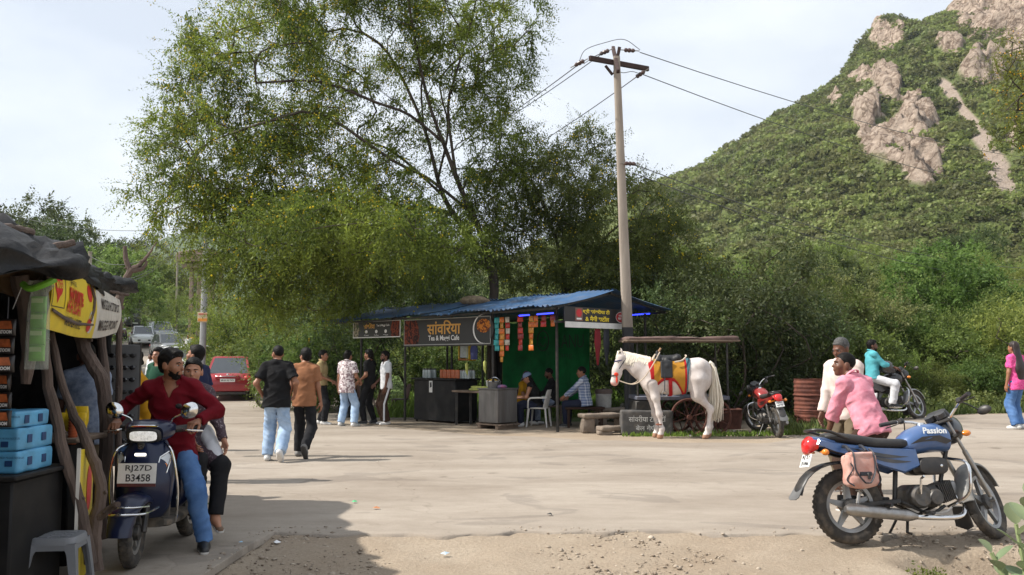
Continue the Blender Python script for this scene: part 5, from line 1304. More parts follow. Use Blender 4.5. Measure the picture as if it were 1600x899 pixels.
 MB().box((-.42,.10,.32),(.46,.03,.11),rotm((0,1,0),.07),.012).build('chain_cover',M_BLKMET,root)
 return root
def pannier_bag(bike,loc_local,label,M):
 """Cloth saddlebag hung on a bike's right flank (a thing of its own)."""
 mw = bike.matrix_world if False else (Matrix.LocRotScale(bike.location,bike.rotation_euler,bike.scale))
 root = empty('saddlebag',(0,0,0),0,label,'bag'); root.location = mw @ Vector(loc_local); root.rotation_euler = bike.rotation_euler; root.scale = bike.scale
 body = [('bx',A3(0,0,0),(.135,.058,.125),None,.035),('el',A3(0,-.03,-.06),(.125,.055,.075),None)]
 vol_obj('body',lambda P: blend(body,P,.04) + .007*vnoise(P[:,0]*14,P[:,1]*14,P[:,2]*14,8) + .004*vnoise(P[:,0]*34,P[:,1]*34,P[:,2]*34,9),A3(-.16,-.11,-.17),A3(.16,.08,.15),.009,M,root)
 fl = [('bx',A3(0,-.062,.045),(.10,.012,.085),rotm((1,0,0),-.08),.01),('bx',A3(0,-.02,.13),(.10,.05,.012),None,.01)]
 vol_obj('flap',lambda P: blend(fl,P,.02) + .004*vnoise(P[:,0]*20,P[:,1]*20,P[:,2]*20,5),A3(-.13,-.1,-.06),A3(.13,.05,.16),.009,M,root)
 for s in (-1,1):
  MB().tube(catmull([(s*.085,-.02,.165),(s*.085,-.078,.12),(s*.082,-.085,.0),(s*.03,-.10,-.09),(0,-.095,-.10)],4),.011,6,flat=.5).build('strap',M_STRAP,root)
  MB().tube(catmull([(s*.13,-.02,.11),(s*.10,-.075,.02),(s*.145,-.045,-.07),(s*.10,-.07,-.12)],4),.0055,6).build('piping',M_STRAP,root)
  MB().tube([(s*.07,-.0,.15),(s*.07,.05,.19),(s*.07,.13,.20)],.014,6).build('hanger_strap',M_STRAP,root)
 MB().box((0,-.082,-.028),(.10,.012,.03),None,.004).build('buckle_strap',M_STRAP,root)
 MB().box((.02,-.09,-.045),(.022,.012,.05),None,.004).build('buckle',M_BLKPL,root)
 return root
def scooter(loc,rotz,label,body,scale=1.0):
 """Step-through scooter, nose along +x."""
 root = empty('scooter',loc,rotz,label,'scooter',None,scale); root.rotation_euler = (0,0,rotz)
 fwh = wheel(root,(0,0,0),.258,.092,rimr=.16); fwh.location = (.64,0,.258); fwh.rotation_euler = (0,0,.14); wheel(root,(-.61,0,.24),.24,.095,rimr=.135)
 for s in (-1,1): MB().tube([(.64,.085*s,.26),(.52,.07*s,.56)],.022,8).build('fork_tube',M_BLKMET,root)
 # apron: broad front shield
 R_ = []
 for (z,x,hw,hd_,e) in ((.335,.40,.13,.045,2.6),(.40,.425,.185,.07,2.6),(.50,.435,.215,.09,2.5),(.62,.425,.225,.095,2.4),(.74,.405,.215,.09,2.4),(.84,.38,.185,.08,2.4),(.92,.355,.135,.065,2.4),(.96,.34,.09,.05,2.4)):
  ring = []
  for p in sring((x,0,z),(0,1,0),(1,0,0),hw,hd_,e,28):
   p = p.copy(); fr_ = 1 - (abs(p[1])/hw)**2; p[0] += .055*fr_ if p[0] > x else -.0; ring.append(p)
  R_.append(ring)
 ap = MB().loft(R_).build('apron',body,root)
 # nose crease and badge
 MB().loft([sring((x,0,z),(0,1,0),(.25,0,.97),hw,hh,2.2,14) for (x,z,hw,hh) in ((.535,.875,.02,.012),(.528,.905,.030,.018))]).build('badge',M_BLKPL,ap)
 MB().box((.535,0,.825),(.02,.085,.022),rotm((0,1,0),-.2),.008).build('pilot_lamp',mat('pilot_lamp_lens',(.9,.88,.8),.2,emit=(1,.95,.82),estr=1.6,var=0),ap)
 put_text('S',(.545,0,.885),(0,1,0),(-.25,0,.97),.05,M_CHROME,ap,width=.030,height=.034,bold=.002)
 for s in (-1,1):
  # indicator lamp clusters with chrome surrounds
  c = A3(.478,.148*s,.735); ay = unit(A3(-.22,s*.02,.95)); axx = unit(A3(-.52,s*.82,0))
  tri = [(-.045,-.09),(.030,-.045),(.052,.075),(.030,.095),(-.02,.06)]
  MB().prism(tri,c,axx,ay,.028).build('indicator_lamp',M_LENS,ap)
  sm_ = [(p[0]*.6 + .004,p[1]*.5 - .03) for p in tri]; MB().prism(sm_,c + np.cross(axx,ay)*(.012 if s > 0 else -.012),axx,ay,.012).build('indicator_bulb',M_AMBER,ap)
  MB().tube([c + axx*p[0]*1.2 + ay*p[1]*1.15 + unit(A3(.8,.5*s,0))*.014 for p in tri],.007,6,closed=True).build('lamp_trim',M_CHROME,ap)
  # chrome leg guard running down the edge of the apron
  MB().tube(catmull([(.40,.13*s,.90),(.46,.205*s,.86),(.47,.245*s,.74),(.45,.262*s,.55),(.42,.25*s,.36),(.36,.22*s,.29)],5),.0095,8).build('leg_guard',M_CHROME,root)
 # number plate
 ay = unit(A3(-.10,0,.99)); axp = A3(0,1,0)
 plc = A3(.590,0,.690); pl = MB().prism([(-.145,-.075),(.145,-.075),(.145,.075),(-.145,.075)],plc,axp,ay,.008).build('number_plate',M_PLATE,root)
 an = np.cross(axp,ay)
 put_text("RJ27D",plc + an*.006 + ay*.034 + axp*.012,axp,ay,.08,M_INK,pl,width=.20,height=.055,bold=.001)
 put_text("B3458",plc + an*.006 - ay*.034 + axp*.012,axp,ay,.08,M_INK,pl,width=.185,height=.055,bold=.001)
 MB().box(plc + ay*-.088 - an*.002,(.006,.29,.022),None).build('plate_strip',mat('plate_strip',(.10,.03,.03),.5),pl)
 # front fender and chrome guard
 rings = []
 for a in np.linspace(rad(5),rad(150),15):
  n_ = A3(math.cos(a),0,math.sin(a)); c = A3(.64,0,.245) + n_*.298; wd = .088 + .030*math.sin(a)**2
  rings.append([c + A3(0,wd*math.sin(t),0) + n_*(.06*math.cos(t) - .05) for t in np.linspace(-1.7,1.7,11)] + [c + A3(0,wd*.95*math.sin(t),0) + n_*(.06*math.cos(t) - .056) for t in np.linspace(1.7,-1.7,11)])
 ff = MB().loft(rings).build('front_fender',body,root)
 MB().tube(catmull([(.55,-.155,.43),(.78,-.145,.42),(.90,-.07,.43),(.93,0,.435),(.90,.07,.43),(.78,.145,.42),(.55,.155,.43)],5),.009,8).tube(catmull([(.70,-.14,.46),(.86,-.09,.475),(.90,0,.48),(.86,.09,.475),(.70,.14,.46)],5),.007,8).build('fender_guard',M_CHROME,ff)
 # handlebar cowl and headlamp
 cw = MB().loft([sring((x,0,z),(0,1,0),(.2,0,.98),hw,hh,e,26) for (x,z,hw,hh,e) in ((.22,1.00,.12,.05,2.6),(.28,1.01,.185,.072,2.7),(.36,1.0,.195,.085,2.8),(.43,.985,.165,.078,3),(.465,.975,.145,.068,3.2))]).build('headlamp_cowl',body,root)
 hl = MB().loft([sring((x,0,.965),(0,1,0),(.12,0,.99),hw,hh,3.4,24) for (x,hw,hh) in ((.45,.132,.058),(.482,.130,.056),(.492,.118,.045))]).build('headlamp_bezel',M_BLKPL,cw)
 HLM = mat('headlamp_lens',(.85,.86,.86),.12,emit=(1,.97,.9),estr=.28,var=.6,scale=26)
 for k,y in enumerate((0.0,)):
  MB().loft([sring((x,y,.962),(0,1,0),(.12,0,.99),hw,hh,4,18) for (x,hw,hh) in ((.485,.108,.040),(.494,.106,.039),(.498,.096,.032))]).build('headlamp_lens',HLM,hl)
 MB().loft([sring((x,0,z),(0,1,0),(.3,0,.95),hw,hh,3,18) for (x,z,hw,hh) in ((.455,1.035,.115,.016),(.476,1.03,.105,.014))]).build('brow_trim',M_CHROME,cw)
 for s in (-1,1):
  g = MB().tube([(.30,.16*s,1.00),(.26,.26*s,1.01)],.028,10).build('handlebar',M_BLKPL,root)
  MB().tube([(.265,.235*s,1.01),(.225,.365*s,1.015)],.0195,12).build('grip',M_BLKPL,g)
  MB().tube(catmull([(.31,.24*s,1.0),(.33,.29*s,.995),(.275,.39*s,.985)],3),.007,6).build('brake_lever',M_CHROME,g)
  mr_ = MB().tube(catmull([(.32,.15*s,1.05),(.33,.17*s,1.09),(.335,.25*s,1.125)],4),.0075,7).build('mirror_stalk',M_CHROME,root)
  MB().loft([sring((x,.295*s,1.15),(0,1,.15*s),(.0,0,1),hw,hh,2.3,20) for (x,hw,hh) in ((.315,.066,.062),(.33,.070,.066),(.352,.058,.054),(.365,.03,.03))]).build('mirror',M_CHROME,mr_)
 # inner shield, floor, body, seat
 MB().loft([sring((x,0,z),(0,1,0),(1,0,0),hw,.03,3,18) for (z,x,hw) in ((.33,.34,.17),(.6,.33,.18),(.85,.30,.15))]).build('inner_shield',M_BLKPL,root)
 MB().loft(stn([(.40,.29,.15,.04,4),(.30,.275,.175,.035,4),(.0,.27,.175,.035,4),(-.14,.29,.16,.04,4)],20)).build('footboard',mat('dusty_footboard',(.05,.045,.04),.8,dust=(.35,.28,.2,.7)),root)
 MB().loft(stn([(-.10,.50,.10,.20,2.6),(-.16,.52,.145,.22,2.6),(-.35,.56,.175,.20,2.6),(-.60,.62,.17,.16,2.6),(-.82,.68,.125,.10,2.6),(-.92,.71,.07,.05,2.6)],24)).build('rear_body',body,root)
 MB().loft(stn([(-.06,.745,.09,.03,2.8),(-.12,.765,.125,.045,2.8),(-.35,.77,.145,.045,2.8),(-.60,.79,.145,.045,2.8),(-.80,.80,.115,.04,2.8),(-.86,.80,.07,.02,2.8)],22)).build('seat',M_SEAT,root)
 MB().loft(stn([(-.91,.72,.06,.04,2.6),(-.945,.715,.05,.03,2.6)],14)).build('tail_lamp',M_REDLENS,root)
 MB().tube(catmull([(-.70,.13,.82),(-.88,.12,.87),(-.96,0,.875),(-.88,-.12,.87),(-.70,-.13,.82)],4),.012,8).build('grab_rail',M_CHROME,root)
 MB().box((-.36,0,.30),(.36,.20,.16),None,.05).build('engine',M_ENGINE,root)
 MB().tube([(-.45,-.14,.30),(-.55,-.17,.29),(-.88,-.18,.33),(-.92,-.18,.335)],[.03,.055,.058,.03],12).build('muffler',M_BLKMET,root)
 for s in (1,): MB().tube(catmull([(-.25,.19,.34),(-.42,.24,.30),(-.66,.25,.30),(-.80,.22,.38),(-.84,.18,.55)],5),.011,8).build('saree_guard',M_CHROME,root)
 for s in (-1,1): MB().box((-.30,.19*s,.315),(.14,.09,.02),None,.006).build('rear_foot_peg',M_BLKPL,root)
 MB().tube([(-.25,.10,.25),(-.36,.20,.17),(-.47,.25,.21)],.012,7).build('stand',M_BLKMET,root)
 return root
def car(loc,rotz,label,paintm,kind='sedan',scale=1.0,lw=(4.0,1.66,1.50),plate=None,group=None,rack=False,roofm=None):
 """Car, nose along +x, origin on the ground at its middle."""
 L,Wd,Ht = lw; root = empty('car',loc,rotz,label,'car',group,scale)
 hl = L/2; hw = Wd/2; belt = Ht*(.60 if kind != 'suv' else .58); cl_ = .17
 # lower body: rings across the length
 if kind == 'sedan': S = [(-hl,.52,.80,.13),(-hl + .06,.54,.90,.24),(-hl + .25,.57,.97,.34),(-hl*.55,.56,1.0,.36),(0,.54,1.0,.355),(hl*.45,.54,1.0,.35),(hl*.62,.52,.98,.32),(hl - .25,.50,.93,.26),(hl - .06,.47,.85,.17),(hl,.45,.76,.09)]
 elif kind == 'hatch': S = [(-hl,.54,.82,.17),(-hl + .05,.56,.92,.30),(-hl + .2,.57,.98,.36),(-hl*.5,.56,1.0,.37),(0,.55,1.0,.36),(hl*.5,.55,.99,.35),(hl*.68,.52,.97,.32),(hl - .2,.50,.92,.26),(hl - .05,.47,.84,.17),(hl,.45,.76,.09)]
 else: S = [(-hl,.62,.84,.22),(-hl + .05,.64,.94,.36),(-hl + .2,.65,1.0,.42),(0,.63,1.0,.42),(hl*.5,.64,1.0,.42),(hl*.72,.62,.98,.40),(hl - .12,.60,.94,.35),(hl - .02,.57,.88,.26),(hl,.55,.82,.16)]
 k = Ht/1.5 if kind != 'suv' else Ht/1.75
 rings = [sring((x,0,z*k),(0,1,0),(0,0,1),w*hw,h*k,3.4,28) for (x,z,w,h) in S]
 bd = MB().loft(rings).build('body',paintm,root)
 # greenhouse
 bz = (.86 if kind != 'suv' else 1.02)*k; tz = Ht - .035
 if kind == 'sedan': x0,x1,x2,x3 = -hl*.86,-hl*.40,hl*.14,hl*.52
 elif kind == 'hatch': x0,x1,x2,x3 = -hl*.96,-hl*.70,hl*.16,hl*.58
 else: x0,x1,x2,x3 = -hl*.98,-hl*.90,hl*.12,hl*.42
 wb,wt = hw*.90,hw*.72
 q = lambda x,y,z: A3(x,y,z)
 def quad(name,pts,m,par,t=.0): return MB().add(pts,[tuple(range(len(pts)))]).build(name,m,par,smooth_=False)
 cab = MB(); low = [q(x0,-wb,bz),q(x3,-wb*.93,bz),q(x3,wb*.93,bz),q(x0,wb,bz)]; up = [q(x1,-wt,tz),q(x2,-wt,tz),q(x2,wt,tz),q(x1,wt,tz)]
 cab.add(low + up,[(0,1,5,4),(1,2,6,5),(2,3,7,6),(3,0,4,7),(4,5,6,7)]); cb = cab.build('cabin',paintm,root,smooth_=False)
 rr = MB().loft([sring(((x1 + x2)/2,0,z),(1,0,0),(0,1,0),(x2 - x1)/2*a + .02,wt*b + .01,5,28) for (z,a,b) in ((tz - .03,1.06,1.04),(tz + .008,1.0,.98),(tz + .03,.86,.86))]).build('roof',roofm or paintm,root)
 def inset(pts,f=.90,off=.006):
  c = sum(pts)/len(pts); n_ = np.cross(pts[1] - pts[0],pts[-1] - pts[0]); n_ /= np.linalg.norm(n_); return [c + (p - c)*f + n_*off for p in pts]
 quad('windscreen',inset([low[1],low[2],up[2],up[1]]),M_GLASS,root); quad('rear_window',inset([low[3],low[0],up[0],up[3]],.88),M_GLASS,root)
 for s in (-1,1):
  w_ = lambda x,t: q(x,s*(wb + (wt - wb)*t)*(1 if x < hl*.2 else .965),bz + (tz - bz)*t)
  xa0,xa1 = x0 + .16,x1 + .05; xm = (x1 + x2)/2 + .02
  for (pl) in ([w_(xa0 + .12,.1),w_(xm - .05,.1),w_(xm - .05,.9),w_(xa1 + .06,.9)],[w_(xm + .05,.1),w_(x3 - .16,.1),w_(x2 - .06,.9),w_(xm + .05,.9)]):
   if s > 0: pl = pl[::-1]
   c = sum(pl)/4; n_ = np.cross(pl[1] - pl[0],pl[-1] - pl[0]); n_ /= np.linalg.norm(n_); quad('side_window',[p + n_*.012 for p in pl],M_GLASS,root)
 # wheels, arches
 wr = .30*k if kind != 'suv' else .35*k
 for xw in (-hl*.62,hl*.62):
  for s in (-1,1):
   MB().lathe([(wr + .05,-.03),(wr + .05,.03)],(xw,s*(hw - .02),wr),(0,1,0),28).build('wheel_arch',M_BLKPL,root)
   w = MB().lathe([(wr*.62,-.09),(wr*.9,-.10),(wr,-.07),(wr,.07),(wr*.9,.10),(wr*.62,.09)],(xw,s*(hw - .07),wr),(0,1,0),28,closed=True).build('wheel',M_RUBBER,root)
   MB().lathe([(0,.07),(wr*.3,.085),(wr*.63,.06),(wr*.63,-.05)],(xw,s*(hw - .07),wr),(0,s,0),20).build('rim',M_ALLOY,w)
 # lamps, bumpers, plates, mirrors, door lines
 for s in (-1,1):
  z = .74*k if kind != 'suv' else .95*k
  MB().ball((-hl + .15,s*hw*.80,z),(.13,hw*.18,.085),14,8).build('tail_lamp',M_REDLENS,root)
  MB().ball((hl - .14,s*hw*.70,.66*k if kind != 'suv' else .84*k),(.15,hw*.22,.075),14,8).build('headlamp',M_LENS,root)
  MB().ball((x3 - .22,s*(hw + .07),bz + .06),(.06,.09,.065),12,8).build('mirror',paintm,root)
  MB().box(((x1 + x2)/2,s*(hw + .001),.62*k),(.010,.012,.40*k)).build('door_seam',M_BLKPL,root)
  for xx in ((x1 + x2)/2 - .18,x2 - .12): MB().box((xx,s*(hw + .012),.76*k),(.16,.02,.025),None,.008).build('door_handle',paintm,root)
 MB().loft([sring((-hl + .03,0,z),(1,0,0),(0,1,0),.09,hw*.90,5,24) for z in (.30*k,.34*k,.48*k,.52*k)]).build('rear_bumper',paintm if kind != 'suv' else M_BLKPL,root)
 MB().box((-hl - .015,0,.22*k),(.06,hw*1.5,.10),None,.02).build('lower_trim',M_BLKPL,root)
 MB().loft([sring((hl - .06,0,z),(1,0,0),(0,1,0),.10,hw*.86,4,24) for z in (.26*k,.32*k,.48*k,.52*k)]).build('front_bumper',paintm if kind != 'suv' else M_BLKPL,root)
 MB().box((hl + .03,0,.40*k),(.03,hw*1.0,.12),None,.01).build('grille',M_BLKPL,root)
 for (x,s,z) in ((-hl - .072 if kind == 'sedan' else -hl - .07,-1,.66*k if kind == 'sedan' else .60*k),(hl + .055,1,.42*k)):
  pl = MB().box((x,0,z),(.012,.50,.11),None,.002).build('number_plate',M_PLATE,root)
  if plate: put_text(plate,(x + s*.0075,0,z),(0,s,0),(0,0,1),.09,M_INK,pl,width=.42,height=.07,bold=.001)
 if kind == 'sedan':
  MB().box((-hl - .005,0,.80*k),(.05,.55,.025),None,.01).build('boot_trim',M_CHROME,root); MB().ball((-hl - .02,0,.86*k),(.02,.05,.035),10,6).build('badge',M_CHROME,root)
  MB().box((-hl*.98,0,.76*k),(.10,hw*1.0,.13),None,.04).build('boot_lid',paintm,root)
 if rack:
  for s in (-1,1): MB().tube([(x1 - .05,wt*.85*s,tz + .03),(x1 + .05,wt*.85*s,tz + .09),(x2 - .05,wt*.85*s,tz + .09),(x2 + .02,wt*.85*s,tz + .03)],.018,7).build('roof_rail',M_STEEL,root)
 return root
# ================================================================== tea stall
SO,SU,SV = A3(1.03,18.5,0),A3(-.7071,.7071,0),A3(.7071,.7071,0); ZZ = A3(0,0,1.0)
def SP(u,v,z=0.0): return SO + SU*u + SV*v + A3(0,0,z)
SR = np.stack([-SU,SV,ZZ],1)          # x runs left to right along the front, y into the stall
M_POST = mat('black_painted_pipe',(0.018,0.018,0.018),.5,.3,var=.25,dust=(.2,.16,.12,.25))
M_BLUEROOF = mat('weathered_blue_sheet',lin((50,92,134)),.5,.25,var=.3,scale=1.5,bump=.1,bscale=14,dust=(.24,.22,.19,.5))
M_WOODG = mat('weathered_wood',lin((112,96,82)),.9,var=.3,scale=4,stretch=(1,1,8),bump=.5,bscale=30)
M_STONE = mat('grey_stone_slab',lin((122,110,98)),.9,var=.25,scale=5,bump=.6,bscale=18)
M_BANNER = mat('black_banner_vinyl',(0.014,0.012,0.012),.5,var=.15); M_GOLD = mat('gold_print',lin((206,152,62)),.5,var=.1); M_PRINTW = mat('white_print',(.72,.71,.69),.5,var=.06); M_YELP = mat('yellow_print',lin((222,196,44)),.5,var=.06); M_REDP = mat('red_print',lin((182,34,40)),.5,var=.1)
stall = empty('tea_stall',SO,0,'open tea stall with black posts under a blue corrugated sheet roof','stall')
stall.rotation_euler = Matrix(SR.tolist()).to_euler(); Sinv = lambda u,v,z=0.0: A3(-u,v,z)      # local coordinates of the stall
def roof_sheet(u0,u1,va,za,vb,zb,seed,m):
 r = np.random.default_rng(seed); n = 33; mrow = 7; V = []
 lift = .02*r.random()
 for j in range(mrow):
  t = j/(mrow - 1); v = va + (vb - va)*t + .04*(r.random() - .5)*(j in (0,mrow - 1))
  for i in range(n):
   s = i/(n - 1); u = u0 + (u1 - u0)*s; z = za + (zb - za)*t + .017*math.sin(s*2*math.pi*8) - .03*math.sin(t*math.pi) + .018*math.sin(u*2.3 + seed) + lift + .012*r.normal()*(j == 0)
   V.append(Sinv(u,v,z))
 I = np.arange(n*mrow).reshape(mrow,n); F = np.stack([I[:-1,:-1],I[:-1,1:],I[1:,1:],I[1:,:-1]],-1).reshape(-1,4)
 o = mesh_obj('roof_sheet',np.array(V),F,m,stall,True)
 return o
for i in range(8):
 roof_sheet(-.12 + i*1.04,-.12 + i*1.04 + 1.08,-.38 - .06*(i % 3),2.60 - .012*i,1.58,3.02 - .012*i,i,M_BLUEROOF)
 roof_sheet(-.12 + i*1.04,-.12 + i*1.04 + 1.08,1.56,3.035 - .012*i,3.78,2.66 - .012*i,20 + i,M_BLUEROOF)
for (u,v,h) in ((.4,.3,2.66),(2.3,.25,2.66),(5.55,.3,2.62),(7.5,.35,2.60),(.35,3.35,2.6),(2.1,3.35,2.6),(3.4,3.35,2.6),(4.5,3.35,2.6),(5.9,3.3,2.6),(7.4,3.3,2.55),(5.6,1.9,2.85)):
 MB().tube([Sinv(u,v,-.02),Sinv(u + .02,v,h)],.032,8).build('post',M_POST,stall)
for (a,b) in (((-.05,-.15,2.57),(8.0,-.15,2.49)),((-.05,3.6,2.62),(8.0,3.6,2.54)),((-.05,1.58,2.97),(8.0,1.58,2.89)),((.02,-.3,2.56),(.02,1.57,2.96)),((.02,1.59,2.97),(.02,3.7,2.62)),((2.3,-.2,2.56),(2.3,1.57,2.93)),((5.5,-.2,2.52),(5.5,1.57,2.9)),((.02,-.2,2.30),(.02,2.2,2.30)),((5.6,.3,1.86),(2.3,.26,1.86))):
 MB().beam(Sinv(*a),Sinv(*b),.045,.045).build('beam',M_POST,stall)
def board(u0,u1,v0,v1,z0,z1,label,m,frame=None,thick=.018,cat='banner'):
 """Flat sign between two ground points of the stall; returns (object, put) where put lays print on its face."""
 a,b = SP(u0,v0),SP(u1,v1); ax = (b - a)/np.linalg.norm(b - a); nrm = np.cross(ax,ZZ); Lw = np.linalg.norm(b - a); c = (a + b)/2 + A3(0,0,(z0 + z1)/2)
 o = empty('banner',c,0,label,cat); hh = (z1 - z0)/2
 MB().prism([(-Lw/2,-hh),(Lw/2,-hh),(Lw/2,hh),(-Lw/2,hh)],(0,0,0),ax,ZZ,thick).build('sheet',m,o,smooth_=False)
 if frame is not None:
  for (p,q) in (((-Lw/2,-hh),(Lw/2,-hh)),((Lw/2,-hh),(Lw/2,hh)),((Lw/2,hh),(-Lw/2,hh)),((-Lw/2,hh),(-Lw/2,-hh))):
   MB().beam(ax*p[0] + ZZ*p[1] + nrm*.006,ax*q[0] + ZZ*q[1] + nrm*.006,.022,.022).build('frame_bar',frame,o)
 def txt(s,x,z,h,m_,w=None,lvl=1,bold=.0):
  return put_text(s,ax*x + ZZ*z + nrm*(thick/2 + .003*lvl),ax,ZZ,h,m_,o,width=w,height=h,bold=bold)
 def shape(poly,m_,lvl=1,nm='print'):
  return MB().add([ax*p[0] + ZZ*p[1] + nrm*(thick/2 + .003*lvl) for p in poly],[tuple(range(len(poly)))]).build(nm,m_,o,smooth_=False)
 return o,txt,shape,Lw,hh
def oval(cx,cy,rx,ry,n=28,a0=0,a1=2*math.pi): return [(cx + rx*math.cos(a0 + (a1 - a0)*k/n),cy + ry*math.sin(a0 + (a1 - a0)*k/n)) for k in range(n)]
M_FOOD = print_mat('noodle_photo',lin((196,120,40)),lin((92,40,22)),14); M_FOOD2 = print_mat('spice_photo',lin((120,52,30)),lin((38,16,12)),10); M_TEAPH = print_mat('tea_photo',lin((150,140,120)),lin((60,74,50)),8)
# front banner
o,txt,shape,Lw,hh = board(5.52,2.33,.24,.19,1.88,2.50,'long black banner with gold Hindi name on the stall front',M_BANNER,mat('grey_banner_frame',(.3,.3,.29),.5))
txt("सांविरया",-.05,.10,.34,M_GOLD,1.25,2,.006); txt("Tea & Maggi Cafe",-.05,-.17,.16,M_PRINTW,1.15,2,.003)
shape([(-Lw/2,-hh),(-1.05,-hh),(-.98,-.1),(-1.02,.1),(-1.1,hh),(-Lw/2,hh)],M_FOOD2); shape(oval(1.34,.03,.34,.33),M_PRINTW,1); shape(oval(1.38,.03,.33,.325),mat('dark_bowl',(.012,.012,.012),.5),2); shape(oval(1.38,.10,.24,.16),M_FOOD,3)
# left banner
o,txt,shape,Lw,hh = board(7.75,5.72,.26,.26,2.10,2.52,'smaller black banner with three white icons left of the main stall banner',M_BANNER,M_PRINTW)
txt("सांविरया",-.30,.09,.15,M_GOLD,.50,2,.004); txt("Tea & Maggi Cafe",.30,.09,.07,M_PRINTW,.55,2,.001)
shape([(-Lw/2,-hh),(-.80,-hh),(-.74,0),(-.80,hh),(-Lw/2,hh)],M_TEAPH,1); shape([(.66,-hh),(Lw/2,-hh),(Lw/2,hh),(.70,hh),(.62,0)],M_FOOD2,1)
for x,t in ((-.42,'Chai'),(.02,'Coffee'),(.42,'Maggi')): shape(oval(x,-.06,.055,.045,14),M_PRINTW,2,'icon'); txt(t,x,-.155,.035,M_PRINTW,.2,2)
# gable banner
o,txt,shape,Lw,hh = board(-.06,-.06,.0,2.16,2.31,2.62,'black banner with yellow Hindi lettering and red oval on the right gable of the stall',M_BANNER)
txt("श्री सांवरीया टी",-.05,.065,.12,M_YELP,.90,2,.004); txt("& मैगी सटॉल",-.02,-.075,.12,M_YELP,.80,2,.004)
shape(oval(.82,-.02,.21,.125),M_PRINTW,1); shape(oval(.82,-.02,.20,.115),M_REDP,2); txt("सांवरीया",.82,.02,.05,M_PRINTW,.24,3,.001); txt("चाय नाशता",.82,-.05,.05,M_PRINTW,.28,3,.002)
shape([(-.74,-.135),(-.50,-.135),(-.50,.135),(-.74,.135)],mat('brown_print_panel',lin((120,84,70)),.5),1); shape(oval(-.62,.03,.09,.085),M_REDP,2); shape([(-.70,-.11),(-.54,-.11),(-.54,-.075),(-.70,-.075)],M_PRINTW,2)
o,txt,shape,Lw,hh = board(-.075,-.075,.02,2.14,2.185,2.305,'plain white strip below the yellow lettered gable banner',mat('white_strip',(.62,.61,.58),.6,var=.1))
# lit blue tubes
M_LED = mat('blue_led',(.05,.05,.4),.4,emit=(.03,.05,1.0),estr=2.6,var=0)
for i,(a,b,lab) in enumerate((((.04,-.22,2.47),(.50,-.22,2.46),'lit blue tube under the eave next to the gable banner'),((.72,-.22,2.455),(1.02,-.22,2.45),'short lit blue tube under the eave, left one of two'),((.3,3.45,2.60),(.75,3.3,2.58),'lit blue tube under the far right eave beyond the utility pole'))):
 o = empty('tube_light',SP(*a),0,lab,'tube light'); MB().tube([(0,0,0),SP(*b) - SP(*a)],.014,8).build('tube',M_LED,o); MB().beam((0,0,.022),SP(*b) - SP(*a) + A3(0,0,.022),.03,.014).build('housing',M_POST,o)
# green cloth behind the seats
def drape(name,p0,p1,z0,z1,m,label,cat,amp=.05,nu=60,nv=24,seed=0,edge=None):
 V = []; r = np.random.default_rng(seed); d = (p1 - p0); n_ = np.cross(d/np.linalg.norm(d),ZZ)
 for j in range(nv):
  for i in range(nu):
   s,t = i/(nu - 1),j/(nv - 1); off = amp*(math.sin(s*31 + 2*math.sin(t*3))*.5 + math.sin(s*13 + seed)*.6 + .5*math.sin(s*57 + t*2))*(.35 + .65*(1 - t))
   q = p0 + d*s + n_*off; zz = z0 + (z1 - z0)*t - .08*math.sin(s*math.pi*4)**2*t + (edge(s) if edge else 0)*(1 - t); V.append((q[0],q[1],zz))
 I = np.arange(nu*nv).reshape(nv,nu); F = np.stack([I[:-1,:-1],I[:-1,1:],I[1:,1:],I[1:,:-1]],-1).reshape(-1,4)
 V = np.array(V); nb = np.array([*(n_*-.006)[:3]]); V2 = V + nb; F2 = (F + len(V))[:,::-1]
 o = mesh_obj(name,np.concatenate([V,V2]),np.concatenate([F,F2]),m,None,True); return tag(o,label,cat)
M_GREENC = cloth('green_shade_cloth',lin((20,100,50)),var=.3,scale=2)
gc = drape('shade_cloth',SP(5.0,3.22),SP(1.95,3.22),.42,2.56,M_GREENC,'green cloth hung as the back wall of the tea stall with painted letters','cloth',.035,seed=2)
axg = -SU; cg = lambda u,z: SP(u,3.12,z)
M_PAINTK = mat('black_spray_paint',(.012,.02,.014),.8,var=0)
put_text("KANU",cg(2.55,1.98),axg,ZZ,.3,M_PAINTK,gc,width=.95,height=.33,bold=-.004); put_text("Tang",cg(2.75,1.62),axg,ZZ,.2,M_PAINTK,gc,width=.6,height=.16,bold=-.004)
MB().tube([cg(3.45,2.0) + axg*.2*math.cos(a) + ZZ*.26*math.sin(a) for a in np.linspace(0,6.28,25)[:-1]],.012,5,closed=True).tube([cg(3.45,1.98) + axg*.1*math.cos(a) + ZZ*.12*math.sin(a) for a in np.linspace(3.5,5.9,9)],.010,5).ball(cg(3.52,2.08),.022,6,5).ball(cg(3.38,2.08),.022,6,5).build('drawn_face',M_PAINTK,gc)
# dark gap beside the cloth, its shade put in as a black sheet
drape('shade_cloth',SP(5.5,3.2),SP(5.02,3.2),.05,2.5,cloth('dark_gap_shade',(.012,.012,.012)),'black sheet standing in for the shaded gap beside the green cloth','cloth',.03,16,10,seed=4)
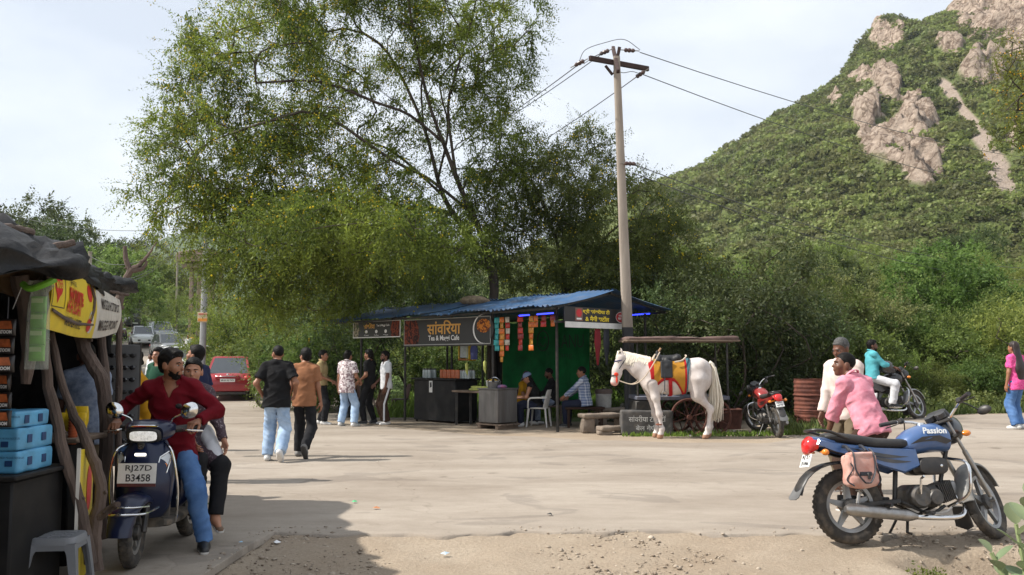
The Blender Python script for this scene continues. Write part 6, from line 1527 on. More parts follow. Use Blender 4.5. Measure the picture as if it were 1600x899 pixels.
# ---- counter and what stands on it
def rbox(name,c,size,rot,m,parent,bev=.012): return MB().box(c,size,rot,bev).build(name,m,parent)
M_CTR = mat('black_sheet_metal',(0.009,0.009,0.010),.6,0,var=.35,scale=3,spec=.25,dust=(.10,.085,.07,.2),bump=.06,bscale=8)
o = empty('counter',SP(4.5,.72),0,'black metal serving counter with a small white sticker in the stall','counter')
rbox('cabinet',(0,0,.53),(1.55,.72,.98),SR,M_CTR,o); rbox('worktop',(0,0,1.045),(1.68,.82,.045),SR,M_CTR,o)
for s in (-1,1):
 for t in (-1,1): MB().tube([-SU*.72*s + SV*.30*t + ZZ*-.01,-SU*.72*s + SV*.30*t + ZZ*.08],.025,6).build('foot',M_CTR,o)
st_ = MB().prism([(-.06,-.14),(.06,-.14),(.06,.14),(-.06,.14)],-SU*-.12 - SV*.364 + ZZ*.86,-SU,ZZ,.004).build('sticker',M_PRINTW,o); MB().prism([(-.03,-.05),(.04,-.02),(.03,.09),(-.035,.08)],-SU*-.12 - SV*.368 + ZZ*.88,-SU,ZZ,.003).build('sticker_print',M_INK,st_)
def thing_mb(name,mb,m,loc,label,cat,group=None,rotz=0):
 q = mb.build(name,m); q.location = tuple(map(float,loc)); q.rotation_euler = (0,0,rotz); return tag(q,label,cat,group)
M_BISC = mat('biscuit_wrap',lin((186,98,52)),.4,var=.25,scale=10); M_CLRJ = mat('jar_plastic',lin((168,178,178)),.25,var=.2,scale=12); M_YELJ = mat('yellow_pack',lin((206,172,36)),.4,var=.3,scale=18)
for k in range(9):
 thing_mb('biscuit_packet',MB().loft([sring((0,0,z),(1,0,0),(0,1,0),w,w*.9,3,12) for z,w in ((0,.026),(.01,.036),(.19,.036),(.205,.026))]),M_BISC,SP(4.45 - .078*k,.55 + .02*(k % 2),1.068),'brown biscuit roll standing in the row on the counter','packet','biscuit rolls on the counter')
for k in range(6):
 jo = empty('jar',SP(5.02 - .10*(k % 3),.48 + .16*(k // 3),1.068),0,'clear plastic jar with lid at the left end of the counter','jar','jars on the counter left end'); MB().lathe([(.0,0),(.042,0),(.045,.02),(.045,.17),(.035,.20)],n=14).build('glass',M_CLRJ,jo); MB().lathe([(.04,.198),(.04,.23),(0,.232)],n=14).build('lid',M_BLKPL,jo)
for k in range(7):
 jo = empty('jar',SP(3.66 + .09*(k % 4) - .12,.62 + .16*(k // 4),1.068),0,'grey glass jar beside the biscuit rolls on the counter','jar','jars beside the biscuit rolls'); MB().lathe([(.0,0),(.036,0),(.04,.02),(.04,.15),(.03,.18)],n=14).build('glass',M_CLRJ,jo); MB().lathe([(.034,.178),(.034,.20),(0,.202)],n=14).build('lid',M_STEEL,jo)
for k in range(5):
 thing_mb('snack_packet',MB().loft([sring((0,0,z),(1,0,0),(0,1,0),w,d,2.4,12) for z,w,d in ((0,.05,.012),(.05,.065,.035),(.16,.062,.03),(.22,.06,.008))]),M_YELJ,SP(5.30 - .07*k,.72 + .05*(k % 2),1.068),'yellow snack packet standing at the far left of the counter','packet','yellow packets on the counter',rotz=rad(-40 + 20*k))
# hanging glass case
o = empty('display_case',SP(4.35,1.3,1.52),0,'small yellow framed display case hanging above the counter','display case'); rbox('case',(0,0,.26),(.30,.22,.44),SR,M_CLRJ,o)
for s in (-1,1): rbox('frame_side',-SU*.19*s + ZZ*.28,(.05,.24,.62),SR,M_YELJ,o)
rbox('frame_base',(0,0,.0),(.42,.25,.05),SR,mat('orange_base',lin((160,96,40)),.6),o); MB().tube([(0,0,.5),(0,0,1.2)],.006,5).build('hanger',M_STRAP,o)
# lower table with corn, bucket, red cooler
o = empty('table',SP(3.05,.42),0,'low dark wooden table heaped with corn cobs beside the counter','table'); rbox('table_top',(0,0,.78),(1.05,.62,.045),SR,M_WOODG,o)
for s in (-1,1):
 for t in (-1,1): MB().beam(-SU*.44*s + SV*.22*t,-SU*.44*s + SV*.22*t + ZZ*.76,.06).build('leg',M_POST,o)
M_CORN = mat('corn_husk',lin((172,176,92)),.7,var=.25,scale=14); r = np.random.default_rng(3)
for k in range(16):
 d = unit(-SU*(1 + .2*r.normal()) + SV*.35*r.normal()); c = SP(3.25 - .62*r.random(),.28 + .28*r.random(),.83 + .05*(k // 8)); mb = MB().tube([c*0 - d*.12,-d*.06,d*.06,d*.13],[.012,.03,.028,.006],8)
 thing_mb('corn_cob',mb,M_CORN,c,'green husked corn cob in the heap on the low table','corn','corn cobs heaped on the table')
o = empty('bucket',SP(2.72,.62,.80),0,'white bucket brimming with yellow corn on the low table','bucket'); MB().lathe([(.0,0),(.13,0),(.15,.22),(.158,.22),(.158,.235),(.14,.235),(.13,.02),(0,.02)],(0,0,.0),n=20).build('pail',mat('white_plastic',(.62,.62,.6),.5,var=.15),o); MB().ball((0,0,.21),(.135,.135,.07),16,8).build('corn_heap',mat('yellow_corn',lin((214,170,40)),.6,var=.3,scale=30),o)
o = empty('cool_box',SP(2.62,.55),0,'red cool box with white lid under the low table','cool box'); rbox('box',(0,0,.20),(.30,.26,.38),SR,mat('red_plastic',lin((190,24,34)),.4,var=.1),o,.03); rbox('lid',(0,0,.415),(.32,.28,.06),SR,M_PRINTW,o,.02); MB().tube(catmull([-SU*.17 + ZZ*.36,-SU*.17 - SV*.05 + ZZ*.46,SU*.17 - SV*.05 + ZZ*.46,SU*.17 + ZZ*.36],4),.008,6).build('handle',M_PRINTW,o)
for (u,v,z,lab) in ((2.55,.22,1.50,'corn cob hanging by the mid post of the stall'),(3.25,.3,1.45,'corn cob hanging in the middle of the stall opening')):
 thing_mb('corn_cob',MB().tube([(0,0,0),(0,0,-.04),(0,0,-.20),(.02,0,-.30)],[.01,.04,.035,.005],8).tube([(0,0,0),(0,0,.35)],.004,4),M_CORN,SP(u,v,z),lab,'corn')
thing_mb('hanging_cloth',MB().loft([sring((0,0,z),-SU,SV,w,.03,2.4,14) for z,w in ((0,.09),(-.1,.13),(-.25,.11),(-.32,.12))]),mat('navy_cloth_bundle',lin((38,44,84)),.85),SP(3.0,.3,1.84),'navy cloth hanging below the main banner','cloth')
# steel cooker cart
M_SS = mat('brushed_steel',(.17,.165,.16),.42,.8,var=.3,scale=5,stretch=(1,1,.1),dust=(.14,.11,.09,.4))
o = empty('steel_cart',SP(2.02,.12),0,'brushed steel cooker box on a pallet at the front of the stall','cart')
rbox('cabinet',(0,0,.50),(.62,.60,.72),SR,M_SS,o,.01); rbox('rim',(0,0,.875),(.66,.64,.03),SR,M_SS,o,.006)
for k in (-1,0,1): rbox('pallet_plank',SV*.22*k + ZZ*.10,(.80,.16,.035),SR,M_WOODG,o,.004)
for s in (-1,1): rbox('pallet_block',-SU*.28*s + ZZ*.042,(.10,.62,.08),SR,M_WOODG,o,.004)
MB().lathe([(0,.89),(.14,.89),(.15,1.02),(.155,1.02)],SU*.12,n=18).build('pot',M_SS,o); MB().tube([SU*.12 + A3(.15*math.cos(a),.15*math.sin(a),1.02 + .10*math.sin(a)**2) for a in np.linspace(0,math.pi,12)],.012,6).build('pot_handle',M_CHROME,o)
MB().ball(-SU*.14 + ZZ*.92,(.11,.09,.05),12,7).build('cloth_bundle',mat('blue_cloth_bundle',lin((48,110,160)),.8,rgb2=lin((150,60,70)),scale=9),o)
# strips of packets hung along the eave
def packet_strip(p,n,w,h,cols,label,ax,group=None,nm='packet_strip',print_=None):
 root = empty(nm,p,0,label,'packet strip',group); axn = np.cross(ax,ZZ)
 MB().tube([(0,0,.12),(0,0,0)],.004,4).build('string',M_STRAP,root)
 r = np.random.default_rng(int(abs(p[0])*1000) % 999)
 for k in range(n):
  c = A3(0,0,-h*(k + .5)) + ax*.006*r.normal(); a2 = ax*math.cos(.2*r.normal()) + axn*.2*r.normal(); a2 = a2/np.linalg.norm(a2)
  q = MB().loft([sring(c + ZZ*h*t,a2,np.cross(a2,ZZ),ww*w,d,2.6,10) for t,ww,d in ((-.47,.5,.002),(-.38,.49,.012),(0,.47,.02),(.38,.49,.012),(.47,.5,.002))]).build('packet',cols[k % len(cols)],root)
  if print_:
   MB().add([c + a2*x*w + ZZ*y*h + axn*.022 for x,y in ((-.40,-.08),(.40,-.08),(.30,.36),(-.30,.36))],[(0,1,2,3)]).build('print',print_[0],q,smooth_=False)
   put_text(print_[2],c + axn*.023 - ZZ*h*.24,a2,ZZ,h*.2,print_[1],q,width=w*.74,height=h*.2,bold=.001)
 return root
PK = {k: mat('packet_' + k,tuple(.7*v for v in lin(c)),.35,var=.35,scale=16) for k,c in dict(cyan=(52,168,170),orange=(226,120,44),red=(198,52,40),pale=(206,196,180),amber=(216,150,50),maroon=(140,36,36)).items()}
for (u,n,cols,lab) in ((2.06,6,('cyan',),'cyan packet strip hanging leftmost beside the mid post'),(1.90,8,('orange','amber'),'long orange packet strip next to the cyan strip'),(1.72,6,('pale','red'),'pale and red packet strip third from the mid post'),(1.32,6,('red','maroon'),'dark red packet strip in the middle of the stall front'),(1.0,6,('amber','orange'),'amber packet strip under the left blue tube'),(.86,2,('orange',),'short orange packet strip under the left blue tube'),(.62,2,('maroon','red'),'short maroon packet strip under the right blue tube'),(.36,2,('maroon','orange'),'short rust packet strip closest to the gable corner')):
 packet_strip(SP(u,.12,2.46),n,.15,.125,[PK[c] for c in cols],lab,-SU)
for (v,col,lab) in ((1.15,mat('dark_red_cloth',lin((120,28,36)),.9),'dark red cloth hanging under the white strip'),(1.45,M_STRAP,'black cloth strip hanging under the white strip')):
 thing_mb('hanging_cloth',MB().loft([sring((0,0,z),SV,-SU,w,.02,2.4,12) for z,w in ((0,.09),(-.3,.11),(-.62,.05),(-.78,.02))]),col,SP(.0,v,2.18),lab,'cloth')
# sack of straw on the roof
thing_mb('straw_sack',MB().ball((0,0,.08),(.36,.22,.13),14,8).ball((.22,.05,.06),(.2,.16,.09),10,6),mat('dry_straw',lin((128,112,92)),.95,var=.4,scale=16,bump=.8,bscale=40),SP(4.05,1.25,2.90),'dry straw bundle lying on the blue roof by the acacia trunk','straw')
# ---- seats
def plastic_chair(loc,rotz,m,label,group=None,arms=True):
 root = empty('plastic_chair',loc,rotz,label,'chair',group)      # faces +x
 MB().loft([sring((0,0,z),(1,0,0),(0,1,0),a,b,3.5,20) for z,a,b in ((.405,.20,.20),(.42,.225,.225),(.435,.225,.225),(.442,.20,.20),(.43,.12,.12))]).build('seat',m,root)
 for sx in (-1,1):
  for sy in (-1,1): MB().tube([(.19*sx,.19*sy,.42),(.235*sx,.23*sy,0)],[.028,.020],8,flat=.7).build('leg',m,root)
 bk = []
 for z,x,w in ((.44,-.19,.21),(.56,-.225,.225),(.70,-.25,.225),(.80,-.275,.20),(.84,-.285,.15)):
  bk.append([A3(x + .05*(y/w)**2,y,z) for y in np.linspace(-w,w,9)] + [A3(x + .05*(y/w)**2 - .012,y,z) for y in np.linspace(w,-w,9)])
 MB().loft(bk).build('backrest',m,root)
 if arms:
  for s in (-1,1): MB().tube(catmull([(-.235,.23*s,.66),(0,.255*s,.66),(.17,.25*s,.63),(.20,.235*s,.43)],4),.019,8,flat=.7).build('armrest',m,root)
 return root
M_CHW = mat('white_plastic_chair',(.60,.58,.54),.5,var=.12); M_CHB = mat('brown_plastic_chair',lin((84,62,56)),.45,var=.15)
plastic_chair((*gp(842,667)[:2],0),rad(165),M_CHW,'dirty white plastic armchair in the stall')
plastic_chair((*gp(626,648)[:2],0),rad(200),M_CHB,'brown plastic chair right of the man in the white polo',arms=False)
plastic_chair((*gp(571,645)[:2],0),rad(20),M_CHB,'brown plastic chair behind the man in the black shirt',arms=False)
o = empty('bench',(1.62,20.35,0),rad(8),'dark brown wooden bench under the man in plaid','bench'); rbox('seat',(0,0,.43),(.9,.36,.05),None,TROU_BROWN,o)
for sx in (-1,1):
 for sy in (-1,1): MB().beam((.38*sx,.13*sy,0),(.38*sx,.13*sy,.41),.05).build('leg',TROU_BROWN,o)
# ---- stones, slabs, drum, cart right of the stall
def slab(p0,p1,z,w,t,label,supports=2):
 a,b = A3(*p0,z),A3(*p1,z); root = empty('stone_bench',(*((a + b)/2)[:2],0),0,label,'bench'); c = (a + b)/2; c[2] = 0; d = unit(b - a)
 f = [('bx',A3(0,0,z - t/2),(np.linalg.norm(b - a)/2,w/2,t/2),np.stack([d,np.cross(ZZ,d),ZZ],1),.02)]; L2 = np.linalg.norm(b - a)/2 + .2
 vol_obj('slab',lambda P: blend(f,P) + .015*vnoise(P[:,0]*6,P[:,1]*6,P[:,2]*10,3) + .006*vnoise(P[:,0]*20,P[:,1]*20,P[:,2]*20,3),A3(-L2,-L2,z - t - .05),A3(L2,L2,z + .05),.03,M_STONE,root)
 for s in np.linspace(-.7,.7,supports):
  q = d*s*np.linalg.norm(b - a)/2; g = [('bx',q + A3(0,0,(z - t)/2),(.12,.14,(z - t)/2 + .01),rotm((0,0,1),s*2),.03)]
  vol_obj('support_stone',lambda P: blend(g,P) + .02*vnoise(P[:,0]*8,P[:,1]*8,P[:,2]*8,6),q + A3(-.25,-.25,-.02),q + A3(.25,.25,z - t + .03),.03,M_STONE,root)
slab((1.42,18.7),(2.45,19.1),.40,.34,.10,'stone slab bench in front of the stall gable'); slab((1.85,20.6),(3.0,20.9),.42,.34,.09,'stone slab bench carrying the white drum')
slab((1.75,18.25),(2.5,18.55),.18,.30,.10,'low stone step in front of the slab bench',2)
o = empty('drum',(2.10,20.68,.42),0,'grubby white drum with dark lid on the stone bench','drum'); MB().lathe([(0,0),(.165,0),(.175,.02),(.185,.30),(.19,.32)],n=22).build('barrel',mat('grubby_white',(.42,.42,.40),.7,var=.25,dust=(.2,.17,.14,.4)),o); MB().lathe([(.205,.32),(.205,.40),(.18,.425),(0,.43)],n=22).build('lid',mat('brown_lid',lin((96,82,76)),.7),o)
r = np.random.default_rng(14)
M_RUB = stone_mat('pale_rubble',(.17,.155,.13),(.42,.39,.34))
for k in range(70):
 x,y = 2.75 + .62*r.normal()*.6,22.4 + .35*r.normal(); s = .05 + .07*r.random(); v,f = blob_stones(np.zeros((1,3)),np.array([s]),100 + k,.75)
 q = mesh_obj('stone',v,f,M_RUB); q.location = (x,y,gz(x,y) + max(0,.34 - .5*abs(x - 2.75))*r.random() + s*.3); tag(q,'pale stone in the rubble heap behind the drum','stone','stones of the rubble heap')
# painted stone block
bx = gp(1012,681); o = empty('stone_block',(bx[0],bx[1] + .2,0),rad(-2),'dark stone block with white hand painted Hindi letters at the horse foreleg','stone block')
M_SLATE = mat('dark_painted_stone',lin((66,66,66)),.85,var=.3,scale=5,bump=.4,bscale=16,dust=(.24,.2,.16,.3))
fb = [('bx',A3(0,0,.25),(.52,.2,.25),None,.03)]; vol_obj('block',lambda P: blend(fb,P) + .010*vnoise(P[:,0]*7,P[:,1]*7,P[:,2]*7,3),A3(-.6,-.3,-.02),A3(.6,.3,.54),.03,M_SLATE,o)
M_CHALK = mat('white_chalk_paint',(.55,.55,.53),.8,var=.2)
put_text("सांवरीया टी सटॉ",(0,-.222,.34),(1,0,0),(0,0,1),.12,M_CHALK,o,width=.74,height=.13); put_text("बेल गेपी-",(0,-.222,.16),(1,0,0),(0,0,1),.12,M_CHALK,o,width=.46,height=.11)
# hand cart with flat roof behind the horse
o = empty('hand_cart',(3.45,18.75,0),rad(2),'wooden hand cart with spoked wheels and flat tarpaulin roof behind the horse','cart')
M_RUSTW = mat('rusty_iron',lin((92,58,48)),.85,.2,var=.35,scale=8); M_TARP = mat('brown_tarp',lin((96,76,70)),.85,var=.35,scale=4,bump=.4,bscale=12)
rbox('bed',(0,0,.74),(1.9,1.0,.08),None,mat('bluegrey_cart_rim',lin((74,80,96)),.6,var=.3,dust=(.25,.2,.16,.4)),o)
rbox('side_board',(-.72,-.1,.42),(.5,.8,.52),None,M_POST,o)
for sx in (-1,1):
 for sy in (-1,1): MB().tube([(.92*sx,.46*sy,.7),(.92*sx,.46*sy,1.86)],.022,6).build('post',M_POST,o)
for k in range(5): rbox('roof_plank',(0,-.52 + .26*k,1.90 + .012*math.sin(k*2.1)),(2.3 + .05*math.sin(k*3),.24,.035),None,M_WOODG,o,.006)
f_ = [('bx',A3(0,0,1.945),(1.12,.62,.028),None,.02)]; vol_obj('tarpaulin',lambda P: blend(f_,P) + .03*vnoise(P[:,0]*4,P[:,1]*5,P[:,2]*2,3),A3(-1.2,-.7,1.88),A3(1.2,.7,2.02),.03,M_TARP,o)
for (x,y) in ((.10,-.56),(.62,-.42),(.10,.56),(.62,.5)):
 w = MB().tube([(x + .36*math.cos(a),y,.36 + .36*math.sin(a)) for a in np.linspace(0,6.28,31)[:-1]],.028,6,closed=True).build('wheel',M_RUSTW,o)
 MB().lathe([(.05,-.06),(.05,.06)],(x,y,.36),(0,1,0),12).build('hub',M_RUSTW,w)
 for k in range(8): a = k*math.pi/4 + .3; MB().tube([(x,y,.36),(x + .35*math.cos(a),y,.36 + .35*math.sin(a))],.012,5).build('spoke',M_RUSTW,w)
o = empty('trough',(*gp(1142,672)[:2],0),0,'rust brown metal trough between the horse tail and the red motorbike','trough'); MB().loft([sring((0,0.3,z),(1,0,0),(0,1,0),a,b,6,16) for z,a,b in ((0,.26,.2),(.42,.32,.26),(.44,.34,.28),(.44,.30,.24),(.1,.25,.19))]).build('tub',M_RUSTW,o); MB().tube([(-.34,.02,.43),(.34,.02,.43)],.02,6).build('lip',M_RUSTW,o)
# rusted barrel
bp_ = gp(1274,667); o = empty('barrel',(bp_[0],bp_[1] + .3,bp_[2]),0,'rust brown corrugated oil barrel between the two parked motorbikes','barrel')
M_RUSTB = mat('rust_barrel',lin((86,46,38)),.8,.2,var=.35,scale=6,rgb2=lin((122,72,56)),bump=.25,bscale=30)
prof = [(0,0),(.33,0)] + [(.33 + .007*math.sin(z*70) + (.018 if abs(z - .33) < .02 or abs(z - .66) < .02 else 0),z) for z in np.linspace(.01,.98,60)] + [(.335,1.0),(.31,1.0),(.31,.97),(0,.97)]
MB().lathe(prof,n=32).build('shell',M_RUSTB,o); MB().lathe([(.03,.97),(.03,.985),(0,.986)],(.18,0,0),n=10).build('bung',M_RUSTW,o)
# ================================================================== roadside kiosk on the left
M_BRANCH = mat('rough_branch',lin((92,78,70)),.95,var=.35,scale=7,bump=.8,bscale=30,stretch=(1,1,.3))
M_TARPB = mat('black_tarpaulin',(.009,.009,.010),.55,var=.5,scale=3,bump=1.0,bscale=9,spec=.25,dust=(.10,.09,.08,.14))
kiosk = empty('kiosk',(-3.9,7.0,0),0,'dark roadside kiosk of crooked branches under a black tarpaulin roof','kiosk'); KO = A3(-3.9,7.0,0)
def KP(px,py,Y): return at(px,py,Y) - KO
def branch(pts,r,name='branch_post',seed=0,parent=kiosk,knots=3):
 rr = np.random.default_rng(seed); C = catmull(pts,6); C = [c + .003*rr.normal(size=3) for c in C]; n = len(C)
 rad_ = [np.interp(i/(n - 1),np.linspace(0,1,len(r)),r)*(1 + .05*rr.normal()) for i in range(n)]
 mb = MB().tube(C,rad_,9)
 for k in range(knots):
  i = rr.integers(2,n - 2); d = unit(rr.normal(size=3)); mb.tube([C[i],C[i] + d*rad_[i]*1.5],[rad_[i]*.5,rad_[i]*.25],6)
 return mb.build(name,M_BRANCH,parent)
g0 = lambda px,py: gp(px,py) - KO
branch([KP(58,430,5.95),KP(70,560,5.95),KP(95,690,6.0),KP(125,790,6.05),KP(142,880,6.1)],[.036,.036,.038,.042],seed=1)
branch([KP(80,520,6.3),KP(100,610,6.3),KP(135,690,6.25),KP(158,760,6.25),KP(148,830,6.25),KP(150,893,6.25)],[.024,.030,.036,.045,.05],seed=2)
branch([KP(150,812,6.25),KP(172,795,6.2),KP(186,788,6.15)],[.03,.025,.02],'branch_stub',3)
branch([KP(112,470,7.4),KP(132,545,7.4),KP(160,600,7.35),KP(166,690,7.3),KP(155,770,7.3),KP(158,842,7.3)],[.05,.055,.055,.05,.055],seed=4)
branch([KP(150,480,8.2),KP(162,560,8.2),KP(168,680,8.2),KP(170,812,8.2)],[.035,.04,.045],seed=5)
branch([KP(185,470,9.1),KP(186,600,9.1),KP(184,782,9.1)],[.03,.032,.035],seed=6)
branch([KP(30,430,5.6),KP(48,520,5.7),KP(40,600,5.7)],[.055,.06,.03],'branch_post',7)
# roof poles
for i,(a,b,r_) in enumerate((((-30,352,5.0),(50,364,5.4),.026),((-30,394,5.2),(85,392,5.5),.018),((60,396,5.5),(116,379,5.7),.024),((-30,440,5.9),(80,452,6.0),.022),((60,420,6.0),(190,480,9.2),.03),((150,455,8.4),(200,461,8.8),.016))):
 branch([KP(*a),(KP(*a) + KP(*b))/2 + A3(0,0,.01),KP(*b)],[r_*1.1,r_,r_*.9],'roof_pole',10 + i,knots=1)
# roof sheet: crumpled tarpaulin falling towards the road
def crumple(rows,nu,nv,amp,seed,m,name,parent,thick=.006):
 rows = [[np.asarray(p,float) for p in r_] for r_ in rows]
 A = np.array([catmull(r_,20) for r_ in rows]); B = np.array([catmull(list(A[:,i]),14) for i in range(A.shape[1])]); G = B.transpose(1,0,2)
 nrm = unit(np.cross(np.gradient(G,axis=1),np.gradient(G,axis=0)))
 G = G + nrm*(amp*(fbm(G[...,0]*3,G[...,1]*3,G[...,2]*3,4,seed) + .8*np.abs(vnoise(G[...,0]*6,G[...,1]*2.2,G[...,2]*3,seed + 9)) + .55*np.abs(vnoise(G[...,0]*13 + G[...,1]*6,G[...,1]*9,G[...,2]*13,seed + 4))))[...,None]
 a,b = G.shape[:2]; V = np.concatenate([G.reshape(-1,3),(G - nrm*thick).reshape(-1,3)]); I = np.arange(a*b).reshape(a,b)
 F = np.stack([I[:-1,:-1],I[:-1,1:],I[1:,1:],I[1:,:-1]],-1).reshape(-1,4); F = np.concatenate([F,(F + a*b)[:,::-1]])
 rim = list(I[0,:]) + list(I[1:,-1]) + list(I[-1,-2::-1]) + list(I[-2:0:-1,0]); rim = np.array(rim); nx_ = np.roll(rim,-1); F = np.concatenate([F,np.stack([rim,rim + a*b,nx_ + a*b,nx_],1)])
 return mesh_obj(name,V,F,m,parent,True)
rows = [[A3(-7.2,1.6,2.4),A3(-7.2,4.3,2.45),A3(-7.2,6.5,2.55),A3(-7.2,9.6,2.45)],[A3(-5.0,1.6,2.4),A3(-5.0,4.2,2.42),A3(-4.8,6.5,2.50),A3(-5.0,9.6,2.38)],[A3(-3.3,1.6,2.3),A3(-3.35,4.3,2.33),A3(-3.45,6.4,2.42),A3(-4.05,9.5,2.30)],[A3(-3.05,1.6,2.12),at(52,402,4.6),at(118,408,6.0),at(190,468,9.1)],[A3(-3.0,1.6,2.0),at(40,430,4.6),at(112,425,6.0),at(188,486,9.1)]]  # near end of each row added out of view to darken the kiosk
crumple([[p - KO for p in r_] for r_ in rows],0,0,.085,3,M_TARPB,'tarpaulin',kiosk)
# walls: dark sheets at back and left; near end added unseen to block light
for (a,b,nm) in ((A3(-6.6,9.3,0),A3(-4.15,9.35,0),'back_sheet'),(A3(-6.6,1.7,0),A3(-6.6,9.3,0),'side_sheet'),(A3(-6.6,1.7,0),A3(-2.9,1.7,0),'unseen_end_sheet')):
 rows = [[a + A3(0,0,z) - KO,(a + b)/2 + A3(.05,.05,z) - KO,b + A3(0,0,z) - KO] for z in (0.02,.8,1.6,2.4)]
 crumple(rows,0,0,.03,5,M_TARPB,nm,kiosk)
# under-roof brown sacking at the left
crumple([[KP(-40,400,5.4),KP(20,408,5.5),KP(90,420,6.0)],[KP(-40,455,5.7),KP(20,465,5.8),KP(70,470,6.3)]],0,0,.03,8,mat('brown_sacking',lin((96,72,44)),.95,var=.35,scale=5),'sacking',kiosk)
# ---- yellow sign wrapped along the eave
M_SIGNY = mat('yellow_vinyl',lin((226,198,44)),.45,var=.10,scale=4,dust=(.30,.26,.18,.22)); M_SIGNW = mat('worn_white_vinyl',lin((206,200,190)),.5,var=.12,scale=4,dust=(.3,.27,.22,.3)); M_SIGNR = mat('red_vinyl',lin((196,44,40)),.45,var=.1); M_SIGND = mat('dark_vinyl_print',lin((56,44,44)),.5,var=.1); M_SIGNO = mat('orange_vinyl_print',lin((206,104,30)),.5,var=.1)
sb = at(120,480,6.6); sign = empty('sign',sb,0,'yellow and white advertising sign bent along the kiosk eave','sign')
top = catmull([at(78,417,5.6),at(105,420,6.0),at(128,435,6.6),at(158,452,7.6),at(187,469,8.9)],10); bot = catmull([at(66,512,5.55),at(95,520,6.0),at(122,527,6.6),at(155,528,7.6),at(182,520,8.8)],10)
n_ = len(top); sgrid = lambda s,t: (lambda i,f: ((bot[i]*(1 - f) + bot[min(i + 1,n_ - 1)]*f)*(1 - t) + (top[i]*(1 - f) + top[min(i + 1,n_ - 1)]*f)*t))(min(int(s*(n_ - 1)),n_ - 2),s*(n_ - 1) - min(int(s*(n_ - 1)),n_ - 2))
sn = unit(np.cross(sgrid(.5,0) - sgrid(.1,0),ZZ)); sn = sn if sn[0] > 0 else -sn
def spt(s,t,lvl=0): return sgrid(s,t) + sn*(.03*math.sin(t*math.pi) + .003*lvl) - sb
def spatch(s0,s1,t0,t1,m,lvl,nm,nu=14,nv=6,back=False):
 V = np.array([[spt(s0 + (s1 - s0)*i/nu,t0 + (t1 - t0)*j/nv,lvl) for i in range(nu + 1)] for j in range(nv + 1)]).reshape(-1,3); I = np.arange(len(V)).reshape(nv + 1,nu + 1)
 F = np.stack([I[:-1,:-1],I[:-1,1:],I[1:,1:],I[1:,:-1]],-1).reshape(-1,4)
 if back: k = len(V); V = np.concatenate([V,V - sn*.012]); F = np.concatenate([F,(F + k)[:,::-1]])
 return mesh_obj(nm,V,F,m,sign,True)
spatch(0,.66,0,1,M_SIGNY,0,'yellow_panel',30,10,True); spatch(.66,1,0,1,M_SIGNW,0,'white_panel',20,10,True)
def stext(s,s0,s1,t0,t1,m,lvl=2,bold=.0,shear=0.0):
 v,f = text_mesh(s,1.0,bold,1.0,shear); V = np.array(v); lo,hi = V.min(0),V.max(0); q = (V - lo)/np.maximum(hi - lo,1e-6)
 mesh_obj('lettering',[spt(s0 + (s1 - s0)*p[0],t0 + (t1 - t0)*p[1],lvl) for p in q],f,m,sign)
def sblob(cs,ct,rs,rt,m,lvl,nm='print'):
 mesh_obj(nm,[spt(cs + rs*math.cos(a),ct + rt*math.sin(a),lvl) for a in np.linspace(0,6.28,25)[:-1]],[tuple(range(24))],m,sign)
sblob(.10,.72,.055,.19,M_SIGNR,1,'logo_badge'); mesh_obj('logo_tail',[spt(.06,.62,1),spt(.14,.62,1),spt(.085,.42,1)],[(0,1,2)],M_SIGNR,sign); stext("MAGGI",.058,.142,.66,.78,M_SIGNY,2,.02)
spatch(.012,.018,.36,.98,M_SIGND,1,'outline',1,8); spatch(.19,.196,.36,.98,M_SIGND,1,'outline',1,8); spatch(.012,.196,.355,.37,M_SIGND,1,'outline',8,1)
stext("JHAT SE",.27,.37,.74,.84,M_SIGND,2,.01); stext("FAVOURITE",.25,.47,.50,.72,M_SIGNR,3,.03); stext("FAVOURITE",.253,.473,.485,.705,M_SIGNO,2,.05); stext("KHUSHI",.23,.44,.32,.50,M_SIGNR,3,.03); stext("MASALA RITE",.25,.48,.12,.27,M_SIGND,2,.015)
sblob(.575,.78,.03,.15,M_SIGNR,1); sblob(.58,.22,.025,.12,M_SIGNR,1); sblob(.60,.28,.03,.2,M_SIGNW,0.5)
stext("MAGGI POINT",.70,.95,.14,.36,M_SIGND,2,.02); stext("MAGGI HOTSPOT",.72,.96,.58,.80,M_SIGND,2,.02)
# torn folds hanging over the sign
for (pts,w) in (([(.02,.30),(.2,.22),(.42,.20),(.62,.24)],.012),([(.60,1.0),(.62,.72),(.605,.5),(.585,.3)],.014)):
 MB().tube([spt(s,t,4) for s,t in pts],[w,w*1.2,w,w*.6],6,flat=.5).build('torn_fold',M_BRANCH,sign)
MB().tube([spt(0,.0,1) + A3(0,0,-.1),spt(0,1.06,1)],.014,7).build('end_pole',M_BRANCH,sign)
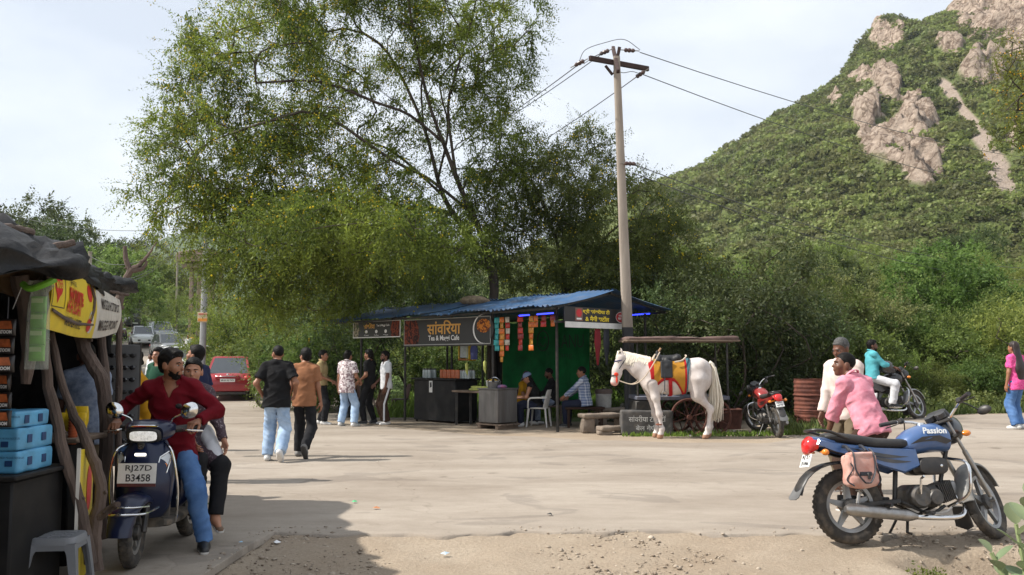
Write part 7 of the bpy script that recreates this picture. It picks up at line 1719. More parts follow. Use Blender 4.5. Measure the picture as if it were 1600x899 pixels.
# ---- hanging green packets in a clear bag, strip of coffee packets
gb = at(62,452,5.25); o = empty('green_packet_strip',gb,0,'bright green packet strip in a clear bag tied at the kiosk front','packet strip')
M_GRNP = mat('green_packet',lin((120,190,60)),.35,var=.2,scale=18); M_CLBAG = mat('clear_bag',(.62,.66,.6),.2,alpha=.28,var=.1)
for k in range(4): MB().loft([sring((0,0,-.09 - .095*k + t*.094),(1,0,0),(0,1,0),w,d,3,12) for t,w,d in ((-.5,.048,.003),(-.4,.047,.014),(0,.045,.02),(.4,.047,.014),(.5,.048,.003))]).build('packet',M_GRNP,o)
for k in range(4): MB().prism([(-.034,-.012),(.034,-.012),(.034,.014),(-.034,.014)],(0,-.021,-.07 - .095*k),(1,0,0),(0,0,1),.002).build('packet_print',mat('pale_green_print',lin((190,220,150)),.5),o)
MB().loft([sring((0,0,z),(1,0,0),(0,1,0),w,d,2.6,16) for z,w,d in ((-.47,.07,.012),(-.42,.068,.035),(-.1,.062,.035),(-.02,.05,.02),(.02,.09,.03),(.05,.06,.02))]).build('clear_bag',M_CLBAG,o)
MB().tube(catmull([(-.10,0,.03),(-.04,-.03,.0),(.05,-.03,.03),(.09,0,.06)],5),[.02]*16,8).build('knot',M_GRNP,o); MB().tube([(-.10,0,.03),(-.32,.3,-.10)],.003,4).build('string',M_PRINTW,o)
M_PKB = mat('black_sachet',(.02,.016,.015),.3,var=.3); M_PKO = mat('sachet_picture',lin((170,92,52)),.4,var=.4,scale=30)
for i,(px,Y,lab) in enumerate(((12,5.05,'strip of black coffee sachets hanging at the picture edge'),)):
 packet_strip(at(px,498,Y),6,.105,.102,[M_PKB],lab,A3(1,0,0),print_=(M_PKO,M_PRINTW,'ATOOM'))
# ---- counter with blue cartons
o = empty('counter',(-4.30,5.75,0),0,'black kiosk counter carrying the blue cartons','counter'); rbox('cabinet',(0,0,.40),(2.62,.62,.78),None,M_CTR,o); rbox('top',(0,0,.81),(2.70,.70,.03),None,M_CTR,o); rbox('seam',(0,-.315,.30),(2.5,.012,.012),None,M_POST,o)
M_BLUEC = mat('light_blue_wrap',lin((84,150,188)),.45,var=.28,scale=5,bump=.15,bscale=9); M_BLUED = mat('dark_blue_print',lin((26,60,104)),.5,var=.2)
def carton(c,s,label,seed):
 root = empty('carton',c,0,label,'carton',None); r = np.random.default_rng(seed); f = [('bx',A3(0,0,s[2]/2),(s[0]/2,s[1]/2,s[2]/2),None,.012)]
 vol_obj('box',lambda P: blend(f,P) + .004*vnoise(P[:,0]*12,P[:,1]*12,P[:,2]*12,seed),A3(-s[0]/2,-s[1]/2,0),A3(s[0]/2,s[1]/2,s[2]),.014,M_BLUEC,root)
 for k in range(4):
  x = (-.40 + .26*k + .05*r.random())*s[0]; z = s[2]*(.28 + .44*r.random())
  rbox('print_block',(x,-s[1]/2 - .004,z),(.045,.004,.035),None,M_BLUED,root,0); put_text("FRESH MASALA NOODLES",(x + .02,-s[1]/2 - .0065,z + .036),(1,0,0),(0,0,1),.012,M_BLUED,root,width=.15,height=.012)
 for y in (-.2,.2): rbox('print_block',(s[0]/2 + .004,y*s[1],s[2]*.5),(.004,.05,.05),None,M_BLUED,root,0)
 return root
carton((-3.36,5.72,.827),(.72,.42,.135),'light blue wrapped carton, lowest of the stack on the kiosk counter',1); carton((-3.37,5.72,.964),(.73,.42,.135),'light blue wrapped carton in the middle of the stack',2); carton((-3.37,5.70,1.101),(.70,.40,.10),'light blue wrapped carton, topmost of the stack on the counter',3)
for k in range(5): thing_mb('snack_packet',MB().loft([sring((0,0,z),(1,0,0),(0,1,0),w,d,2.6,12) for z,w,d in ((0,.05,.01),(.03,.055,.035),(.10,.055,.03),(.14,.05,.006))]),M_YELJ,at(96 + 7*k,664 - 9*(k % 2),6.75) + A3(0,.1*(k % 2),-.05),'yellow snack packet on the shelf behind the branch posts','packet','yellow packets on the kiosk shelf')
o = empty('shelf',(-3.62,6.85,0),0,'dark inner shelf holding cups and yellow packets in the kiosk','shelf'); rbox('board',(0,0,.93),(.9,.5,.04),None,M_WOODG,o); rbox('cabinet',(-.05,.05,.45),(.8,.4,.9),None,M_CTR,o)
o = empty('cup_stack',at(113,690,6.65),0,'tall stack of terracotta cups beside the branch posts','cups')
for k in range(11): MB().lathe([(.0,0),(.026,0),(.034,.022),(.036,.024),(.03,.024)],(0,0,.020*k - .02),n=14).build('cup',mat('terracotta',lin((176,92,56)),.8,var=.2),o)
# yellow board leaning on its edge
yb = gp(118,898); o = empty('leaning_board',(-2.98,6.35,0),0,'yellow printed board standing on edge behind the grey stool','board')
bn = unit(A3(.92,.35,0)); ba = unit(A3(-.30,.95,0)); pb = MB().prism([(-.32,.02),(.32,.02),(.30,.88),(-.34,.92)],(0,0,0),ba,ZZ,.016).build('sheet',M_SIGNY,o,smooth_=False)
for (c,rr_) in (((.10,.62),(.12,.16)),): MB().add([ba*(c[0] + rr_[0]*math.cos(a)) + ZZ*(c[1] + rr_[1]*math.sin(a)) + np.cross(ba,ZZ)*.012 for a in np.linspace(0,6.28,21)[:-1]],[tuple(range(20))]).build('print',M_SIGNR,o,smooth_=False)
MB().beam(ba*-.335 + ZZ*.01,ba*-.345 + ZZ*.93,.02,.03).build('edge',M_SIGNW,o)
# ---- grey plastic stool
sp0 = gp(100,945); 
M_STOOL = mat('grey_plastic',lin((118,120,124)),.5,var=.08,scale=5,dust=(.3,.27,.22,.12))
o = empty('stool',(-2.90,5.84,0),rad(8),'grey square plastic stool in front of the kiosk','stool',None,.9)
MB().loft([sring((0,0,z),(1,0,0),(0,1,0),a,a,5,28) for z,a in ((.40,.168),(.435,.163),(.45,.155),(.452,.13),(.447,.12))]).build('seat',M_STOOL,o)
for k in range(3):
 for j in range(3): MB().prism([(-.028,-.028),(.028,-.028),(.028,.028),(-.028,.028)],(-.07 + .07*k,-.07 + .07*j,.4495),(1,0,0),(0,1,0),.008).build('seat_tile',M_STOOL,o)
for sx in (-1,1):
 for sy in (-1,1):
  lg = []
  for z,c_,w in ((0,.195,.026),(.22,.172,.028),(.34,.158,.034),(.41,.150,.05)): lg.append([A3(sx*c_ + sx*a,sy*c_ + sy*b,z) for a,b in ((.012,.012),(-w*1.4,.012),(-w*1.4,-.006),(-.006,-.006),(-.006,-w*1.4),(.012,-w*1.4))][::(1 if sx*sy > 0 else -1)])
  MB().loft(lg).build('leg',M_STOOL,o)
for s in (-1,1):
 for d in (0,1):
  poly = [(-.15,.41),(.15,.41),(.15,.33),(.115,.33),(.095,.365),(-.095,.365),(-.115,.33),(-.15,.33)]
  MB().prism(poly,(0,s*.157,0) if d == 0 else (s*.157,0,0),(1,0,0) if d == 0 else (0,1,0),ZZ,.012).build('apron',M_STOOL,o)
# ---- rack of sunglasses by the kiosk corner
rk = A3(at(186,590,9.35)[0],9.35,0); o = empty('sunglasses_rack',rk,rad(12),'tall rack of dark sunglasses at the far kiosk corner','rack')
rbox('panel',(0,0,1.05),(.40,.03,1.25),None,mat('grey_rack_panel',(.12,.12,.12),.7),o)
for s in (-1,1): MB().tube([(.2*s,.0,0),(.2*s,0,1.7)],.014,6).build('upright',M_POST,o)
M_LENSD = mat('dark_lens',(.012,.012,.014),.08,var=0,spec=.8)
for j in range(9):
 for i in range(2):
  x,z = -.10 + .20*i,.56 + .125*j; gl = MB().tube([(x - .012,-.05,z + .012),(x + .012,-.05,z + .012)],.004,5)
  for s in (-1,1): gl.ball((x + .037*s,-.055,z),(.031,.006,.024),10,6)
  for s in (-1,1): gl.tube([(x + .068*s,-.05,z + .01),(x + .07*s,.0,z + .015)],.004,4)
  gl.build('sunglasses',M_LENSD if (i + j) % 3 else M_BLKMET,o)
# ================================================================== utility poles and wires
M_CONC = mat('pole_concrete',lin((138,126,114)),.9,var=.15,scale=3,stretch=(1,1,.2),bump=.25,bscale=30,rgb2=lin((158,148,136)))
M_TARB = mat('black_pole_base',(.02,.02,.022),.7,var=.2); M_RUSTY = mat('rusty_crossarm',lin((66,50,46)),.8,.3,var=.3,scale=8); M_PORC = mat('brown_insulator',lin((74,56,52)),.3,var=.15); M_WIRE = mat('grey_wire',(.09,.09,.095),.5,.4,var=0)
pb_ = np.array([*at(986,600,19.6)[:2],0]); ptop = at(963,82,19.6)
up = empty('utility_pole',pb_,0,'tall concrete utility pole with rusty crossarm at the right end of the stall','utility pole'); tp_ = ptop - pb_
def psec(z): t = z/tp_[2]; return A3(tp_[0]*t,tp_[1]*t,z)
def taper(z0,z1,w0,w1,m,nm,par,f=psec,n=10):
 MB().loft([sring(f(z),(1,0,0),(0,1,0),w0 + (w1 - w0)*i/(n - 1),(w0 + (w1 - w0)*i/(n - 1))*.85,4,16) for i,z in enumerate(np.linspace(z0,z1,n))]).build(nm,m,par)
taper(-.1,2.22,.128,.120,M_TARB,'painted_base',up); taper(2.22,tp_[2] - .1,.118,.075,M_CONC,'shaft',up)
def rel(px,py,dy=0.0): return at(px,py,19.6 + dy) - pb_
def ch(a,b,w=.11,nm='crossarm'): MB().beam(a,b,.075,w,bev=.008).build(nm,M_RUSTY,up)
ch(rel(921,91,-.35),rel(1013,108,.55)); ch(rel(958,75,.7),rel(966,112,-.7),.09); MB().beam(rel(968,74),rel(960,116),.05,.07).build('brace',M_RUSTY,up); MB().beam(rel(946,103,-.1),rel(957,117),.04,.05).build('brace',M_RUSTY,up)
def insul(p,d,par=up):
 d = unit(d); io = MB().lathe([(.015,-.13),(.045,-.11),(.05,-.07),(.03,-.05),(.05,-.03),(.05,.01),(.03,.03),(.045,.05),(.045,.09),(.015,.12)],p,d,12).build('insulator',M_PORC,par); MB().tube([p - d*.22,p + d*.22],.012,5).build('link',M_STEEL,io)
wl = [(rel(905,99,-.6),A3(-1,.6,-.35)),(rel(944,82,.2),A3(-1,.7,-.2)),(rel(1001,116,.3),A3(.6,-.5,.3)),(rel(984,79,.1),A3(1,-.1,-.1)),(rel(985,256,-.1),A3(1,0,-.05))]
for p,d in wl: insul(p,d)
MB().tube(catmull([rel(905,96,-.6),rel(915,78,-.3),rel(945,67,0),rel(975,62),rel(1000,78,.1)],6),.008,5).build('jumper_wire',M_WIRE,up)
MB().tube(catmull([rel(944,82,.2),rel(930,88),rel(918,96),rel(912,100)],4),.008,5).build('jumper_wire',M_WIRE,up)
MB().tube(catmull([rel(985,258,-.1),rel(1003,262),rel(1008,275),rel(1009,288)],4),.007,5).build('jumper_wire',M_WIRE,up)
MB().tube(catmull([rel(966,112),rel(975,114),rel(988,112),rel(1001,116,.3)],4),.008,5).build('jumper_wire',M_WIRE,up)
def wire(a,b,sag,label,r=.011,group=None):
 a,b = np.asarray(a,float),np.asarray(b,float); pts = [a + (b - a)*t + A3(0,0,-4*sag*t*(1 - t)) for t in np.linspace(0,1,24)]; o = MB().tube([p - a for p in pts],r,5).build('power_line',M_WIRE); o.location = tuple(map(float,a)); return tag(o,label,'power line',group)
wire(pb_ + rel(1000,82,.1),at(1760,250,60),1.0,'upper power line running from the pole top towards the hill'); wire(pb_ + rel(1003,116,.3),at(1760,300,60),1.2,'second power line running from the crossarm towards the hill')
wire(pb_ + rel(988,256,-.1),at(1760,400,50),1.4,'low power line leaving the pole below the crossarm to the right'); wire(pb_ + rel(988,270,-.1),at(1760,420,50),1.4,'lowest power line leaving the pole to the right')
wire(pb_ + rel(904,101,-.6),at(560,300,45),.5,'power line running left from the crossarm end into the acacia'); wire(pb_ + rel(941,84,.2),at(580,285,45),.5,'power line running left from the pole top into the acacia'); wire(pb_ + rel(998,118,.3),at(620,320,45),.6,'power line running left from the right crossarm end')
# small roadside pole with a yellow notice
p2 = A3(at(316,560,33)[0],33,gz(at(316,560,33)[0],33)); up2 = empty('utility_pole',p2,0,'slim grey utility pole with small orange notice beside the parked cars','utility pole'); h2 = at(317,344,33)[2] - p2[2]
taper(-.1,h2,.115,.085,mat('grey_pole',lin((150,152,154)),.8,var=.1),'shaft',up2,lambda z: A3(.02*z/h2,0,z))
MB().beam(at(283,362,33) - p2,at(333,360,33) - p2,.06,.09).build('crossarm',M_RUSTY,up2); MB().tube([at(302,348,33) - p2,at(310,362,33) - p2],.03,6).build('bracket',M_RUSTY,up2)
nt_ = MB().box(at(316.5,496,32.82) - p2,(.36,.03,.36),None,.006).build('notice',mat('faded_notice',lin((196,180,150)),.7,var=.12),up2); MB().box(at(316.5,500,32.80) - p2,(.33,.02,.10),None).build('notice_band',mat('orange_notice',lin((214,140,56)),.6),nt_); MB().box(at(316.5,491,32.80) - p2,(.30,.02,.03),None).build('notice_line',M_REDP,nt_)
for (px0,px1,y0,y1,Y,lab,nm) in ((275,277,410,470,75,'thin pale post standing in the trees left of the slim pole','post'),(139,141,395,470,45,'grey post rising behind the kiosk sign','post')):
 a = at(px0,y1 + 60,Y); b = at(px1,y0,Y); o = MB().tube([(0,0,0),b - a],.09,8).tube([b - a,b - a + A3(0,0,.05)],.11,8).build(nm,M_CONC); o.location = tuple(map(float,a)); tag(o,lab,'post')
wire(at(140,400,45),at(300,352,33),.9,'upper slack wire above the kiosk strung to the slim pole',.012); wire(at(140,410,45),at(300,360,33),1.4,'middle slack wire above the kiosk strung to the slim pole',.012); wire(at(140,425,45),at(300,364,33),1.0,'lower slack wire above the kiosk strung to the slim pole',.012); wire(at(-60,300,60),at(290,358,33),.9,'long wire crossing the sky at the left edge',.012)
# concrete water tank on pillars far left
tk = at(312,480,58); zt = gz(tk[0],58); o = empty('water_tank',(tk[0],58,zt),0,'weathered concrete tank platform on pillars behind the slim pole','water tank')
def tz_(py): return at(312,py,58)[2] - zt
M_CONB = mat('stained_concrete',lin((132,114,102)),.9,var=.2,scale=1)
for dx in (-.35,.35,1.05):
 for dy in (-.6,.8): MB().box((dx,dy,tz_(450)/2 + .9),(.22,.22,tz_(450) + 2.2),None,.02).build('pillar',M_CONB,o)
MB().box((.1,0,tz_(418)),(2.0,2.0,.25),None,.03).build('platform',M_CONB,o); MB().box((.0,0,tz_(405)),(2.4,2.4,.55),None,.04).build('tank',M_CONB,o); MB().box((-.1,0,tz_(396)),(2.0,2.2,.2),rotm((0,1,0),-.12),.03).build('lid',M_CONB,o)
# ================================================================== vehicles in place
M_BBL = paint('blue_bike_paint',(.035,.10,.26),dust=.22); M_BDK = paint('dark_bike_paint',(.012,.014,.02)); M_RDB = paint('red_bike_paint',(.26,.015,.015)); M_BLB = paint('black_bike_paint',(.012,.012,.013))
ra_ = gp(1331,854); fa_ = ra_ + 1.30*A3(math.cos(.17),math.sin(.17),0); mid = (ra_ + fa_)/2; hdg = math.atan2(fa_[1] - ra_[1],fa_[0] - ra_[0])
zr,zf = gz(ra_[0],ra_[1]),gz(fa_[0],fa_[1])
bike = motorbike((mid[0],mid[1],(zr + zf)/2 + .005),hdg,'blue commuter motorbike with faded pink saddlebag parked on the gravel verge',M_BBL,M_BDK,lean=-.15,steer=.60,scale=1.045,logo='Passion',plate='RJ 27',plate2='SN 8466')
bpy.context.view_layer.update()
pannier_bag(bike,(-.60,-.205,.575),'faded pink canvas saddlebag with black straps hung on the blue motorbike',mat('faded_pink_canvas',lin((216,176,164)),.9,var=.2,scale=9,rgb2=lin((184,116,100)),dust=(.6,.55,.5,.3)))
a,b = gp(1222,684),gp(1168,674); b = a + unit(b - a)*1.25
motorbike(((a[0] + b[0])/2,(a[1] + b[1])/2,gz((a[0] + b[0])/2,(a[1] + b[1])/2)),math.atan2(b[1] - a[1],b[0] - a[0]) - .1,'red and black motorbike parked tail first beside the rusty barrel',M_RDB,M_BLB,lean=-.12,steer=.5,plate='RJ27',plate2='4775',scale=1.0)
tb = gp(1388,657)
bike3 = motorbike((tb[0],tb[1],tb[2]),rad(8),'black motorbike under the seated man in teal',M_BLB,None,lean=-.08,steer=.45,scale=1.06)
hm = empty('helmet',A3(tb[0] - .02,tb[1] - .05,tb[2] + 1.12),0,'black helmet resting on the tank of the black motorbike','helmet')
hp_ = [('el',A3(0,0,0),(.145,.13,.14),None),('bx',A3(.06,0,-.07),(.09,.11,.06),None,.04)]; vol_obj('shell',lambda P: np.maximum(blend(hp_,P,.03),-prim_d(('bx',A3(.15,0,.01),(.08,.10,.045),None,.02),P)),A3(-.2,-.2,-.2),A3(.2,.2,.2),.012,M_BLB,hm); MB().ball((.085,0,.015),(.06,.10,.05),12,8).build('visor',M_GLASS,hm)
cb_ = gp(391,640); motorbike((cb_[0] + 1.0,cb_[1],cb_[2]),rad(160),'dark motorbike with chrome lamp standing behind the man in the black tee',M_BLB,None,lean=-.1,steer=.3,scale=1.0)
sa = gp(205,890); sh_ = math.atan2(-1.0,.02); sc_loc = A3(sa[0],sa[1],0) - .62*A3(math.cos(sh_),math.sin(sh_),0)
scooter((sc_loc[0],sc_loc[1],.012),sh_,'dark navy scooter with lit headlamp and chrome guards beside the kiosk',mat('navy_scooter_paint',(.004,.010,.040),.3,.1,var=.1,scale=3,coat=.3,spec=.35,dust=(.2,.17,.14,.03)),.97)
M_CW = paint('white_car_paint',(.66,.67,.68),dust=.1); M_CG = paint('grey_car_paint',(.13,.14,.15),dust=.15); M_CR = paint('red_car_paint',(.30,.012,.02),dust=.10); M_CD = paint('dark_car_paint',(.018,.018,.02),dust=.15); M_CM = paint('maroon_car_paint',(.10,.012,.02),dust=.15)
def park(px,py,Y,hd,lab,m,kind='hatch',lw=(3.9,1.68,1.5),**k):
 p = at(px,py,Y); z = gz(p[0],Y)
 return car((p[0],Y,z + .01),hd,lab,m,kind,lw=lw,group='cars along the climbing road',**k)
road_h = math.atan2(24,-13)
park(361,600,33.5,rad(104),'red sedan parked tail on at the roadside behind the men',M_CR,'sedan',(4.0,1.66,1.52),plate='MH02 BJ 7476')
park(330,580,43,rad(112),'white car half hidden behind the red sedan',M_CW,'suv',(4.2,1.75,1.62),rack=True)
park(278,585,45,rad(-58),'white hatchback facing down the road behind the scooter riders',M_CW,'hatch',(3.8,1.66,1.5))
park(187,590,46,rad(-62),'white car facing down the road beside the kiosk rack',M_CW,'hatch',(3.9,1.7,1.55))
park(262,560,58,rad(-58),'grey hatchback, second in the row on the right of the road',M_CG,'hatch',(3.9,1.7,1.5))
park(250,550,68,rad(-56),'silver grey van behind the grey hatchback',paint('silver_car_paint',(.32,.34,.36)),'suv',(4.2,1.75,1.7))
park(222,545,66,rad(-64),'white sedan driving down the middle of the road',M_CW,'sedan',(4.0,1.7,1.5))
park(206,525,84,rad(-60),'dark jeep with open top high on the road',M_CD,'suv',(4.0,1.75,1.85))
park(176,545,72,rad(-62),'maroon car at the left edge of the road',M_CM,'suv',(4.1,1.75,1.65))
# ================================================================== the horse
hp0 = gp(1070,686); horse((hp0[0] + .02,hp0[1] + .15,gz(hp0[0],hp0[1]) + .002),rad(-2))
# ================================================================== people
def stand(px,py): return gp(px,py)
SN_B,SN_W,SN_G = dict(m=SHOE_B,sole=SOLE_W),dict(m=SHOE_W,sole=SOLE_W),dict(m=SHOE_G,sole=SOLE_D); SND = dict(m=SANDAL,sandal=True)
# two men walking away
p = stand(430,722); person(p,rad(2),'man in black t-shirt and light blue jeans walking away',H=1.74,det='near',width=1.12,belly=.02,head=(rad(38),.02),shirt=dict(m=SH_BLACK,ease=.028,hem=-.14,sw=.03),trousers=dict(m=TROU_JEAN,fit=.034,hem=.082,folds=.010),shoes=SN_W,hair='crop',beard=True,
  footL=(-.13,.06,.088),footR=(.115,-.20,.155),toeR=(.1,-.85),kneeR=(.1,1,0),handL=(-.235,.10,.98),handR=(.25,.10,1.0),elbR=(.6,-1,-.1),elbL=(-.6,-1,-.1))
p = stand(474,716); person(p,rad(-4),'man in brown t-shirt and black trousers walking away',H=1.70,det='near',width=1.04,head=(rad(45),.04),shirt=dict(m=SH_BROWN,ease=.026,hem=-.13,sw=.03),trousers=dict(m=TROU_BLACK,fit=.026,hem=.066,folds=.010),shoes=SN_G,hair='full',
  footL=(-.13,.14,.088),footR=(.11,-.28,.185),toeR=(.1,-1.0),handL=(-.26,-.02,.86),handR=(.245,.06,.86),
  extra=lambda ro,k: (MB().box(k['HT'](0,.092,.004),(.13,.012,.034),k['HR'],.006).build('sunglasses',M_LENSD,ro),[MB().tube([k['HT'](s*.064,.088,.01),k['HT'](s*.078,-.01,.012)],.004,5).build('temple_arm',M_LENSD,ro) for s in (-1,1)]))
# group at the stall
p = stand(501,664); person(p,rad(-95),'man in khaki shirt and black trousers standing left of the stall group',H=1.74,shirt=dict(m=SH_KHAKI,hem=-.02,collar=True),trousers=dict(m=TROU_BLACK,fit=.028,hem=.075),shoes=SN_W,hair='full',handR=(.12,.25,1.02),handL=(-.14,.22,1.0),footR=(.09,.10,.085),footL=(-.1,-.05,.085))
p = stand(541,667); person(p,rad(-22),'man in pale floral shirt and light jeans seen from behind',H=1.74,shirt=dict(m=SH_FLORAL,ease=.034,hem=-.17,sw=.035,collar=True),trousers=dict(m=TROU_JEAN,fit=.034,hem=.082),shoes=SN_W,hair='full',footR=(.20,.0,.085),footL=(-.16,.02,.085),handR=(.22,.22,1.0),handL=(-.24,.05,.86),pelvis=(.0,0,.92))
p = stand(534,656) + A3(0,.5,0); person(p,rad(-10),'man in dark top mostly hidden behind the floral shirt',H=1.72,det='far',shirt=dict(m=SH_BLACK,hem=-.12),trousers=dict(m=TROU_BLACK),shoes=SN_B,hair='full',handL=(-.24,.02,.84))
p = stand(577,663); person(p,rad(70),'man in black shirt and black trousers turned towards the floral shirt',H=1.76,shirt=dict(m=SH_BLACK,ease=.024,hem=-.10,collar=True,vneck=.08),trousers=dict(m=TROU_BLACK,fit=.024),shoes=SN_B,hair='full',handR=(.22,.16,.9),handL=(-.2,.18,.98),footR=(.14,-.05,.085),footL=(-.1,.08,.085))
p = stand(603,664); person(p,rad(118),'man in white polo shirt and brown track pants',H=1.72,shirt=dict(m=SH_WHITE,ease=.026,hem=-.10,sw=.03,collar=True,vneck=.1),trousers=dict(m=TROU_BROWN,fit=.04,hem=.085),shoes=SN_W,hair='full',beard=True,skin=SKIN2,handL=(-.26,.12,.88),handR=(.16,.22,.95),footR=(.12,0,.085),footL=(-.12,.02,.085),
  extra=lambda ro,k: MB().tube([k['hL'] + A3(-.118,0,-.02),k['kL'] + A3(-.104,0,0),k['kL'] + A3(-.105,0,-.38)],.022,6,flat=.35,hint=(0,1,0)).build('trouser_stripe',SH_WHITE,ro))
# seated in the stall
seat = dict(pelvis=(0,0,.54),footR=(.12,.42,.085),footL=(-.12,.40,.085),kneeR=(.2,1,.8),kneeL=(-.2,1,.8))
def cap(ro,k):
 c = [('el',k['HT'](0,-.018,.055),(.096,.112,.085),k['HR'])]
 MB_ = vol_obj('cap',lambda P: np.maximum(blend(c,P),.03 - ((P - k['hc']) @ k['HR'])[:,2]),k['HT'](0,0,.05) - .15,k['HT'](0,0,.05) + .15,.011,cloth('blue_grey_cap',lin((118,134,162))),ro)
 MB().loft([[k['HT'](.075*math.sin(a)*w,.08 + d*math.cos(a),.05 - .10*d) for a in np.linspace(-1.5,1.5,9)] + [k['HT'](.075*math.sin(a)*w,.08 + d*math.cos(a),.042 - .10*d) for a in np.linspace(1.5,-1.5,9)] for d,w in ((.0,1),(.08,1.0))]).build('peak',cloth('blue_grey_cap',lin((118,134,162))),MB_)
c0 = gp(842,667); person((c0[0] - .02,c0[1],0),rad(82),'woman in blue grey cap leaning forward on the white chair',H=1.64,female=True,lean=(0,.42,1),head=(.1,-.45),shirt=dict(m=SH_BLACK,sleeve='none',hem=-.06),trousers=dict(m=TROU_NAVY,fit=.03),shoes=SN_W,hair='long',skin=SKIN3,handR=(.10,.50,.70),handL=(-.10,.48,.68),elbR=(.5,-.4,-1),elbL=(-.5,-.4,-1),curl=(.7,.7),extra=cap,**seat)
o = empty('stool',(.22,21.55,0),0,'low wooden stool under the auburn haired woman','stool'); rbox('seat',(0,0,.41),(.36,.36,.04),None,M_WOODG,o)
for sx in (-1,1):
 for sy in (-1,1): MB().beam((.14*sx,.14*sy,0),(.14*sx,.14*sy,.39),.04).build('leg',M_WOODG,o)
person((.22,21.55,0),rad(-125),'woman with auburn hair seated beyond the woman in the cap',H=1.62,female=True,det='far',lean=(0,.25,1),head=(.2,-.35),shirt=dict(m=SH_YELLOW,sleeve='short',hem=-.06),trousers=dict(m=TROU_NAVY),shoes=SN_W,hair='long',hairm=mat('auburn_hair',(.05,.018,.012),.5,var=.3,scale=50),handR=(.1,.42,.72),handL=(-.1,.42,.72),**seat)
o = empty('stool',(1.02,21.5,0),0,'low wooden stool under the dark clothed seated man','stool'); rbox('seat',(0,0,.41),(.36,.36,.04),None,M_WOODG,o)
for sx in (-1,1):
 for sy in (-1,1): MB().beam((.14*sx,.14*sy,0),(.14*sx,.14*sy,.39),.04).build('leg',M_WOODG,o)
person((1.02,21.5,0),rad(85),'man in black seated in the shade before the green cloth',H=1.72,det='far',lean=(0,.2,1),head=(.1,-.25),shirt=dict(m=SH_BLACK,sleeve='long'),trousers=dict(m=SH_GREYB,fit=.04),shoes=SN_B,hair='short',handR=(.12,.45,.66),handL=(-.12,.45,.66),beard=True,skin=SKIN2,**seat)
person((1.66,20.3,0),rad(70),'man in blue and white plaid shirt seated with his back turned',H=1.74,lean=(0,.12,1),head=(.15,-.12),shirt=dict(m=SH_PLAID,sleeve='long',ease=.03,hem=-.10,collar=True),trousers=dict(m=TROU_NAVY,fit=.03),shoes=SN_B,hair='short',handR=(.14,.46,.66),handL=(-.12,.46,.68),elbR=(.5,-.6,-.6),elbL=(-.5,-.6,-.6),pelvis=(0,0,.565),footR=(.12,.44,.085),footL=(-.12,.42,.085),kneeR=(.2,1,.8),kneeL=(-.2,1,.8))
# right group
person((3.52,9.05,0),rad(22),'man in pink shirt bending forward with hands on his knees behind the blue motorbike',H=1.73,det='near',pelvis=(.0,-.12,.85),lean=(-.10,.46,1),twist=rad(6),head=(rad(56),.10),neck_fwd=.03,shirt=dict(m=SH_PINK,sleeve='rolled',ease=.028,hem=-.10,sw=.03,collar=True,folds=.012),trousers=dict(m=TROU_BROWN,fit=.034,hem=.075),shoes=SND,hair='crop',skin=SKIN2,
  footR=(.15,.02,.085),footL=(-.15,.02,.085),kneeR=(.25,1,0),kneeL=(-.25,1,0),handR=(.24,.34,.56),handL=(-.24,.34,.56),elbR=(1,-.4,.1),elbL=(-1,-.4,.1))
person((3.86,10.4,0),rad(128),'older man in cream shirt looking down behind the man in pink',H=1.78,det='near',lean=(0,.10,1),head=(rad(-8),-.32),shirt=dict(m=SH_CREAM,sleeve='long',ease=.032,hem=-.12,sw=.03,collar=True,vneck=.14,folds=.009),trousers=dict(m=TROU_KHAKI),shoes=SND,hair='short',hairm=HAIRG,skin=SKIN2,handR=(.2,.18,.88),handL=(-.22,.16,.86))
person((tb[0] - .30,tb[1] + .02,tb[2] + .02),rad(-90),'man in teal shirt and white trousers sitting sideways on the black motorbike',H=1.72,pelvis=(0,0,.90),lean=(-.08,.02,1),head=(rad(-10),.0),shirt=dict(m=SH_TEAL,sleeve='rolled',ease=.028,hem=-.06,collar=True),trousers=dict(m=TROU_WHITE,fit=.03,hem=.07),shoes=SN_B,hair='full',beard=True,skin=SKIN2,
  footR=(.26,.30,.34),footL=(-.22,.05,.22),kneeR=(.5,1,.3),kneeL=(-.6,1,.3),handR=(.12,.42,1.10),handL=(-.12,.40,1.10))
pg = gp(1592,671); person(pg,rad(25),'person in pink top and blue jeans with long dark hair at the right picture edge',H=1.66,female=True,shirt=dict(m=SH_MAGENTA,sleeve='short',ease=.03,hem=-.16),trousers=dict(m=TROU_JEAN2,fit=.034,hem=.095),shoes=SN_W,hair='long',hairm=mat('dark_brown_hair',(.022,.012,.010),.5,var=.4,scale=40),footR=(.1,.06,.085),footL=(-.11,-.04,.085),show_eyes=False)
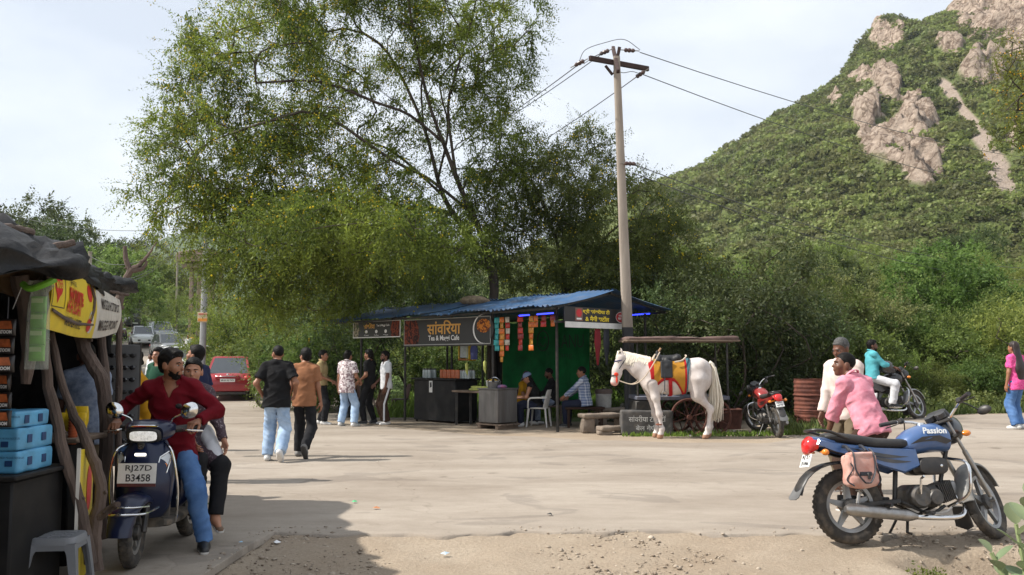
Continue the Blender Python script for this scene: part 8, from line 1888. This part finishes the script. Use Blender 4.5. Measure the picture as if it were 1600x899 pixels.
# scooter riders
hx,hy = math.cos(sh_),math.sin(sh_); rz = sh_ - math.pi/2
SCP = lambda x,y,z=0.0: A3(sc_loc[0] + hx*x*.97 - hy*y*.97,sc_loc[1] + hy*x*.97 + hx*y*.97,z)     # scooter frame to world
foot = gp(318,862)
def inv(P,loc,rz,H):
 d = (np.asarray(P,float) - np.asarray(loc,float)); q = rotm((0,0,1),-rz) @ d; return tuple(q/(H/1.72))
rl = SCP(-.10,.0,0); Hm = 1.68
gl_,gr_ = inv(SCP(.20,.325,1.035),rl,rz,Hm),inv(SCP(.20,-.325,1.035),rl,rz,Hm)
fl_ = inv((foot[0],foot[1],.085),rl,rz,Hm); fr_ = inv(SCP(.22,-.12,.39),rl,rz,Hm)
person(rl,rz,'bearded man in maroon shirt and jeans driving the scooter',H=Hm,det='near',pelvis=(-.02,0,.87),lean=(-.04,.24,1),twist=rad(6),head=(rad(70),-.10),neck_fwd=.02,width=1.06,shirt=dict(m=SH_RED,sleeve='long',ease=.026,hem=-.12,sw=.026,collar=True,vneck=.12,folds=.015,lap=.28),trousers=dict(m=TROU_JEAN2,fit=.022,hem=.062,folds=.010),shoes=SN_B,hair='full',beard=True,
  handL=gl_,handR=gr_,elbL=(-1,-.5,-.5),elbR=(1,-.5,-.5),curl=(1.0,1.0),palmL=(0,-.1,-1),palmR=(0,-.1,-1),fdirL=(.35,.9,-.15),fdirR=(-.35,.9,-.15),footL=fl_,toeL=(-.35,0),kneeL=(-.5,1,.3),footR=fr_,kneeR=(.3,1,.8),
  extra=lambda ro,k: MB().ball(k['T'](-.085,.135,.35),(.028,.008,.022),12,6,rot=k['TR']).build('shirt_badge',M_BLKPL,ro))
rl2 = SCP(-.56,.06,-.08)
def dup_(ro,k):
 q = [('ec',k['T'](-.12,.06,.10),k['kL'] + A3(.0,.02,.02),.075,.055,k['TR'],.7),('rc',k['kL'] + A3(.02,.02,0),k['kL'] + A3(.03,.05,-.22),.05,.03)]
 lo,hi = prim_bounds(q); vol_obj('white_scarf',lambda P: blend(q,P,.03) + .008*vnoise(P[:,0]*18,P[:,1]*18,P[:,2]*6,4),lo,hi,.013,SH_WHITE,ro)
person(rl2,rz + rad(42),'woman in plum dotted tunic riding pillion behind the scooter driver',H=1.62,det='near',female=True,pelvis=(.04,-.04,.93),lean=(0,.04,1),head=(rad(-30),-.03),shirt=dict(m=SH_KURTA,sleeve='long',ease=.024,hem=-.06,sw=.022,lap=.9),trousers=dict(m=TROU_BLACK,fit=.024,hem=.062),shoes=SND,hair='bun',skin=SKIN3,
  footL=(-.02,.40,.34),footR=(.12,.36,.40),kneeL=(-.2,1,.5),kneeR=(.1,1,.5),handL=(-.14,.30,.95),handR=(.18,.34,1.0),elbL=(-1,-.3,-.4),toeL=(.1,-.35),toeR=(.1,-.3),extra=dup_)
# people behind the scooter
person((*at(306,690,11.2)[:2],0),rad(75),'man in navy tee with maroon sleeves looking up behind the pillion rider',H=1.70,det='mid',head=(.1,.22),shirt=dict(m=SH_NAVY,ease=.026,hem=-.12),trousers=dict(m=TROU_NAVY),shoes=SN_B,hair='full',handR=(.2,.2,1.0))
person((*at(229,700,9.9)[:2],0),rad(120),'woman in mustard top bowing her head and raising an arm behind the scooter driver',H=1.64,det='mid',female=True,lean=(0,.30,1),head=(.2,-.5),shirt=dict(m=SH_YELLOW,ease=.026,sleeve='rolled',hem=-.2),trousers=dict(m=TROU_BLACK),shoes=SND,hair='bun',handR=(.12,.34,1.36),elbR=(.8,-.2,-.6),handL=(-.1,.35,1.3),elbL=(-.8,-.1,-.6))
person((*at(247,640,15)[:2],0),rad(160),'person in dark green shirt whose head shows above the scooter driver',H=1.72,det='far',shirt=dict(m=SH_GREEN,collar=True),trousers=dict(m=TROU_BLACK),shoes=SN_B,hair='full')
pbt = at(196,640,16.5); bt = person((pbt[0],pbt[1],0),rad(-15),'man in blue numbered t-shirt seen from behind near the sunglasses rack',H=1.72,det='mid',shirt=dict(m=SH_BLUE,ease=.03,hem=-.12),trousers=dict(m=TROU_NAVY),shoes=SN_B,hair='full',head=(rad(30),0),extra=lambda ro,k: put_text("R",k['T'](0,-.158,.30),k['TR'][:,0],k['TR'][:,2],.2,mat('pale_blue_print',lin((150,176,210)),.8),ro,height=.18,bold=.01))
person((*at(237,560,34)[:2],0.05),rad(150),'person in pale shirt walking on the road between the parked cars',H=1.72,det='far',shirt=dict(m=SH_WHITE,sleeve='long'),trousers=dict(m=SH_GREYB),shoes=SN_B,hair='short',skin=SKIN2)
for i,(px,Y,sm_,lab) in enumerate(((294,52,SH_WHITE,'rider in white top far up the road beside the slim pole'),(301,53.5,SH_YELLOW,'rider in yellow top far up the road beside the slim pole'))):
 q = at(px,560,Y); person((q[0],Y,gz(q[0],Y) + .1),rad(165),lab,H=1.72,det='far',shirt=dict(m=sm_),trousers=dict(m=TROU_NAVY),shoes=SN_B,hair='short',show_eyes=False)
person((-3.95,8.35,0),rad(30),'vendor in blue grey printed shirt standing in the dark of the kiosk',H=1.68,det='mid',shirt=dict(m=SH_GREYB,ease=.03,hem=-.18),trousers=dict(m=TROU_KHAKI),shoes=SND,hair='short',skin=SKIN2,handR=(.16,.3,1.0),handL=(-.16,.3,1.0))
# ================================================================== planting
FR_FINE = dict(twigs=8,per=12,tl=(.35,.8),fl=(.09,.17),wr=.34,droop=.2,spread=.9)
proto('feathery_tree','ac_a',6.0,6.5,31,M_LEAF_AC,150,dict(twigs=9,per=13,tl=(.5,1.0),fl=(.12,.21),wr=.34,droop=.3,spread=.85),flower=260,low=.22)
proto('feathery_tree','ac_b',5.2,6.0,32,M_LEAF_LT,150,dict(twigs=9,per=13,tl=(.5,1.0),fl=(.12,.21),wr=.34,droop=.3,spread=.85),low=.18)
proto('leafy_tree','br_a',6.5,6.5,33,M_LEAF_MD,150,dict(twigs=8,per=10,tl=(.4,.9),fl=(.16,.28),wr=.55,droop=.1,spread=.95),low=.25)
proto('leafy_tree','br_dk',6.5,6.0,34,M_LEAF_DK,150,dict(twigs=8,per=10,tl=(.4,.9),fl=(.15,.26),wr=.55,droop=.1,spread=.95),low=.2)
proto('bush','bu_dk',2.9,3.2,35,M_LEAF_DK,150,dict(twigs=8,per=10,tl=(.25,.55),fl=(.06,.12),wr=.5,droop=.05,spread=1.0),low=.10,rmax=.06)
proto('bush','bu_ol',2.8,3.2,36,M_LEAF_OL,140,dict(twigs=8,per=10,tl=(.25,.55),fl=(.07,.13),wr=.42,droop=.05,spread=1.0),low=.10,rmax=.06)
proto('bush','bu_md',2.2,3.0,37,M_LEAF_MD,140,dict(twigs=8,per=10,tl=(.25,.5),fl=(.07,.14),wr=.55,droop=.05,spread=1.0),low=.08,rmax=.06)
proto('bush','bu_lt',2.4,3.2,38,M_LEAF_LT,140,dict(twigs=8,per=11,tl=(.25,.55),fl=(.07,.14),wr=.36,droop=.1,spread=1.0),low=.08,rmax=.06)
def pl(key,px,py,Y,s,lab,group='trees and bushes behind the lane',sz=None,cat=None,z=None):
 q = at(px,py,Y); x = float(q[0]); cat = cat or ('bush' if key.startswith('bu') else 'tree')
 return plant(key,x,Y,s,rng.random()*6.28,lab,cat,group,sz,-.1,zfun=lambda a,b: np.maximum(ground_z(a,b),hill_z(a,b) if Y > 60 else ground_z(a,b)))
# dark thicket right of the pole
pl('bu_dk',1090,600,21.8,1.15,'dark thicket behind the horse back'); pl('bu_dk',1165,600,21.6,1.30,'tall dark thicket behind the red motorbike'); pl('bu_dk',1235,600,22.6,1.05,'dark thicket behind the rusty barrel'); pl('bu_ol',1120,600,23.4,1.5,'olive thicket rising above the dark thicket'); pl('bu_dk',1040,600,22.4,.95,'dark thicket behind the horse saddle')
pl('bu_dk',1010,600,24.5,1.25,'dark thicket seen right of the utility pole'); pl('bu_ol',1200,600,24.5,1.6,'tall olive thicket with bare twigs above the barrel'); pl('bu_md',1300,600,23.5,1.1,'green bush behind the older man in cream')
pl('bu_lt',1265,600,27,1.5,'fresh green bush above the rusty barrel'); pl('bu_ol',1340,600,27,1.3,'olive bush behind the man in teal'); pl('bu_md',1375,600,26.5,1.05,'green bush above the helmet'); pl('br_a',1480,600,31,.72,'broad leaved tree with rounded crown above the black motorbike'); pl('br_a',1530,600,30,.55,'small broad leaved tree right of the rounded crown'); pl('bu_md',1430,600,27,1.15,'green creeper covered bush above the black motorbike front')
pl('bu_md',1500,600,25.5,.95,'creeper covered mound right of the black motorbike'); pl('bu_lt',1565,600,27,1.25,'fresh green bush left of the person in pink top'); pl('bu_lt',1630,600,25,1.3,'fresh green bush at the right picture edge'); pl('bu_md',1590,600,23.8,.75,'low green bush behind the person in pink top'); pl('bu_md',1540,600,23.6,.6,'low green mound between the black motorbike and the person in pink')
pl('bu_lt',1460,600,23.4,.5,'low fresh bush behind the front wheel of the black motorbike'); pl('bu_md',1330,600,21.8,.5,'low bush right of the rusty barrel'); pl('bu_lt',1410,600,24.2,.62,'low fresh bush behind the helmet')
# behind the stall and the men
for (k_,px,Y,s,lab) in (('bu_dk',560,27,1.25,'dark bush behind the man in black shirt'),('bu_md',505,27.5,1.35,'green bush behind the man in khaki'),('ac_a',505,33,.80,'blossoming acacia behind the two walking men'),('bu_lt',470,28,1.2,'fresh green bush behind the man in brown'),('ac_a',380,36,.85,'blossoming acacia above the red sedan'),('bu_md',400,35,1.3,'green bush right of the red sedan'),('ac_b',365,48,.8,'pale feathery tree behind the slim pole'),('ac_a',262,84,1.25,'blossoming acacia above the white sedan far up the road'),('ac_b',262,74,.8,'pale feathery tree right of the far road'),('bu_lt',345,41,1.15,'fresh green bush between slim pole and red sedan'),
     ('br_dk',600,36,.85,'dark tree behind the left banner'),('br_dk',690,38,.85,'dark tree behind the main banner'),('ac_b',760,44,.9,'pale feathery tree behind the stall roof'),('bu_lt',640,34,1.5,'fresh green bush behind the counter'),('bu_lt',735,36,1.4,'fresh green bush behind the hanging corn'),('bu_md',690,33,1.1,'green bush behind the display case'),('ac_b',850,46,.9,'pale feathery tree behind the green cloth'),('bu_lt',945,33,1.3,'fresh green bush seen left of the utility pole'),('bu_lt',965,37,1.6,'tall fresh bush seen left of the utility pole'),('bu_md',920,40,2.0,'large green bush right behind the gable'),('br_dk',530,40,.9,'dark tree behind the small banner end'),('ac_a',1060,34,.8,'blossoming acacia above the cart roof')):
 pl(k_,px,600,Y,s,lab)
# left background trees beyond the kiosk
for (k_,px,Y,s,lab) in (('br_a',170,62,1.2,'tall leafy tree above the kiosk sign'),('br_dk',110,66,1.25,'tall dark tree above the kiosk roof'),('br_dk',40,70,1.4,'tall dark tree at the left picture edge'),('br_a',205,80,1.15,'leafy tree beyond the dead branches'),('br_dk',70,90,1.7,'tall dark tree high on the left slope'),('br_dk',0,84,1.8,'dark tree cut by the left picture edge'),('br_a',135,95,1.4,'leafy tree high behind the kiosk'),('ac_a',235,95,1.1,'blossoming acacia at the bend of the far road'),('br_dk',190,105,1.5,'dark tree at the top of the far road'),('br_a',100,50,1.0,'leafy tree just behind the kiosk roof'),('br_a',225,112,1.2,'leafy tree closing the far road')):
 pl(k_,px,600,Y,s,lab)
# belt of trees and bushes at the foot of the hill
belt = []
rr_ = np.random.default_rng(91)
KB = ['bu_lt','bu_md','bu_ol','ac_b','bu_md','br_a','bu_lt','bu_ol','ac_b','br_dk','ac_b','bu_lt']
for i in range(95):
 px = 1000 + 700*rr_.random(); Y = 33 + 75*rr_.random()**1.2; k_ = KB[i % len(KB)]; s = (.65 + .5*rr_.random())*(1.5 if k_.startswith('bu') else .75)
 d_ = {'bu_lt': 'fresh green bush','bu_md': 'mid green bush','bu_ol': 'olive bush','ac_b': 'pale feathery tree','br_a': 'broad leaved tree','br_dk': 'dark leafy tree'}[k_] + (' near the lane' if Y < 52 else ' far back') + (', left' if px < 1300 else ', right') + ' part of the belt below the hill'
 pl(k_,px,600,Y,s,d_,d_.split(',')[0] + ' below the hill' + d_.split(',')[1][:6])
# hill scrub: 300 nearest shrubs as things, the rest as one mass
def scrub_proto(seed,n=90,leaf=.42):
 r = np.random.default_rng(seed); C = unit(r.normal(0,1,(n,3)))*(r.random((n,1))**.4)*A3(1.0,1.0,.62) + A3(0,0,.5)
 d = unit(r.normal(0,1,(n,3))); w = unit(np.cross(d,r.normal(0,1,(n,3)))); L = leaf*(.55 + .7*r.random((n,1)))
 V = np.stack([C - d*L*.5,C + w*L*.38,C + d*L*.5,C - w*L*.38],1).reshape(-1,3); return V,np.arange(n*4).reshape(n,4)
protoV = [scrub_proto(200 + k) for k in range(5)]
M_SCRUB = [leaf_mat('hill_scrub_green',(.095,.135,.036),(.24,.30,.09),.46,.06),leaf_mat('hill_scrub_olive',(.105,.128,.045),(.255,.28,.10),.46,.06)]
r = np.random.default_rng(55); N = 11000
ux = r.uniform(1000,1680,N); uy = 66 + 300*r.random(N)**.75; X = (ux - 800)/FPX*uy; X = np.concatenate([X,r.uniform(-80,40,500)]); Yv = np.concatenate([uy,r.uniform(150,380,500)])
Z = hill_z(X,Yv); sc2 = Yv/330; px_,pz_ = X/sc2,(Z - CAMH)/sc2 + CAMH; keep = np.ones(len(X),bool)
for (cx_,cz_,ax_,az_,st_) in ROCKS: keep &= ~((((px_ - cx_)/ax_)**2 + ((pz_ - cz_)/az_)**2 < 1.0) & (Yv > 160) & (r.random(len(X)) > .16))
keep &= ~((np.abs(px_ - np.interp(pz_,gully[::-1,1],gully[::-1,0])) < 4.6) & (pz_ > 62) & (pz_ < 108) & (Yv > 150))
dens = fbm(X/26,Yv/40,0,3,77); keep &= (dens > -1.15 + .5*r.random(len(X))) & (Z < np.interp(X - (Yv - 340)*.12,CREST[:,0],CREST[:,2]) + 2)
X,Yv,Z = X[keep],Yv[keep],Z[keep]; S = (1.1 + 1.5*r.random(len(X))**2)*(1.0 + .25*(Yv > 200)); S = np.where(Yv < 120,S*.8,S)
order = np.argsort(Yv/S); ind,rest = order[:300],order[300:]
sm = [mesh_obj('hill_shrub',v,f,M_SCRUB[k % 2]) for k,(v,f) in enumerate(protoV)]
for j,i in enumerate(ind):
 o = sm[j % 5] if j < 5 else sm[j % 5].copy()
 if j >= 5: COL.objects.link(o)
 o.location = (X[i],Yv[i],Z[i] - .1); o.scale = (S[i],S[i],S[i]*(.8 + .4*r.random())); o.rotation_euler = (0,0,r.random()*6.28)
 tag(o,'low rounded shrub on the lower slope of the green hill','shrub','shrubs on the lower hill slope')
for mk in (0,1):
 VV,FF,k = [],[],0
 for i in rest[mk::2]:
  v,f = protoV[i % 5]; a = r.random()*6.28; c,s = math.cos(a),math.sin(a); q = v*A3(S[i],S[i],S[i]*.9); q = np.stack([q[:,0]*c - q[:,1]*s,q[:,0]*s + q[:,1]*c,q[:,2]],1) + A3(X[i],Yv[i],Z[i] - .1); VV.append(q); FF.append(f + k); k += len(v)
 tag(mesh_obj('hill_scrub',np.concatenate(VV),np.concatenate(FF),M_SCRUB[mk]),('green' if mk == 0 else 'olive') + ' scrub covering the slopes of the rocky hill','scrub',kind='stuff')
# wooded left hill and far hill: crowns as one mass
VV,FF,k = [],[],0
for i in range(1500):
 X0 = r.uniform(-330,-70); Y0 = r.uniform(130,300); w = (Y0 - 130)/170; zc = np.interp(X0,[-330,-230,-190,-165,-150,-135,-122,-100,-60],[40,35,36,36,33,27,22,15,9])*w**.9 + 5*float(fbm(np.array(X0/60),np.array(Y0/60),0,5,80))*(.2 + .8*w)
 v,f = protoV[i % 5]; s = 2.4 + 2.2*r.random(); VV.append(v*A3(s,s,s) + A3(X0,Y0,zc - .3)); FF.append(f + k); k += len(v)
tag(mesh_obj('wooded_slope',np.concatenate(VV),np.concatenate(FF),leaf_mat('far_wood_leaf',(.025,.040,.016),(.075,.100,.034),.25,.08)),'dark woodland covering the far slope on the left','woodland',kind='stuff')
# grass: meadow behind the stall and on the bank
def grass(name,n,fx,hmin,hmax,m,label,seed,w=.012):
 r = np.random.default_rng(seed); P = fx(r,n); z = ground_z(P[:,0],P[:,1]); B = np.stack([P[:,0],P[:,1],z],1); h = r.uniform(hmin,hmax,(len(B),1)); a = r.random(len(B))*6.28; d = np.stack([np.cos(a),np.sin(a),a*0],1); ln = unit(r.normal(0,1,(len(B),3))*A3(1,1,0))*h*.45
 ww = w*(1 + h*2); V = np.stack([B - d*ww,B + d*ww,B + ln*.5 + A3(0,0,1)*h*.7 + d*ww*.5,B + ln + A3(0,0,1)*h],1).reshape(-1,3)
 return tag(mesh_obj(name,V,np.arange(len(V)).reshape(-1,4),m),label,'grass',kind='stuff')
M_GRASS = leaf_mat('meadow_grass',(.09,.15,.022),(.24,.32,.06),.4,.5)
grass('grass',26000,lambda r,n: np.stack([r.uniform(-3.6,9,n),23.6 + 20*r.random(n)**1.3],1),.12,.45,M_GRASS,'bright meadow grass behind the tea stall',1)
def bank(r,n):
 x = r.uniform(5.6,20,n); y = road_back(x) + .4 + 6*r.random(n)**1.4; return np.stack([x,y],1)
grass('grass',16000,bank,.06,.28,leaf_mat('bank_grass',(.06,.09,.02),(.17,.20,.06),.35,.8),'rough weeds and grass along the foot of the right bank',2)
grass('grass',1200,lambda r,n: np.stack([r.uniform(2.2,6,n),17.0 + .9*r.random(n)**2 + .9],1),.03,.12,M_GRASS,'short grass tufts under the cart and red motorbike',3)
# creeper over the bank: leafy ground cover
r = np.random.default_rng(8); n = 5200; x = r.uniform(6.8,21,n); y = road_back(x) + 1.2 + 5.5*r.random(n); h = .15 + .5*smooth(0,4,y - road_back(x) - 1.2)*(1 + .6*fbm(x/1.3,y/1.3,0,3,5))
C = np.stack([x,y,ground_z(x,y) + h*r.random(n)],1); V,F = fronds(C,np.tile(A3(0,-.5,.8),(n,1)),r,3,6,(.12,.35),(.06,.13),.75,.1,.9)
tag(mesh_obj('creeper',V,F,leaf_mat('creeper_leaf',(.05,.08,.02),(.17,.20,.055),.35,.9)),'leafy creeper covering the bank behind the black motorbike','creeper',kind='stuff')
# ---- foreground: milkweed plant, weeds, overhanging branch, dead branches
M_MILK = leaf_mat('grey_green_leaf',(.16,.21,.11),(.30,.36,.20),.3,3.0,.45)
def broad_leaf(c,d,L,W,up=(0,0,1)):
 d = unit(A3(*d)); w = unit(np.cross(d,A3(*up))); n_ = np.cross(w,d); rows = []
 for t,f in ((0,.06),(.08,.45),(.25,.85),(.5,1.0),(.75,.82),(.92,.45),(1.0,.04)):
  p = c + d*L*t - n_*0 + A3(0,0,-.10*L*t*t); rows.append([p - w*W/2*f + n_*.12*W*f,p - w*W/4*f + n_*.035*W*f,p,p + w*W/4*f + n_*.035*W*f,p + w*W/2*f + n_*.12*W*f])
 return rows
q = A3(3.36,6.05,gz(3.36,6.05)); mk = empty('milkweed_plant',q,0,'broad leaved grey green milkweed plant in the lower right corner','plant',None,1.2); r = np.random.default_rng(2)
for s_ in range(4):
 tip = A3(.10*r.normal() - .02*s_,.12*r.normal(),[.80,.62,.45,.30][s_]); pts = catmull([(0.03*r.normal(),0.03*r.normal(),-.05),tip*.5 + A3(.03,0,0),tip],5); MB().tube(pts,[.012]*len(pts),6).build('stem',mat('green_stem',lin((128,140,96)),.7),mk)
 for k in range(9):
  t = .35 + .65*k/8; i = min(len(pts) - 1,int(t*(len(pts) - 1))); a = k*2.4 + s_; el = .15 + .7*t; mb = MB(); mb.loft(broad_leaf(pts[i],(math.cos(a)*math.cos(el),math.sin(a)*math.cos(el),math.sin(el)),.10 + .07*r.random(),.075 + .04*r.random()),caps=False,closed=False); mb.build('leaf',M_MILK,mk,auto=None)
for i,(px,py,s,lab) in enumerate(((1450,893,.9,'small green weed at the foot of the broken edge, left one'),(1500,897,1.0,'small green weed in the ditch below the blue motorbike'),(1540,890,.6,'tiny weed right of the other two weeds in the ditch'))):
 c = at(px,py,6.95 - .05*i); c[2] = gz(c[0],c[1]); root = empty('weed',c,0,lab,'weed',None,s); r = np.random.default_rng(60 + i)
 C = r.normal(0,1,(26,3))*A3(.085,.06,.03) + A3(0,0,.05); V,F = fronds(C,unit(C*A3(1,1,1) + A3(0,0,.1)),r,4,5,(.03,.08),(.02,.045),.6,.0,.8,jit=.02); mesh_obj('foliage',V,F,M_LEAF_LT,root)
 MB().tube([(0,0,-.02),(.01,0,.04)],.006,5).build('stem',mat('green_stem',lin((128,140,96)),.7),root)
# overhanging acacia branch, upper right
Yb = 9.0; bs = at(1760,60,Yb); root_p = A3(bs[0] + 1.6,Yb + .6,gz(bs[0] + 1.6,Yb + .6)); qq = lambda px,py,dy=0.0: at(px,py,Yb + dy) - root_p
limbs = [([(0,0,0),(-.1,0,2.0),bs - root_p + A3(.5,0,-.6),bs - root_p],None,0),([qq(1690,95),qq(1620,130,-.1),qq(1570,175,-.2)],0,1.0),([qq(1680,60),qq(1610,70,.2),qq(1565,85,.3)],0,.95),([qq(1690,190,.2),qq(1620,200,.1),qq(1580,215,0)],0,.9)]
lob = [(qq(1590,95),(.24,.4,.26),30),(qq(1600,160),(.24,.4,.32),40),(qq(1660,120),(.5,.6,.5),50),(qq(1570,205),(.14,.3,.12),10),(qq(1640,220),(.35,.4,.2),24),(qq(1740,60),(.8,.8,.6),40)]
build_tree('acacia_tree',root_p,limbs,lob,77,leaf_mat('near_acacia_leaf',(.05,.075,.015),(.16,.20,.04),.45,1.5),flower=110,fsize=(.006,.011),label='blossoming acacia branch reaching in at the upper right picture edge',shell=.2,rmax=.10,tip=.004,fr=dict(twigs=5,per=12,tl=(.10,.26),fl=(.028,.05),wr=.3,droop=.25,spread=.85,jit=.03))
# bare branches standing behind the kiosk sign
db = at(196,520,14); o = empty('dead_branch',db,0,'bare forked dead branch rising behind the kiosk sign','branch'); dq = lambda px,py,dy=0.0: at(px,py,14 + dy) - db
for i,(pts,r_) in enumerate((([dq(180,500),dq(190,455),dq(203,425),dq(218,415)],[.07,.06,.05,.04]),([dq(203,425),dq(197,405),dq(195,385)],[.045,.04,.03]),([dq(218,415),dq(232,398),dq(245,378)],[.035,.02,.008]),([dq(205,424),dq(222,420),dq(230,408)],[.04,.03,.02]))): branch(pts,r_,'limb',80 + i,o,2)
# litter on the lane
for i,(px,py,col,lab) in enumerate(((553,788,(60,170,110),'green scrap of wrapper on the lane'),(588,798,(190,130,90),'orange brown scrap of wrapper on the lane'),(377,852,(150,190,214),'pale blue scrap in the shaded gravel'),(432,850,(230,230,230),'white scrap in the shaded gravel'),(695,868,(170,190,205),'pale grey blue scrap on the sunlit gravel'),(860,808,(40,40,40),'small black cord loop on the lane'),(1078,683,(225,222,215),'white scrap under the horse'),(1147,676,(225,222,215),'white scrap beside the horse tail'))):
 c = gp(px,py); r = np.random.default_rng(i); a = r.random(8)*.4 + np.arange(8)*.785; V = [(.032*math.cos(t)*(.5 + r.random()),.024*math.sin(t)*(.5 + r.random()),.008 + .012*r.random()) for t in a]
 o = MB().add(V + [(0,0,.03)],[(k,(k + 1) % 8,8) for k in range(8)]).build('litter',mat('litter_%d' % i,lin(col),.6,var=.1)); o.location = (c[0],c[1],c[2] + (.012 if c[1] > 8 else .0)); tag(o,lab,'litter')
# ================================================================== air: thin even haze over the whole valley
hz = bpy.data.materials.new("haze"); hz.use_nodes = True; hn = hz.node_tree; hn.nodes.clear()
ho = hn.nodes.new("ShaderNodeOutputMaterial"); hv = hn.nodes.new("ShaderNodeVolumePrincipled"); hv.inputs['Density'].default_value = 0.00016; hv.inputs['Color'].default_value = (.80,.87,.95,1); hv.inputs['Anisotropy'].default_value = .3
hn.links.new(hv.outputs[0],ho.inputs['Volume'])
hb_ = MB().box((0,480,98),(900,1100,210)).build('haze',hz,smooth_=False); tag(hb_,'thin pale haze filling the valley air','haze',kind='stuff')
scene.cycles.volume_bounces = 0
